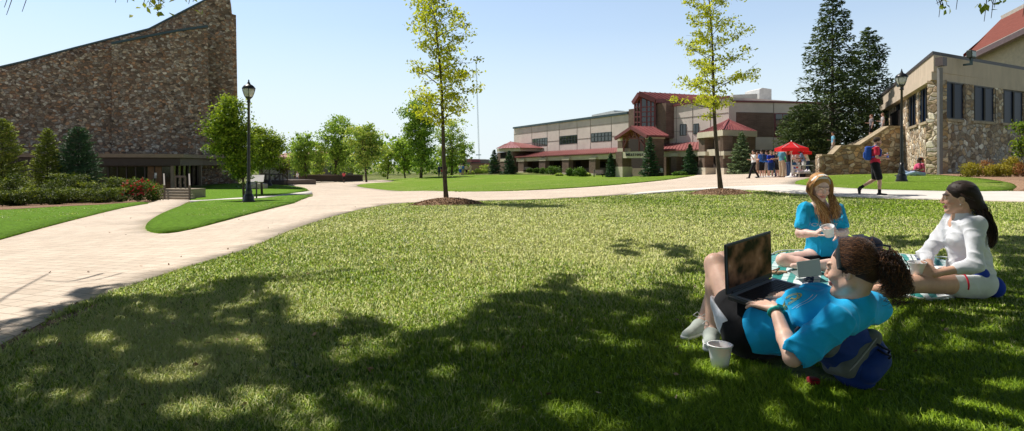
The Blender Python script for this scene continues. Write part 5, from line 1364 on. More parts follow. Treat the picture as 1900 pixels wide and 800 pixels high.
# ---- simple upright figures for the middle distance
def stand_joints(H, fwd_deg, loc, stride=0.0, arms=('down', 'down'), lean=0.0, bend=0.0, headyaw=0, headpitch=0):
    """fwd_deg: heading, 0 = away from the camera (+Y), 90 = towards -X"""
    k = H / 1.75
    a = rad(fwd_deg); f = np.array([-math.sin(a), math.cos(a), 0]); r = np.array([f[1], -f[0], 0]); u = np.array([0, 0, 1.])
    W = lambda x, y, z: np.array(loc) + (r * x + f * y + u * z) * k
    J = {'k': k}
    lean_ = lambda z: math.sin(lean) * max(0, z - .93)
    J['pel'] = W(0, 0, .96); J['chest'] = W(0, lean_(1.3), 1.28); J['neck'] = W(0, lean_(1.48), 1.475); J['head'] = W(0, lean_(1.62) + .025, 1.625)
    ha = a + rad(headyaw); hf = np.array([-math.sin(ha), math.cos(ha), -math.sin(rad(headpitch))]); J['hR'] = frame(hf, u + unit(hf) * 0.0 + f * .0)
    J['tR'] = frame(f, unit(J['neck'] - J['pel']))
    for sd, sg in (('L', -1), ('R', 1)):
        st = stride * (1 if sd == 'L' else -1)
        J['hip' + sd] = W(.09 * sg, 0, .93)
        J['kn' + sd] = W(.10 * sg, st * .30 + (.06 if st else 0.02), .49 - (0 if st >= 0 else -.03)); J['an' + sd] = W(.10 * sg, st * .62 - (.0 if st >= 0 else .02), .085 + (0 if st >= 0 else .07 * abs(stride)))
        J['to' + sd] = J['an' + sd] + (f * .16 - u * .055 + r * .02 * sg) * k
        J['sh' + sd] = W(.175 * sg, lean_(1.42), 1.425)
        m = arms[0 if sd == 'L' else 1]
        if m == 'down': e, w_ = (.23, -.01, 1.14), (.23, .06, .88)
        elif m == 'fwd': e, w_ = (.21, .04, 1.14), (.13, .26, 1.16)
        elif m == 'up': e, w_ = (.22, .12, 1.17), (.10, .22, 1.40)
        elif m == 'fold': e, w_ = (.23, .06, 1.15), (-.03, .18, 1.20)
        elif m == 'back': e, w_ = (.22, -.16, 1.18), (.22, -.20, .93)
        elif m == 'swing': e, w_ = (.22, .10, 1.15), (.20, .28, 1.0)
        elif m == 'out': e, w_ = (.30, .16, 1.20), (.28, .40, 1.25)
        J['el' + sd] = W(e[0] * sg, e[1] + lean_(1.15), e[2]); J['wr' + sd] = W(w_[0] * sg, w_[1] + lean_(1.2), w_[2])
    J['f'] = f
    return J
def body_core(S, J, fem=False, k=None):
    k = k or J['k']; T = J['tR']
    S.ell(J['pel'], np.array([.165, .115, .12]) * k, T, k=.05); S.cone(J['hipL'], J['hipR'], .09 * k, .09 * k, .04)
    S.ell(J['pel'] * .55 + J['chest'] * .45, np.array([.130 if fem else .145, .095, .15]) * k, T, k=.05)
    S.ell(J['chest'], np.array([.145 if fem else .165, .105, .165]) * k, T, k=.05)
    S.cone(J['shL'], J['shR'], .056 * k, .056 * k, .04); S.cone(J['chest'] * .3 + J['neck'] * .7, J['neck'], .075 * k, .055 * k, .04)
def body_limbs(S, J, fem=False, feet=True, hands=True, shell=0.0):
    k = J['k']
    for sd in 'LR':
        h_, kn, an, to = J['hip' + sd], J['kn' + sd], J['an' + sd], J['to' + sd]
        S.cone(h_, kn, .088 * k, .055 * k, .03); back = unit(kn * .5 + an * .5 - (J['f'] if 'f' in J else 0) * 0 - kn)
        mid = kn * .68 + an * .32; S.cone(kn, mid, .053 * k, .055 * k, .02); S.cone(mid, an, .052 * k, .035 * k, .02)
        if feet: S.cone(an - [0, 0, .03 * k], to, .036 * k, .028 * k, .02)
        sh, el, wr = J['sh' + sd], J['el' + sd], J['wr' + sd]
        S.cone(sh, el, .048 * k, .037 * k, .025); S.cone(el, el * .6 + wr * .4, .038 * k, .036 * k, .015); S.cone(el * .6 + wr * .4, wr, .036 * k, .025 * k, .015)
        if hands:
            d = unit(wr - el); S.cone(wr, wr + d * .08 * k, .026 * k, .03 * k, .01); S.cone(wr + d * .08 * k, wr + d * .15 * k, .026 * k, .014 * k, .01)
    S.cone(J['neck'], J['head'] - J['hR'][:, 2] * .03 * k - J['hR'][:, 1] * .02 * k, .056 * k, .052 * k, .02)

def simple_person(name, label, J, skin='fair', shirt=(.8, .8, .8), pants=(.02, .02, .02), legs='shorts', hair=(.08, .045, .02), hairstyle='short', shoes=(.1, .1, .1), h=.016, group=None, fem=False, sleeve=.55, hat=None, pack=None, beard=None):
    root = emp(name, (*(J['anL'][:2] + J['anR'][:2]) / 2, min(J['toL'][2], J['toR'][2])), label, 'person', group)
    k = J['k']; S = Solid(); body_core(S, J, fem); body_limbs(S, J, fem); head(S, J['head'], J['hR'], k, female=fem, detail=h < .013)
    sk = SK[skin]
    def paint(V):
        c = np.tile(np.array(sk), (len(V), 1)); paint_head(V, c, J['head'], J['hR'], k, sk, brow=np.array(hair) * .8, beard=beard); return c
    build_solid('body', S, h, M_skin, root, paint=paint)
    T = J['tR']; g = .018 * k
    # shirt
    S = Solid(); Jx = dict(J)
    S.ell(J['pel'] + T[:, 2] * .03, np.array([.175, .13, .12]) * k, T, k=.05); S.ell(J['pel'] * .5 + J['chest'] * .5, np.array([.160 if not fem else .145, .115, .17]) * k, T, k=.05)
    S.ell(J['chest'], np.array([.175 if not fem else .16, .125, .17]) * k, T, k=.05); S.cone(J['shL'], J['shR'], .068 * k, .068 * k, .04)
    for sd in 'LR':
        sh, el, wr = J['sh' + sd], J['el' + sd], J['wr' + sd]; e = sh + (el - sh) * min(1, sleeve * 1.1)
        S.cone(sh, e, .066 * k, .066 * k, .02)
        if sleeve > 1: S.cone(el, el + (wr - el) * .85, .055 * k, .042 * k, .02)
    S.cut(J['neck'] - T[:, 2] * .012 * k, T[:, 2]); S.ell(J['neck'] + T[:, 1] * .02 * k, .065 * k, k=.01, mode='s'); S.cut(J['pel'] - T[:, 2] * .07 * k, -T[:, 2])
    build_solid('shirt', S, h, cloth('cloth', shirt), root, disp=wrinkle(.012 * k, 18, 3))
    # lower garment
    S = Solid(); S.ell(J['pel'], np.array([.172, .125, .11]) * k, T, k=.05); S.cone(J['hipL'], J['hipR'], .10 * k, .10 * k, .04)
    for sd in 'LR':
        h_, kn, an = J['hip' + sd], J['kn' + sd], J['an' + sd]
        if legs == 'shorts': S.cone(h_, h_ + (kn - h_) * .88, .105 * k, .092 * k, .02); S.cut(h_ + (kn - h_) * 1.0, kn - h_) if False else None
        else: S.cone(h_, kn, .102 * k, .075 * k, .02); S.cone(kn, an, .073 * k, .058 * k, .02)
    build_solid('shorts' if legs == 'shorts' else 'trousers', S, h, cloth('cloth', pants), root, disp=wrinkle(.012 * k, 20, 5))
    # shoes
    for sd in 'LR':
        S = Solid(); an, to = J['an' + sd], J['to' + sd]; S.cone(an - [0, 0, .035 * k] - J['f'] * .03 * k, to, .045 * k, .037 * k, .02); S.cone(an - [0, 0, .03 * k], an + [0, 0, .01 * k], .044 * k, .043 * k, .01)
        build_solid('shoe', S, min(h, .014), plain('shoe', shoes, .6), root)
    # hair
    S = Solid(); R = J['hR']; c = J['head']; W = lambda x, y, z: c + R @ (np.array([x, y, z]) * k)
    S.ell(W(0, -.026, .042), np.array([.084, .098, .088]) * k, R, k=.02)
    if hairstyle == 'long': S.cone(W(0, -.07, -.02), W(0, -.10, -.18), .07 * k, .05 * k, .03)
    if hairstyle == 'bun': S.ell(W(0, -.13, .05), .045 * k, k=.01)
    S.ell(W(0, .075, -.035), np.array([.085, .075, .088]) * k, R, k=.008, mode='s'); S.cut(W(0, -.0, -.075) if hairstyle == 'short' else W(0, 0, -.4), -R[:, 2])
    build_solid('hair', S, h * .75, cloth('hair', hair, .6), root, disp=wrinkle(.01 * k, 60, 8))
    if hat:
        S = Solid(); S.ell(W(0, -.02, .065), np.array([.092, .108, .075]) * k, R); S.cut(W(0, 0, .045), -R[:, 2]); S.cone(W(-.03, .09, .052), W(.03, .09, .052), .022 * k, k=.01); S.box(W(0, .11, .05), np.array([.06, .06, .008]) * k, R, .006)
        build_solid('cap', S, h * .7, cloth('cap', hat), root)
    if pack:
        S = Solid(); S.box(J['chest'] - T[:, 1] * .20 * k + T[:, 2] * -.02, np.array([.14, .085, .21]) * k, T, .06); S.box(J['chest'] - T[:, 1] * .27 * k - T[:, 2] * .08, np.array([.10, .05, .10]) * k, T, .04)
        for sg in (-1, 1):
            a = J['chest'] + T[:, 0] * .11 * sg * k; S.chain([a - T[:, 1] * .13 * k + T[:, 2] * .15 * k, a + T[:, 2] * .215 * k - T[:, 1] * .01, a + T[:, 1] * .125 * k + T[:, 2] * .08 * k, a + T[:, 1] * .11 * k + T[:, 0] * .04 * sg * k - T[:, 2] * .08 * k, a - T[:, 1] * .1 * k + T[:, 0] * .05 * sg - T[:, 2] * .13 * k], [.02 * k] * 5, .01)
        bp_ = emp('backpack', J['chest'] - T[:, 1] * .2, pack[1], 'backpack'); build_solid('bag', S, h, cloth('pack', pack[0]), bp_)
    return root
# ------------------------------------------------------------------ street furniture
M_iron = plain('black_painted_iron', (.012, .013, .014), .38, .5, var=.2)
M_lampglass = NT('frosted_lamp_glass'); M_lampglass.col((.66, .66, .62)).rough(.25, .6); M_lampglass.b.inputs['Transmission Weight'].default_value = .35; M_lampglass = M_lampglass.m
def lamp_post(base, H, label, s=1.0, simple=False):
    r = emp('street_lamp', base, label, 'street lamp', None); n = 16
    m = MB(); m.lathe([(0, -.02), (.24*s, -.02), (.24*s, .05), (0, .05)], base, 20); m.build('concrete_footing', M_step, r)
    m = MB(); m.lathe([(0, .04), (.20*s, .04), (.20*s, .10), (.17*s, .14), (.175*s, .22), (.14*s, .30), (.11*s, .36), (.125*s, .40), (.10*s, .46), (.07*s, .62), (.062*s, .75), (0, .75)], base, 20); m.build('base', M_iron, r, True)
    m = MB(); m.lathe([(.06*s, .7), (.045*s, H * .55), (.04*s, H - .72), (.075*s, H - .70), (.05*s, H - .66), (.05*s, H - .60), (.10*s, H - .55), (.12*s, H - .52), (0, H - .52)], base, n); m.build('pole', M_iron, r, True)
    m = MB(); m.lathe([(0, H - .52), (.11*s, H - .52), (.15*s, H - .42), (.185*s, H - .30), (.19*s, H - .235), (0, H - .235)], base, 20); gl_ = m.build('globe', M_lampglass, r, True)
    m = MB()
    for i in range(4):
        a = i * math.pi / 2 + .4; m.tube([base + [math.cos(a) * q * s, math.sin(a) * q * s, z] for q, z in ((.115, H - .52), (.158, H - .42), (.193, H - .30), (.197, H - .24))], .009, 5)
    m.build('cage', M_iron, r)
    m = MB(); m.lathe([(.215*s, H - .245), (.22*s, H - .22), (.17*s, H - .15), (.12*s, H - .11), (.07*s, H - .085), (.045*s, H - .05), (.05*s, H - .03), (.02*s, H), (.028*s, H + .03), (.004, H + .09), (0, H + .09)], base, 20)
    m.lathe([(0, H - .24), (.215*s, H - .245)], base, 20); m.build('cap', M_iron, r, True)
    return r
b = Gat(461.5, 20.3)
lamp_post(b, CAMZ + (HY - 152) * 20.3 / F - b[2], 'tall black street lamp on the pointed lawn island by the maple', 1.0)
b = Gat(1673, 22.5); lamp_post(b, CAMZ + (HY - 132) * 22.5 / F - b[2], 'tall black street lamp on the small lawn by the stone building', 1.0)
b = G(500, 344); k = 56; b = Gat(500, k); lamp_post(b, CAMZ + (HY - 278) * k / F - b[2], 'distant street lamp beside the terrace wall', 1.3)
k = 100; b = Gat(538, k); lamp_post(b, CAMZ + (HY - 312) * k / F - b[2] + .3, 'farthest small lamp post at the plaza edge', 1.3)

# boulder and plaque
b = G(473, 350); bo = emp('boulder', b, 'pale flat-topped boulder behind the left lamp post', 'boulder')
S = Solid(); S.ell(b + [0, 0, .25], (.85, .6, .38), k=.05); S.box(b + [.3, .1, .2], (.6, .5, .28), rd=.15, k=.2); S.cut(b + [0, 0, .52], (.1, 0, 1)); S.cut(b + [0, 0, -.05], (0, 0, -1))
build_solid('rock', S, .05, plain('pale_rock', (.58, .49, .40), .9, var=.25, bump=.5, bscale=6), bo, disp=wrinkle(.08, 4, 2))
b = Gat(476, 30.5); pl_ = emp('plaque_sign', b, 'grey slanted plaque on a thin post in front of the boulder', 'sign')
m = MB(); m.bar(b, b + [0, 0, .95], .06); m.build('post', M_iron, pl_)
m = MB(); m.slab([b + [-.42, -.28, .88], b + [.42, -.16, .88], b + [.3, .25, 1.22], b + [-.5, .12, 1.22]], (0, 0, .03)); m.build('plate', plain('plaque_grey', (.32, .29, .26), .5), pl_)

# benches in front of the hall, planter barrels
def bench(px, D, w_, label, seat=(.45, .36, .34)):
    k = D / F; b = Gat(px, D); r = emp('park_bench', b, label, 'bench'); W_ = w_ * k; d = np.array([.75, -.25, 0]); d /= np.linalg.norm(d); n = np.array([-d[1], d[0], 0])
    m = MB(); mt = plain('bench_slats', seat, .7)
    for i in range(3): m.bar(b - d * W_/2 - n * (.1 - .16 * i) + [0, 0, .45], b + d * W_/2 - n * (.1 - .16 * i) + [0, 0, .45], .13, .04)
    m.build('seat', mt, r); m = MB()
    for i in range(3): m.bar(b - d * W_/2 + n * (.32 + .03 * i) + [0, 0, .58 + .13 * i], b + d * W_/2 + n * (.32 + .03 * i) + [0, 0, .58 + .13 * i], .04, .11)
    m.build('backrest', mt, r)
    for sg in (-1, 1):
        m = MB(); q = b + d * sg * W_ * .42; m.bar(q - n * .1, q - n * .1 + [0, 0, .45], .06); m.bar(q + n * .28, q + n * .34 + [0, 0, .92], .06); m.bar(q - n * .12 + [0, 0, .42], q + n * .3 + [0, 0, .42], .05); m.build('leg', M_iron, r)
bench(977, 96, 14, 'bench in front of the far left of the hall', (.35, .30, .26)); bench(1110, 73, 19, 'greyish bench left of the hall entrance')
bench(1227, 64, 8, 'white bench beside the person in green', (.75, .72, .68))

# trunks lying / dark mulch spot
# umbrellas and the refreshment table
M_redc = NT('red_canopy_cloth'); _p = M_redc.coord(); M_redc.col(M_redc.mix(1.0, (.80, .035, .045), M_redc.ramp(M_redc.noise(_p, 2, 3), [(.3, .9), (.7, 1.05)]), 'MULTIPLY')).rough(.75, .2)
_tr = M_redc.n('ShaderNodeBsdfTranslucent'); _tr.inputs[0].default_value = (.9, .03, .04, 1); _mx = M_redc.n('ShaderNodeMixShader'); _mx.inputs[0].default_value = .4
M_redc.l(M_redc.b.outputs[0], _mx.inputs[1]); M_redc.l(_tr.outputs[0], _mx.inputs[2]); M_redc.l(_mx.outputs[0], M_redc.out.inputs[0]); M_redc = M_redc.m
M_alu = plain('white_pole', (.62, .60, .58), .4, .5)
def umbrella(px, D, top, eave, wpx, label, sides=8, foot=True):
    k = D / F; b = Gat(px, D); zt = CAMZ + (HY - top) * k; ze = CAMZ + (HY - eave) * k; R_ = wpx * k / 2; r = emp('market_umbrella', b, label, 'umbrella')
    m = MB(); m.tube([b, [b[0], b[1], zt + .05]], .035, 8); m.build('pole', M_alu, r, True)
    c = MB(); rim = [np.array([b[0] + R_ * math.cos(a), b[1] + R_ * math.sin(a), ze]) for a in [2 * math.pi * (i + .5) / sides for i in range(sides)]]
    apex = np.array([b[0], b[1], zt]); mid = [(apex * .5 + q * .5) - [0, 0, .05] for q in rim]
    N_ = sides; vs = [apex] + mid + rim + [q - [0, 0, .18] for q in rim]
    fs = [(0, 1 + i, 1 + (i + 1) % N_) for i in range(N_)] + [(1 + i, 1 + N_ + i, 1 + N_ + (i + 1) % N_, 1 + (i + 1) % N_) for i in range(N_)] + [(1 + N_ + i, 1 + 2 * N_ + i, 1 + 2 * N_ + (i + 1) % N_, 1 + N_ + (i + 1) % N_) for i in range(N_)]
    c.add(vs, fs); c.build('canopy', M_redc, r)
    for q in rim:
        m = MB(); m.bar(apex - [0, 0, .04], q - [0, 0, .02], .025); m.bar([b[0], b[1], ze - .25 + (zt - ze) * .1], (apex * .45 + q * .55) - [0, 0, .05], .018); m.build('rib', M_alu, r)
    m = MB(); m.lathe([(0, 0), (.34, 0), (.34, .07), (.1, .12), (.05, .3), (0, .3)], b, 16); m.build('base', M_white, r, True)
umbrella(1468.5, 34.2, 262, 275, 58, 'front red umbrella over the refreshment table', 6)
umbrella(1478.5, 36.4, 274, 281.5, 50, 'rear red umbrella half behind the front one', 6)
k = 34.4 / F
b = Gat(1490, 34.6); tb = emp('serving_table', b, 'low table with pale top and brown boxes under it at the umbrellas', 'table')
zt = CAMZ + (HY - 321) * 34.6 / F
m = MB(); m.box((b[0], b[1], zt), (.78, .7, .05)); m.build('tabletop', plain('pale_tabletop', (.72, .64, .52), .6), tb)
for sx in (-.36, .36):
    for sy in (-.3, .3): m = MB(); m.bar((b[0] + sx, b[1] + sy, b[2]), (b[0] + sx, b[1] + sy, zt - .02), .05); m.build('leg', plain('pale_tabletop', (.72, .64, .52), .6), tb)
for dx, lb, c in ((-.19, 'black crate under the serving table', (.02, .02, .02)), (.17, 'brown cardboard box under the serving table', (.38, .22, .11))):
    q = emp('crate', b + [dx, -.1, 0], lb, 'crate'); m = MB(); z0_, z1_ = b[2] + .01, zt - .05; m.box((b[0] + dx, b[1] - .12, (z0_ + z1_) / 2), (.33, .42, z1_ - z0_)); m.build('body', plain('crate', c, .8), q, bevel=.01)
    m = MB(); m.box((b[0] + dx, b[1] - .335, z1_ - .03), (.3, .012, .03)); m.build('rim', plain('crate_rim', tuple(v * .6 for v in c), .8), q)
for i, (dx, c, lb) in enumerate([(-.28, (.75, .75, .78), 'white bag on the serving table next to the pole'), (-.08, (.85, .85, .85), 'second white bag in the middle of the serving table'), (.16, (.8, .82, .9), 'crumpled pale blue bag on the serving table'), (.31, (.9, .9, .9), 'small white package at the right end of the serving table')]):
    S = Solid(); q = np.array([b[0] + dx, b[1] - .05, zt + .1]); S.ell(q, (.10, .1, .10 - .015 * i)); S.cone(q, q + [0.02, 0, .11], .05, .02)
    rt = emp('plastic_bag', q - [0, 0, .1], lb, 'bag'); build_solid('bag', S, .02, plain('bag', c, .4), rt, disp=wrinkle(.03, 30, i))
b = Gat(1476, 35.4); tb = emp('serving_counter', b, 'tall white serving cart with coloured packages behind the umbrella pole', 'cart'); k = 35.4 / F
zt2 = CAMZ + (HY - 307) * k
m = MB(); m.box((b[0], b[1], (b[2] + zt2) / 2 + .1), (.48, .4, zt2 - b[2] - .2)); m.build('body', plain('cart_white', (.66, .64, .62), .6), tb, bevel=.02)
m = MB(); m.box((b[0] + .35, b[1] + .1, zt2 - .0), (1.25, .55, .04)); m.build('counter', M_white, tb)
for i, (dx, dz, c) in enumerate([(-.15, -.15, (.05, .08, .5)), (.0, -.12, (.6, .05, .05)), (.1, -.3, (.7, .5, .05)), (-.05, -.35, (.1, .2, .6))]):
    m = MB(); m.box((b[0] + dx, b[1] - .205, zt2 + dz), (.12, .012, .10)); m.build('printed_patch', plain('patch', c, .5), tb)
for i, (dx, c, lb) in enumerate([(-.1, (.02, .15, .35), 'dark blue tub on the white serving cart'), (.12, (.8, .8, .82), 'white cup stack on the serving cart'), (.5, (.85, .85, .85), 'white tray stack at the cart end')]):
    q = np.array([b[0] + dx, b[1], zt2 + .02]); rt = emp('tub', q, lb, 'container'); m = MB(); m.lathe([(0, 0), (.10, 0), (.13, .14), (0, .14)], q, 14); m.build('tub', plain('tub', c, .4), rt, True)
    m = MB(); m.lathe([(.131, .135), (.14, .15), (0, .155)], q, 14); m.build('rim', plain('tub', c, .4), rt, True)

# ------------------------------------------------------------------ people further away
def gp(px, py_feet, hpx, Hm=None, D=None):
    """place for a standing figure: feet row and pixel height"""
    Hm = Hm or 1.75; D = D or hpx and F * Hm / hpx; return Gat(px, D)
Q = 'queue of people at the umbrellas'
def q_person(px, D, H, deg, arms, label, **kw):
    b = Gat(px, D); b[2] += .0
    kw.setdefault('stride', 0); st = kw.pop('stride'); J = stand_joints(H, deg, b, stride=st, arms=arms, headpitch=kw.pop('hp', 5), lean=kw.pop('lean', 0)); kw.setdefault('h', .02)
    return simple_person('person', label, J, **kw)
NV = (.02, .05, .16); RB = (.02, .10, .55); BK = (.012, .012, .014)
q_person(1398.5, 35.6, 1.72, 95, ('up', 'fwd'), 'person in white shirt and black trousers striding left past the queue', skin='mid', shirt=(.82, .82, .82), pants=BK, legs='trousers', hair=(.02, .015, .01), shoes=BK, stride=.55)
q_person(1406, 38.5, 1.70, 80, ('fwd', 'fwd'), 'person in brown clothes half hidden behind the striding person', skin='mid', shirt=(.28, .16, .10), pants=(.20, .13, .09), hair=(.05, .03, .02), shoes=(.5, .5, .5), group=Q)
q_person(1413.5, 36.8, 1.76, 20, ('fwd', 'fwd'), 'person in blue shirt with dark backpack and black shorts in the queue', shirt=(.05, .18, .60), pants=BK, hair=(.03, .02, .015), shoes=(.6, .6, .6), pack=(NV, 'dark blue backpack worn by the person third from the left of the queue'), group=Q)
q_person(1422.5, 37.8, 1.74, 10, ('down', 'fwd'), 'person in plain bright blue shirt and grey shorts in the queue', skin='mid', shirt=(.03, .20, .70), pants=(.38, .36, .34), hair=(.05, .02, .015), shoes=(.7, .7, .7), group=Q)
q_person(1430, 37.2, 1.70, 185, ('fold', 'fold'), 'person in royal blue shirt and navy shorts with folded arms', shirt=(.02, .06, .50), pants=NV, hair=(.25, .14, .06), shoes=(.4, .4, .4), group=Q)
q_person(1436, 39.2, 1.72, 170, ('down', 'down'), 'brown haired person standing behind the one with folded arms', skin='mid', shirt=(.03, .03, .05), pants=NV, legs='trousers', hair=(.12, .06, .03), shoes=BK, group=Q)
q_person(1443, 36.9, 1.78, 100, ('fwd', 'fwd'), 'person in black shirt and black shorts facing left in the queue', skin='fair', shirt=BK, pants=BK, hair=(.06, .04, .03), shoes=(.5, .4, .35), group=Q)
q_person(1450.5, 35.8, 1.86, 290, ('down', 'up'), 'tall fair haired person in teal shirt and khaki trousers facing the table', skin='fair', shirt=(.10, .30, .42), pants=(.50, .40, .28), legs='trousers', hair=(.45, .28, .12), shoes=(.08, .03, .03), group=Q)
q_person(1457, 37.6, 1.66, 270, ('fwd', 'down'), 'person in green shirt half hidden behind the tall fair haired one', skin='fair', shirt=(.03, .42, .13), pants=(.45, .38, .30), legs='trousers', hair=(.10, .05, .03), shoes=BK, group=Q)
q_person(1463.5, 35.0, 1.66, 280, ('fwd', 'fwd'), 'long haired person in black top and blue jeans beside the umbrella pole', skin='fair', fem=True, shirt=BK, pants=(.03, .06, .14), legs='trousers', hair=(.18, .06, .02), hairstyle='long', shoes=BK, group=Q)
q_person(1477.5, 37.4, 1.70, 160, ('fwd', 'fwd'), 'person with green cap and white shirt serving behind the cart', skin='fair', shirt=(.75, .75, .72), pants=(.1, .1, .1), hair=(.2, .1, .05), hat=(.02, .42, .24), group=Q)
q_person(1485.5, 38.0, 1.70, 120, ('fwd', 'fwd'), 'person with reddish hair standing behind the servers', skin='tan', shirt=(.35, .10, .06), pants=(.1, .1, .1), hair=(.22, .05, .02), group=Q)
q_person(1492, 35.6, 1.70, 70, ('fwd', 'fwd'), 'person in slate blue shirt and light grey trousers bending to the table', skin='dark', shirt=(.20, .26, .42), pants=(.45, .43, .40), legs='trousers', hair=(.02, .02, .02), shoes=BK, group=Q, lean=.35)
q_person(1499, 36.6, 1.72, 60, ('fwd', 'fwd'), 'person in white shirt and blue jeans at the right end of the table', skin='mid', shirt=(.85, .85, .85), pants=(.04, .08, .18), legs='trousers', hair=(.02, .02, .02), group=Q, lean=.3)
# on the stairs
def st_person(px, D_, H, deg, zf, label, **kw):
    x = (px - CX) / F * D_; J = stand_joints(H, deg, np.array([x, D_, zf]), arms=kw.pop('arms', ('down', 'fwd')), stride=kw.pop('stride', .25)); return simple_person('person', label, J, h=.02, **kw)
for px, deg, H, lb, kw in [(1546, 75, 1.70, 'person in light blue shirt at the foot of the stone stairs', dict(shirt=(.20, .48, .70), pants=(.5, .45, .40), skin='tan', hair=(.03, .02, .02))),
                           (1617, 80, 1.72, 'person in grey shirt and black shorts halfway down the stairs', dict(shirt=(.22, .20, .22), pants=BK, skin='fair', hair=(.20, .08, .04))),
                           (1638, 70, 1.68, 'pale dressed person highest up on the stone stairs', dict(shirt=(.62, .55, .55), pants=(.3, .3, .33), skin='fair', hair=(.25, .14, .08)))]:
    D_ = 41.4; x = (px - CX) / F * D_; st_person(px, D_, H, deg, stair_z(x), lb, **kw)
# plaza and lawn
far = [(552, 84, 1.72, 150, 'person in white shirt carrying a dark bag across the plaza', dict(shirt=(.75, .72, .72), pants=(.05, .07, .12), legs='trousers', hair=(.10, .05, .03), skin='fair', stride=.3)),
       (638, 88, 1.75, 0, 'person in red shirt and black shorts walking on the far plaza', dict(shirt=(.60, .10, .12), pants=BK, hair=(.02, .02, .02), skin='dark', stride=.2)),
       (815, 86, 1.72, 30, 'leftmost dark dressed person of the trio on the oval lawn', dict(shirt=(.04, .07, .14), pants=(.03, .04, .07), legs='trousers', hair=(.02, .02, .02), skin='tan')),
       (821, 85, 1.72, 10, 'person in black holding a small red bag on the lawn', dict(shirt=(.02, .02, .03), pants=(.02, .02, .04), legs='trousers', hair=(.02, .02, .02), skin='tan')),
       (827.5, 88, 1.70, 340, 'dark dressed person peeking past the young tree trunk', dict(shirt=(.10, .05, .05), pants=(.03, .03, .05), legs='trousers', hair=(.02, .02, .02), skin='tan')),
       (854, 86, 1.76, 200, 'person in white shirt and bright blue shorts on the lawn', dict(shirt=(.85, .85, .88), pants=(.02, .10, .60), hair=(.2, .1, .05), skin='fair', arms=('down', 'out'))),
       (859, 88, 1.70, 20, 'person in blue behind the white shirted one', dict(shirt=(.05, .18, .60), pants=(.3, .25, .2), hair=(.05, .03, .02), skin='fair')),
       (865.5, 90, 1.55, 180, 'person in pale top and dark shorts on the far lawn', dict(shirt=(.65, .50, .42), pants=BK, hair=(.1, .05, .03), skin='fair')),
       (873, 90, 1.62, 0, 'person in peach top at the right end of the lawn group', dict(shirt=(.70, .50, .40), pants=(.55, .45, .38), hair=(.03, .02, .02), skin='fair')),
       (1160, 71.5, 1.66, 100, 'person in blue top and shorts standing before the hall sign', dict(shirt=(.05, .14, .50), pants=(.45, .40, .38), hair=(.2, .1, .05), skin='fair', arms=('up', 'down'), fem=True))]
for px, D_, H, deg, lb, kw in far:
    b = Gat(px, D_); st = kw.pop('stride', 0); J = stand_joints(H, deg, b, stride=st, arms=kw.pop('arms', ('down', 'fwd'))); simple_person('person', lb, J, h=.032, **kw)
b = Gat(547, 84); q = b + [-.1, 0, .42]; bg_ = emp('carried_bag', q, 'dark round bag held by the person crossing the plaza', 'bag'); S = Solid(); S.ell(q, (.34, .16, .3)); S.cone(q + [0, 0, .25], q + [.25, 0, .5], .03); build_solid('bag', S, .04, cloth('bag', (.02, .03, .06)), bg_)
b = Gat(821, 84.6); q = b + [0, -.2, .85]; bg_ = emp('carried_bag', q, 'small red bag held by the person in black', 'bag'); S = Solid(); S.ell(q, (.22, .1, .16)); S.cone(q, q + [0, .15, .25], .03); build_solid('bag', S, .03, cloth('bag', (.75, .05, .08)), bg_)

# ---- seated figures in the middle distance
def seated(px, D, deg, label, shirt, pants, skin, hair, style='short', s=1.0, zoff=0.0, legs='shorts', group=None, lean=-.1, fem=True, h=.022, knee=.32):
    b = Gat(px, D) + [0, 0, zoff]; a = rad(deg); f = np.array([-math.sin(a), math.cos(a), 0]); r = np.array([f[1], -f[0], 0]); u = np.array([0, 0, 1.])
    W = lambda x, y, z: b + (r * x + f * y + u * z) * s
    J = {'k': s, 'f': f, 'pel': W(0, 0, .13), 'chest': W(0, lean * .5, .46), 'neck': W(0, lean, .64), 'head': W(0, lean + .02, .79)}
    J['tR'] = frame(f, unit(J['neck'] - J['pel'])); J['hR'] = frame(f, u)
    for sd, sg in (('L', -1), ('R', 1)):
        J['hip' + sd] = W(.09 * sg, 0, .12); J['kn' + sd] = W(.13 * sg, .40, knee); J['an' + sd] = W(.10 * sg, .62 if knee > .2 else .8, .07); J['to' + sd] = J['an' + sd] + f * .14 - u * .02
        J['sh' + sd] = W(.17 * sg, lean * .95, .59); J['el' + sd] = W(.24 * sg, lean + .02, .33); J['wr' + sd] = W(.16 * sg, .2, .30)
    return simple_person('person', label, J, skin=skin, shirt=shirt, pants=pants, legs=legs, hair=hair, hairstyle=style, h=h, fem=fem, group=group)
seated(1697, 28.0, 55, 'person in pink shirt and pale jeans sitting by the stone wall', (.72, .10, .22), (.45, .58, .75), 'dark', (.02, .015, .01), lean=-.2, knee=.22, legs='trousers')
seated(1711, 27.9, 80, 'red haired person in pink shirt seen from behind by the wall', (.70, .10, .20), (.45, .58, .75), 'fair', (.45, .12, .05), 'long', lean=.05, knee=.2, legs='trousers')
seated(1217, 66.5, 160, 'person in green shirt sitting near the white bench', (.03, .45, .12), (.6, .5, .4), 'fair', (.10, .05, .03), zoff=.3, h=.03)

# ---- student walking past on the right
b = Gat(1624, 18.2)
H = 1.80; J = stand_joints(H, 244, b, stride=.0, arms=('fwd', 'down'), lean=.04, headpitch=12)
f = J['f']; r_v = np.array([f[1], -f[0], 0]); k = J['k']; W = lambda x, y, z: b + (r_v * x + f * y + np.array([0, 0, 1.]) * z) * k
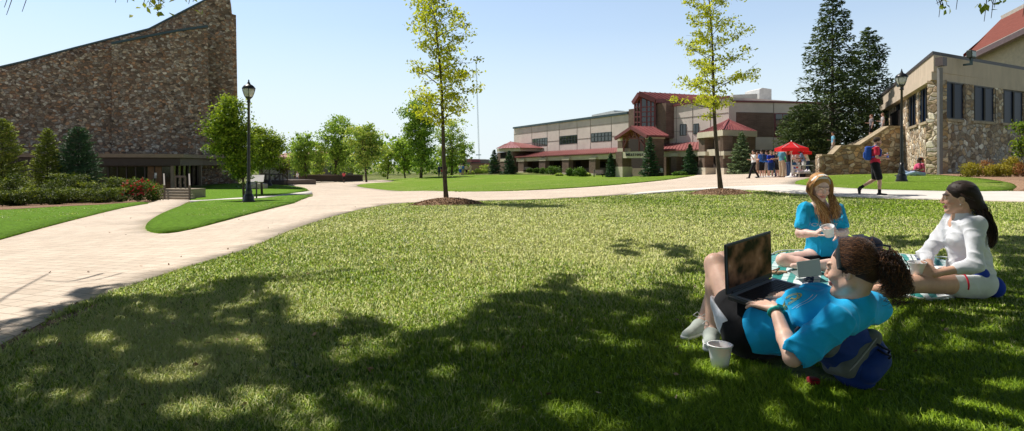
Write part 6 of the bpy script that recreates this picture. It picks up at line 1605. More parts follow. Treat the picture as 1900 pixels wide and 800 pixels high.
# front leg planted, rear leg trailing with lifted heel
J['knL'] = W(-.09, -.10, .47); J['anL'] = W(-.09, -.50, .26); J['toL'] = J['anL'] + (f * .03 - np.array([0, 0, .17])) * k
J['knL'] = W(-.09, .0, .50); J['anL'] = W(-.09, -.38, .23); J['toL'] = W(-.09, -.40, .06)
J['knR'] = W(.09, .10, .50); J['anR'] = W(.09, .10, .085); J['toR'] = W(.09, .27, .035)
J['hR'] = frame(unit(f * .97 - np.array([0, 0, .25])), np.array([0, 0, 1.]) + f * .15); J['head'] = W(0, .06, 1.62)
J['elL'] = W(-.21, -.03, 1.15); J['wrL'] = W(-.16, .22, 1.20); J['elR'] = W(.21, .02, 1.15); J['wrR'] = W(.17, .22, 1.12)
wk = simple_person('person', 'bearded student in red shirt and black shorts walking right with a bottle', J, skin='mid', shirt=(.62, .03, .07), pants=BK, hair=(.05, .03, .02), shoes=(.015, .015, .018), h=.0105, beard=(.12, .07, .05), pack=((.03, .10, .45), 'blue backpack on the walking student in red'))
for sd in 'LR':
    S = Solid(); an, kn = J['an' + sd], J['kn' + sd]; S.cone(an - [0, 0, .01], an + unit(kn - an) * .10, .044, .047); build_solid('sock', S, .012, cloth('sock', BK), wk)
q = J['wrL'] + f * .11 + [0, 0, -.02]; bt_ = emp('drink_bottle', q, 'small blue labelled bottle in the walking student\'s hand', 'bottle'); m = MB()
m.lathe([(0, -.10), (.03, -.10), (.032, -.02), (.03, .04), (.014, .07), (.014, .09), (0, .09)], q, 12); m.build('bottle', plain('bottle_blue', (.12, .2, .75), .2), bt_, True)
m = MB(); m.lathe([(.016, .085), (.016, .11), (0, .11)], q, 12); m.build('bottle_cap', M_white, bt_, True)
# ------------------------------------------------------------------ the three students and their things
HV = .0044                                   # modelling resolution of the near figures
def strand_mesh(name, curves, r0, mat, parent, sides=3, tint=None):
    V = []; Fc = []; T = []; b = 0
    for ci, c in enumerate(curves):
        c = np.asarray(c); n = len(c); t = np.gradient(c, axis=0); t /= np.linalg.norm(t, axis=1)[:, None] + 1e-9
        u = np.cross(t, [.3, .2, 1]); u /= np.linalg.norm(u, axis=1)[:, None] + 1e-9; v = np.cross(t, u)
        rr = r0 * (1 - .75 * np.linspace(0, 1, n) ** 2)[:, None]
        for k in range(sides):
            a = 6.283 * k / sides; V.append(c + (u * math.cos(a) + v * math.sin(a)) * rr)
        idx = b + np.arange(sides * n).reshape(sides, n)
        for k in range(sides):
            k2 = (k + 1) % sides; Fc.append(np.stack([idx[k, :-1], idx[k, 1:], idx[k2, 1:], idx[k2, :-1]], -1))
        T.append(np.full(sides * n, RS.rand() if tint is None else tint[ci])); b += sides * n
    return mesh_obj(name, np.concatenate(V), np.concatenate(Fc), mat, parent, smooth=True, attrs={'tint': np.concatenate(T)})
def hairmat(name, dark, mid, light):
    t = NT(name); a = t.n('ShaderNodeAttribute', attribute_name='tint').outputs['Fac']
    t.col(t.ramp(a, [(0, dark), (.6, mid), (1, light)])); t.rough(.58, .3); t.b.inputs['Sheen Weight'].default_value = .15; return t.m
def paintfn(skin, J, s=1.0, extra=None, **kw):
    def paint(V):
        c = np.tile(np.array(skin), (len(V), 1)) * (1 + .05 * wavy(V[:, 0] * 10, V[:, 2] * 10, 1.2, 4)[:, None])
        if extra: extra(V, c)
        paint_head(V, c, J['head'], J['hR'], s, skin, **kw); return np.clip(c, 0, 1)
    return paint
def sweep_cap(c, R, s, n, seed, region, start=(0, .06, .10), spread=1.0):
    """strands combed over the skull from a start area towards region(theta)"""
def on_skull(c, R, s, th, ph, k=1.0):
    # th: 0 front .. pi back around the head, ph: elevation
    return c + R @ (np.array([math.sin(th) * math.cos(ph) * .080, math.cos(th) * math.cos(ph) * .098 - .022, math.sin(ph) * .090 + .038]) * s * k)
v3 = lambda *a: np.array(a, float)

def shoe(an, to, name, parent, mat, sole, s=1.0, laces=True):
    an, to = np.asarray(an, float), np.asarray(to, float); d = unit((to - an) * [1, 1, 0]); S = Solid()
    heel = np.array([an[0], an[1], to[2] + .01]) - d * .045 * s; tt = to + d * .02 * s
    S.chain([heel + [0, 0, .012], heel + d * .09 * s + [0, 0, .018], tt], [.036 * s, .038 * s, .032 * s], .03); S.cone(heel + d * .035 * s + [0, 0, .03], heel + d * .03 * s + [0, 0, .055], .036 * s, .036 * s, .02)
    S.cut(heel + [0, 0, -.022], (0, 0, -1)); sh_ = build_solid(name, S, .006, mat, parent)
    S = Solid(); S.chain([heel, heel + d * .09 * s, tt - [0, 0, .008]], [.040 * s, .042 * s, .036 * s], .03); S.cut(heel + [0, 0, -.004], (0, 0, 1)); S.cut(heel + [0, 0, -.024], (0, 0, -1)); build_solid('sole', S, .006, sole, sh_)
    if laces:
        m = MB(); l = np.cross(d, [0, 0, 1])
        for i in range(4):
            q = heel + d * (.075 + .02 * i) * s + [0, 0, .062 - .009 * i]; m.tube([q - l * .02, q + [0, 0, .006], q + l * .02], .003, 5)
        q = heel + d * .07 * s + [0, 0, .07]
        for sg in (-1, 1): m.tube([q, q + l * .025 * sg + [0, 0, .02], q + l * .045 * sg + d * .01, q + l * .03 * sg - [0, 0, .006], q], .0026, 5)
        m.build('laces', M_white, sh_)
    return sh_

def band(Wf, y0, half, amax, lift, parent, mat, yside=0.0):
    vs = []; n_ = 27
    for i in range(n_):
        a = -amax + 2 * amax * i / (n_ - 1)
        for j, (dy, l_) in enumerate(((-half, 0), (0, lift), (half, 0))):
            y = y0 + dy - yside * math.sin(a) ** 2; rr_ = math.sqrt(max(.05, 1 - ((y + .018) / .094) ** 2)); vs.append(Wf(math.sin(a) * (.078 + .006 + l_) * rr_, y, math.cos(a) * (.090 + .006 + l_) * rr_ + .032))
    m = MB(); m.add(vs, [(3*i, 3*i+1, 3*i+4, 3*i+3) for i in range(n_-1)] + [(3*i+1, 3*i+2, 3*i+5, 3*i+4) for i in range(n_-1)])
    o = m.build('headband', mat, parent, smooth=True); o.modifiers.new('s', 'SOLIDIFY').thickness = .005; return o
# ============ A: student facing us, cross-legged, turquoise shirt
TQ = cloth('turquoise_a', (.016, .46, .82), .9, 9, .1, .5)
J = {'k': 1.0}
J['pel'] = P(1525, 480, 5.42); J['chest'] = P(1523, 414, 5.40); J['neck'] = P(1521, 376, 5.36); J['head'] = P(1521, 347, 5.29)
J['shR'] = P(1493, 389, 5.38); J['shL'] = P(1553, 389, 5.38); J['elR'] = P(1484, 433, 5.30); J['elL'] = P(1566, 431, 5.30)
J['wrR'] = P(1515, 434, 5.13); J['wrL'] = P(1552, 433, 5.13)
J['hipR'] = P(1507, 481, 5.40); J['hipL'] = P(1543, 481, 5.40); J['knR'] = P(1453, 483, 5.16); J['knL'] = P(1596, 484, 5.16)
J['anR'] = P(1532, 497, 5.02); J['anL'] = P(1505, 493, 4.98)
J['toR'] = J['anR'] + [.13, .03, -.02]; J['toL'] = J['anL'] + [-.13, .05, -.01]
J['tR'] = frame(v3(0, -1, 0), v3(0, .02, 1)); J['hR'] = frame(v3(-.02, -.93, -.36), v3(0, -.30, 1)); J['f'] = v3(0, -1, 0)
A_ = emp('person', (J['pel'][0], J['pel'][1], 0), 'student in turquoise shirt sitting cross-legged facing us with a white headband', 'person')
S = Solid(); T = J['tR']; body_core(S, J, True); 
for sd in 'LR':
    h_, kn, an, to = J['hip' + sd], J['kn' + sd], J['an' + sd], J['to' + sd]
    S.cone(h_, kn, .085, .056, .03); mid = kn * .62 + an * .38; S.cone(kn, mid, .055, .052, .02); S.cone(mid, an, .052, .033, .02); S.cone(an, to, .033, .022, .015)
    S.cone(J['sh' + sd], J['el' + sd], .043, .037, .025); S.cone(J['el' + sd], J['el' + sd] * .6 + J['wr' + sd] * .4, .037, .035, .015); S.cone(J['el' + sd] * .6 + J['wr' + sd] * .4, J['wr' + sd], .035, .024, .015)
S.cone(J['neck'], J['head'] + J['hR'] @ v3(0, -.03, -.04), .048, .046, .02)
head(S, J['head'], J['hR'], .98)
cupA = P(1537, 428, 5.03)
hand(S, J['wrR'], cupA + v3(-.03, .02, .03) - J['wrR'], v3(.4, .3, -.8), -1, (.5, .55, .6, .6), .92, thumb=(.6, .5, .5))
hand(S, J['wrL'], cupA + v3(.065, .04, -.02) - J['wrL'] + v3(0, -.02, .02), v3(-.95, .1, 0), 1, (.45, .45, .45, .45), .92)
build_solid('body', S, HV, M_skin, A_, paint=paintfn((.88, .60, .51), J, .98, closed=True, lip=(.60, .20, .18), brow=(.35, .18, .09)))
# shirt
S = Solid(); S.ell(J['pel'] + [0, 0, .05], (.158, .125, .12), T, k=.04); S.ell(J['pel'] * .5 + J['chest'] * .5, (.132, .102, .17), T, k=.04); S.ell(J['chest'], (.148, .112, .16), T, k=.04)
for sg in (-1, 1): S.ell(J['chest'] + [sg * .065, -.085, .01], (.062, .05, .058), k=.04)
S.cone(J['shL'] + [-.01, 0, 0], J['shR'] + [.01, 0, 0], .058, k=.03)
for sd in 'LR': S.cone(J['sh' + sd], J['sh' + sd] + (J['el' + sd] - J['sh' + sd]) * .68, .055, .060, .02)
for sd in 'LR':
    q = J['sh' + sd] + (J['el' + sd] - J['sh' + sd]) * .60; d = unit(J['el' + sd] - J['sh' + sd]); S.cone(q - d * .0, q + d * .12, .044, .052, .004, 's')
    side = 1 if J['sh' + sd][0] > J['chest'][0] else -1
S.ell(J['neck'] + [0, -.035, .01], (.062, .07, .055), k=.01, mode='s'); S.cut(J['neck'] + [0, 0, .015], (0, 0, 1)); S.cut(J['pel'] + [0, 0, .0], (0, .0, -1))
shA = build_solid('shirt', S, HV, TQ, A_, disp=wrinkle(.026, 34, 13, (1, 1, .6)))
S = Solid(); S.ell(J['pel'] + [0, 0, .0], (.172, .13, .10), T, k=.05)
for sd in 'LR': S.cone(J['hip' + sd], J['hip' + sd] + (J['kn' + sd] - J['hip' + sd]) * .42, .098, .092, .03)
S.cut(J['pel'] + [0, 0, .05], (0, 0, 1)); build_solid('shorts', S, HV, cloth('black_shorts', (.010, .010, .012)), A_, disp=wrinkle(.012, 25, 2))
# hair
M_hA = hairmat('strawberry_blond_hair', (.20, .075, .02), (.60, .30, .10), (.92, .64, .32))
c, R = J['head'], J['hR']; s = .98; W = lambda x, y, z: c + R @ (v3(x, y, z) * s)
S = Solid(); S.ell(W(0, -.022, .040), v3(.083, .098, .086) * s, R); 
S.ell(W(0, .085, -.022), v3(.055, .07, .088) * s, R, k=.015, mode='s'); S.cut(W(0, 0, -.05), -R[:, 2])
hA = build_solid('hair', S, HV, M_hA, A_, disp=wrinkle(.006, 90, 3), attrs=None)
hA.data.attributes.new('tint', 'FLOAT', 'POINT').data.foreach_set('value', np.full(len(hA.data.vertices), .55, np.float32))
cur = []; r_ = np.random.RandomState(3)
for i in range(800):
    sg = 1 if r_.rand() < .5 else -1; th = (.12 + 1.55 * r_.rand() ** .8) * sg; p0 = W(.0 + .006 * sg, .055 - .10 * abs(th) / 1.6, .120)
    pts = [p0]; w_ = r_.randn() * .012; out = .086 + .014 * r_.rand(); back = -.055 * (abs(th) - .3) + .035
    xx = sg * (out + .004 * r_.randn())
    pts += [W(sg * .045, back * .6 + .02, .112), W(sg * .075, back + .01, .075), W(xx, back, .02), W(xx * 1.02, back + .01, -.05)]
    # falls forward over the chest in the world
    L = .17 + .16 * r_.rand() if sg > 0 else .13 + .13 * r_.rand()
    q = pts[-1]; end = v3(J['chest'][0] + (-.022 if sg > 0 else .062) + r_.randn() * .026, J['chest'][1] - .135 + .02 * r_.randn(), q[2] - L)
    for k_ in range(1, 9):
        t = k_ / 8; wv = .011 * math.sin(t * 9 + i * .37) ; m = q * (1 - t) + end * t; pts.append(m + v3(wv + sg * .012 * math.sin(t * 3.1), -.035 * math.sin(t * 3.14), 0))
    cur.append(pts)
strand_mesh('hair_strands', cur, .0026, M_hA, hA)
cur = []
for i in range(60):
    th = r_.uniform(-.5, .5); p = W(.08 * (1 if r_.rand() < .8 else -1), r_.uniform(-.06, .03), r_.uniform(-.06, .08)); d = v3(.10, .02, -.02 + .05 * r_.randn()) * r_.uniform(.4, 1.1) * (1 if i < 45 else -.5)
    cur.append([p, p + d * .4 + [0, 0, .01], p + d * .8, p + d + [0, 0, -.01]])
strand_mesh('stray_hair', cur, .0011, M_hA, hA)
band(W, .034, .019, 1.5, .004, A_, cloth('white_headband', (.80, .80, .78)), .02)
# shirt print: shield and lettering
def shirt_text(txt, cx, cz, wd, ht, y, mat, parent, name='lettering', Rm=None):
    cu = bpy.data.curves.new(name, 'FONT'); cu.body = txt; o = bpy.data.objects.new(name, cu); link(o); bpy.context.view_layer.update(); cu.offset = .01
    me = bpy.data.meshes.new_from_object(o.evaluated_get(bpy.context.evaluated_depsgraph_get())); bpy.data.objects.remove(o)
    V = np.array([v.co[:] for v in me.vertices]); F_ = [tuple(p.vertices) for p in me.polygons]
    V[:, 0] = (V[:, 0] - V[:, 0].min()) / np.ptp(V[:, 0]) - .5; V[:, 1] = (V[:, 1] - V[:, 1].min()) / np.ptp(V[:, 1]) - .5
    return V, F_
M_print = plain('white_print', (.72, .78, .82), .8)
def wrap_to(obj, V, F_, mat, parent, name, dirv, lift=.002):
    """drop flat artwork on the cloth along dirv"""
    from mathutils.bvhtree import BVHTree
    off = root_loc(parent); me = obj.data
    bv = BVHTree.FromPolygons([Vector(tuple(np.array(v.co[:]) + off)) for v in me.vertices], [tuple(p.vertices) for p in me.polygons])
    out = []; last = None
    for v in V:
        h_, n_, i_, d_ = bv.ray_cast(Vector(tuple(v)), Vector(tuple(dirv)))
        if h_ is None: out.append(last if last is not None else v); continue
        q = np.array(h_) - np.array(dirv) * lift; out.append(q); last = q
    return mesh_obj(name, np.array(out), F_, mat, obj if obj.parent is parent else parent)
def densify(V, F_, it=2):
    bm = bmesh.new(); vs = [bm.verts.new(tuple(v)) for v in V]
    for f in F_:
        try: bm.faces.new([vs[i] for i in f])
        except ValueError: pass
    bmesh.ops.triangulate(bm, faces=bm.faces)
    for _ in range(it): bmesh.ops.subdivide_edges(bm, edges=[e for e in bm.edges if e.calc_length() > .012], cuts=1)
    bmesh.ops.triangulate(bm, faces=bm.faces); bm.verts.index_update()
    o = np.array([v.co[:] for v in bm.verts]), [tuple(v.index for v in f.verts) for f in bm.faces]; bm.free(); return o
V, F_ = shirt_text('COVENANT', 0, 0, 1, 1, 0, None, None); ctr = P(1527, 417, 5.28)
X = np.stack([ctr[0] + V[:, 0] * .235, np.full(len(V), 5.0), ctr[2] + V[:, 1] * .030], -1); X, F_ = densify(X, F_, 1)
wrap_to(shA, X, F_, M_print, A_, 'lettering', (0, 1, 0))
def outline(pts, w_):
    Vv = []; Ff = []
    for i in range(len(pts)):
        a = np.array(pts[i]); b_ = np.array(pts[(i + 1) % len(pts)]); d = (b_ - a) / (np.linalg.norm(b_ - a) + 1e-9); n_ = np.array([-d[1], d[0]]) * w_ / 2; k_ = len(Vv)
        Vv += [a - n_, a + n_, b_ + n_, b_ - n_]; Ff.append((k_, k_ + 1, k_ + 2, k_ + 3))
    return Vv, Ff
sh2 = [(-.048, .045), (0, .055), (.048, .045), (.046, -.01), (.03, -.04), (0, -.06), (-.03, -.04), (-.046, -.01)]
Vv, Ff = outline(sh2, .006)
for o_ in (-.012, .012, .03): k_ = len(Vv); Vv += [(-.03 + o_, -.035), (-.018 + o_, -.04), (.03 + o_ * .3, .035), (.018 + o_ * .3, .04)]; Ff.append((k_, k_ + 1, k_ + 2, k_ + 3))
ctr = P(1531, 401, 5.27); X = np.array([(ctr[0] + a, 5.0, ctr[2] + b_) for a, b_ in Vv]); X, Ff = densify(X, Ff, 2); wrap_to(shA, X, Ff, M_print, A_, 'crest', (0, 1, 0))

# cups
M_cup = NT('translucent_white_cup'); M_cup.col((.88, .86, .86)).rough(.35, .5); M_cup.b.inputs['Subsurface Weight'].default_value = .05; M_cup.b.inputs['Subsurface Scale'].default_value = .02; M_cup = M_cup.m
M_spoon = plain('white_spoon', (.82, .82, .85), .3)
def cup(c, label, h_=.085, r0=.034, r1=.050, tilt=(0, 0), spoon=(.03, 0, .09), pink=False):
    rt = emp('paper_cup', c, label, 'cup'); Rm = (Matrix.Rotation(tilt[0], 3, 'X') @ Matrix.Rotation(tilt[1], 3, 'Y'))
    m = MB(); m.lathe([(0, .002), (r0, 0), (r0 + (r1 - r0) * .5, h_ * .5), (r1, h_), (r1 + .002, h_ + .002), (r1 - .0015, h_ + .001), (r0 + (r1 - r0) * .5 - .002, h_ * .5), (r0 - .002, .004), (0, .006)], c, 28, Rm); m.build('cup_wall', M_cup, rt, True)
    m = MB(); m.lathe([(r1 + .001, h_ - .004), (r1 + .0038, h_ - .001), (r1 + .0038, h_ + .002), (r1 + .001, h_ + .004), (r1 - .0015, h_ + .002)], c, 28, Rm); m.build('rim', M_cup, rt, True)
    m = MB(); m.lathe([(0, h_ * .62), (r1 * .85, h_ * .6)], c, 24, Rm); m.build('ice_cream', plain('ice_cream', (.62, .30, .24) if pink else (.75, .68, .58), .6), rt, True)
    m = MB(); a = np.array(c) + np.array(Rm @ Vector((0, 0, h_ * .5))); b_ = np.array(c) + np.array(Rm @ Vector((spoon[0], spoon[1], h_ + spoon[2]))); m.tube([a, (a + b_) / 2, b_], [.004, .003, .0045], 6); m.build('spoon', M_spoon, rt, True)
    return rt
cup(cupA + v3(.01, 0, -.045), 'white ice cream cup held by the student facing us', .085, .034, .052, (.25, -.35), (-.065, -.02, .035))

# ============ B: student in white shirt, in profile
J = {'k': 1.0}; f = unit(v3(-.95, .22, 0)); rt_ = unit(np.cross(f, [0, 0, 1])); u = v3(0, 0, 1)
J['pel'] = v3(3.27, 4.22, .12); J['chest'] = v3(3.225, 4.21, .42); J['neck'] = v3(3.185, 4.20, .585); J['head'] = v3(3.150, 4.18, .712); J['f'] = f
T = frame(f, J['neck'] - J['pel']); J['tR'] = T; J['hR'] = frame(unit(v3(-.86, .48, -.05)), v3(-.06, 0, 1))
J['shL'] = J['neck'] + v3(-.022, -.145, -.060); J['shR'] = J['neck'] + v3(.045, .145, -.060)
J['elL'] = v3(3.10, 3.965, .27); J['wrL'] = P(1738, 507, 4.0); J['elR'] = v3(3.03, 4.34, .29); J['wrR'] = P(1726, 499, 4.15)
J['hipL'] = J['pel'] + v3(-.02, -.09, 0); J['hipR'] = J['pel'] + v3(.0, .09, 0)
J['knL'] = P(1697, 527, 4.03); J['anL'] = P(1602, 545, 3.93); J['toL'] = J['anL'] + v3(-.12, .0, .08)
J['knR'] = P(1706, 512, 4.42); J['anR'] = P(1612, 520, 4.40); J['toR'] = J['anR'] + v3(-.10, .0, .09)
B_ = emp('person', (J['pel'][0], J['pel'][1], 0), 'dark haired student in white long-sleeved shirt seen in profile on the blanket edge', 'person')
S = Solid(); body_core(S, J, True)
for sd in 'LR':
    h_, kn, an, to = J['hip' + sd], J['kn' + sd], J['an' + sd], J['to' + sd]
    S.cone(h_, kn, .090, .060, .03); mid = kn * .66 + an * .34; S.cone(kn, mid, .056, .054, .02); S.cone(mid, an, .054, .034, .02); S.cone(an, to, .034, .024, .015)
    S.cone(J['sh' + sd], J['el' + sd], .043, .037, .025); S.cone(J['el' + sd], J['wr' + sd], .037, .024, .015)
S.cone(J['neck'] - [0, 0, .03], J['head'] + J['hR'] @ v3(0, -.035, -.04), .048, .043, .02); head(S, J['head'], J['hR'], .95)
cupB = P(1702, 500, 4.07)
hand(S, J['wrL'], cupB + v3(.035, -.045, -.005) - J['wrL'], v3(-.3, .9, .1), -1, (.35, .35, .4, .4), .92, thumb=(.7, .5, .3))
hand(S, J['wrR'], cupB + v3(.03, .05, .0) - J['wrR'], v3(-.3, -.9, .1), 1, (.35, .35, .4, .4), .92, thumb=(.7, .5, .3))
def nails(V, col):
    pass
build_solid('body', S, HV, M_skin, B_, paint=paintfn((.74, .45, .32), J, .95, brow=(.03, .015, .01), eye=(.03, .015, .01), lip=(.50, .20, .17)))
S = Solid(); S.ell(J['pel'] + T[:, 2] * .07, (.16, .13, .11), T, k=.05); S.ell(J['pel'] * .5 + J['chest'] * .5, (.135, .112, .17), T, k=.05); S.ell(J['chest'], (.145, .12, .165), T, k=.05)
for sg in (-1, 1): S.ell(J['chest'] + T @ v3(sg * .062, .088, .01), v3(.06, .052, .058), T, k=.04)
S.cone(J['shL'], J['shR'], .064, k=.03); S.cone(J['neck'] - [0, 0, .04], J['neck'] + [0, 0, .03], .072, .062, .02)
for sd in 'LR': S.cone(J['sh' + sd], J['el' + sd], .056, .046, .02); S.cone(J['el' + sd], J['el' + sd] + (J['wr' + sd] - J['el' + sd]) * .45, .046, .040, .015)
S.ell(J['neck'] + T @ v3(0, .07, -.015), (.034, .05, .062), T, k=.01, mode='s'); S.cone(J['neck'] - [0, 0, .02], J['neck'] + [0, 0, .08], .050, .056, .006, 's'); S.cut(J['neck'] + T @ v3(0, 0, .028), T[:, 2]); S.cut(J['pel'] + [0, 0, .025], (0.1, 0, -1))
build_solid('shirt', S, HV, cloth('white_knit_shirt', (.80, .80, .84), .9, 9, .04, .55), B_, disp=wrinkle(.024, 38, 5, (1, 1, .5)))
M_shortW = cloth('white_shorts', (.72, .74, .74)); M_blue = cloth('blue_panel', (.02, .06, .45)); M_piping = cloth('red_piping', (.75, .02, .06))
S = Solid(); S.ell(J['pel'], (.172, .14, .115), T, k=.05); S.cone(J['hipL'], J['hipL'] + (J['knL'] - J['hipL']) * .34, .104, .098, .03); S.cone(J['hipR'], J['hipR'] + (J['knR'] - J['hipR']) * .38, .10, .095, .03); S.cut(J['pel'] + [0, 0, .07], (0, 0, 1)); S.cut(v3(0, 0, .008), (0, 0, -1))
ss = build_solid('shorts', S, HV, M_shortW, B_, disp=wrinkle(.012, 25, 6))
S = Solid(); S.cone(J['hipL'] + [-.10, 0, .03], J['hipL'] + [-.03, -.02, .06], .075, .075, .02); S.ell(J['hipL'] + [.12, .02, -.03], (.055, .085, .075)); S.cut(v3(0, 0, .01), (0, 0, -1)); build_solid('blue_side_panel', S, HV, M_blue, ss)
q = J['hipL'] + (J['knL'] - J['hipL']) * .37; d = unit(J['knL'] - J['hipL']); a1 = unit(np.cross(d, u)); a2 = np.cross(a1, d)
m = MB(); m.tube([q + (a1 * math.cos(t) + a2 * math.sin(t)) * .0985 for t in np.linspace(-.4, 3.4, 22)], .0055, 6); m.build('piping', M_piping, ss, True)
M_hB = hairmat('dark_brown_hair', (.006, .003, .002), (.035, .014, .008), (.12, .05, .03))
c, R = J['head'], J['hR']; s = .95; W = lambda x, y, z: c + R @ (v3(x, y, z) * s)
S = Solid(); S.ell(W(0, -.024, .040), v3(.085, .100, .087) * s, R); S.ell(W(0, -.08, -.01), v3(.06, .05, .07) * s, R, k=.03); S.ell(W(0, .095, -.030), v3(.080, .075, .088) * s, R, k=.012, mode='s')
S.ell(W(-.084, .0, -.022), v3(.02, .026, .032) * s, R, k=.008, mode='s'); S.cut(W(0, 0, -.085), -R[:, 2]); tail = [W(0, -.085, -.02), W(.0, -.115, -.09), J['neck'] + v3(.075, -.085, .01), J['neck'] + v3(.100, -.125, -.08), J['neck'] + v3(.085, -.15, -.17)]
S.chain(tail, [.05, .044, .036, .028, .012], .03)
hB = build_solid('hair', S, HV, M_hB, B_, disp=wrinkle(.005, 110, 5)); hB.data.attributes.new('tint', 'FLOAT', 'POINT').data.foreach_set('value', np.full(len(hB.data.vertices), .3, np.float32))
cur = []; r_ = np.random.RandomState(8)
for i in range(420):
    sg = r_.choice([-1, 1]); x0 = .02 * r_.randn(); e = r_.rand(); pts = [W(x0 * .5, .035 - .02 * e, .108 - .02 * e)] if i % 3 else [W(sg * .060, .020, .06 * e + .03)]
    z1 = .095 - .085 * e; pts += [W(sg * (.05 + .035 * e), .0, z1 + .018), W(sg * (.045 + .035 * e), -.07, z1 - .02), W(sg * .03, -.112, -.03 - .02 * e)]
    o = r_.randn(3) * .015
    for q_, k_ in zip(tail[1:], (1.3, 1.1, .9, .5)): pts.append(q_ + o * k_ + R @ v3(0, -.02, 0) * .5 + r_.randn(3) * .004)
    pts.append(tail[-1] + o * .3 + [r_.randn() * .006, 0, -.015 - .02 * r_.rand()]); cur.append(pts)
def resample(c, n):
    c = np.asarray(c); m_ = len(c); t = np.linspace(0, m_ - 1, n); i = np.clip(t.astype(int), 0, m_ - 2); f_ = (t - i)[:, None]
    p0, p1, p2, p3 = c[np.clip(i - 1, 0, m_ - 1)], c[i], c[i + 1], c[np.clip(i + 2, 0, m_ - 1)]
    return .5 * ((2 * p1) + (-p0 + p2) * f_ + (2*p0 - 5*p1 + 4*p2 - p3) * f_**2 + (-p0 + 3*p1 - 3*p2 + p3) * f_**3)
strand_mesh('hair_strands', [resample(c_, 16) for c_ in cur], .0028, M_hB, hB)
m = MB(); q = W(-.080, .004, -.045); m.lathe([(0, -.005), (.005, 0), (0, .005)], q, 8); m.build('earring', plain('pearl', (.85, .85, .8), .2), B_, True)
cup(cupB - v3(0, 0, .035), 'white ice cream cup held in both hands of the student in white', .085, .036, .055, (.05, -.05), (-.045, 0, .055))

# ============ C: student leaning back on a backpack with the laptop
J = {'k': 1.0}; J['pel'] = v3(1.20, 2.90, .135); nk = v3(1.425, 2.475, .365); J['neck'] = nk; J['chest'] = J['pel'] * .36 + nk * .64 + v3(0, .0, -.01); J['head'] = v3(1.405, 2.452, .515)
up = unit(nk - J['pel']); r_v = unit(v3(.88, .48, .02)); fr_ = unit(np.cross(up, r_v)); T = np.stack([r_v, fr_, up], 1); J['tR'] = T; J['f'] = fr_
J['hR'] = frame(unit(v3(-.66, .75, -.12)), unit(v3(-.04, .10, 1)))
J['shL'] = nk + v3(-.125, -.095, -.045); J['shR'] = nk + v3(.14, .085, -.03)
J['elL'] = v3(1.135, 2.40, .165); J['wrL'] = P(1438, 573, 2.64); J['elR'] = v3(1.50, 2.79, .25); J['wrR'] = P(1478, 551, 2.76)
J['hipL'] = J['pel'] - r_v * .09; J['hipR'] = J['pel'] + r_v * .09
J['knL'] = v3(1.085, 3.16, .415); J['anL'] = v3(1.045, 3.10, .085); J['toL'] = v3(.99, 2.965, .035)
J['knR'] = v3(1.19, 3.33, .40); J['anR'] = v3(1.055, 3.26, .085); J['toR'] = v3(.945, 3.165, .035)
C_ = emp('person', (1.2, 2.9, 0), 'student in turquoise shirt reclining on a backpack while typing on a laptop', 'person')
S = Solid(); body_core(S, J, True)
for sd in 'LR':
    h_, kn, an, to = J['hip' + sd], J['kn' + sd], J['an' + sd], J['to' + sd]
    S.cone(h_, kn, .080, .056, .03); mid = kn * .66 + an * .34 + unit(v3(.3, -.6, 0)) * .012; S.cone(kn, mid, .054, .053, .02); S.cone(mid, an, .053, .034, .02); S.cone(an, to, .034, .026, .015)
    S.cone(J['sh' + sd], J['el' + sd], .043, .035, .02); md = J['el' + sd] * .62 + J['wr' + sd] * .38; S.cone(J['el' + sd], md, .035, .034, .012); S.cone(md, J['wr' + sd], .034, .023, .012)
S.cone(nk - up * .02, J['head'] + J['hR'] @ v3(0, -.035, -.045), .050, .044, .02); head(S, J['head'], J['hR'], .95)
kb = P(1412, 547, 2.74)
hand(S, J['wrL'], v3(-.055, .11, .012), v3(.1, .15, -1), -1, (.16, .30, .22, .34), .98, spread=.20, thumb=(.55, .75, .15))
hand(S, J['wrR'], v3(-.09, .055, .0), v3(.0, .1, -1), 1, (.18, .28, .24, .30), .98, spread=.20, thumb=(.55, .75, .15))
build_solid('body', S, .0036, M_skin, C_, paint=paintfn((.78, .50, .38), J, .95, brow=(.10, .05, .03), lip=(.62, .22, .20)))
TQ2 = cloth('turquoise_c', (.014, .47, .90), .9, 9, .1, .6)
S = Solid(); S.ell(J['pel'] + up * .06, (.172, .124, .13), T, k=.05); S.ell(J['pel'] * .5 + J['chest'] * .5, (.140, .104, .17), T, k=.05); S.ell(J['chest'], (.148, .110, .16), T, k=.04)
for sg in (-1, 1): S.ell(J['chest'] + T @ v3(sg * .065, .088, .0), v3(.062, .050, .058), T, k=.04)
S.cone(J['shL'] + r_v * .01, J['shR'] - r_v * .01, .064, k=.04); S.cone(nk - up * .05, nk + up * .010, .078, .068, .03)
for sd, fr in (('L', .80), ('R', .6)):
    a = J['sh' + sd]; d = J['el' + sd] - a; S.cone(a, a + d * fr, .056, .064, .02); S.cone(a + d * (fr - .02), a + d * (fr + .5), .046, .056, .004, 's')
S.cut(J['shL'] + (J['elL'] - J['shL']) * 1.3, J['elL'] - J['shL']) if False else None
S.cone(nk - up * .03 + fr_ * .01, J['head'] + [0, 0, -.03], .062, .070, .008, 's'); S.ell(nk + T @ v3(0, .055, .0), (.055, .05, .035), T, k=.01, mode='s'); S.cut(nk + up * .10, up); S.cut(J['pel'] - up * .02, -up); S.cut(v3(0, 0, .012), (0, 0, -1))
shC = build_solid('shirt', S, .0045, TQ2, C_, disp=wrinkle(.028, 34, 9, (1, 1, .6)))
S = Solid(); S.ell(J['pel'], (.172, .135, .11), T, k=.05)
for sd in 'LR': S.cone(J['hip' + sd], J['hip' + sd] + (J['kn' + sd] - J['hip' + sd]) * .36, .108, .098, .03)
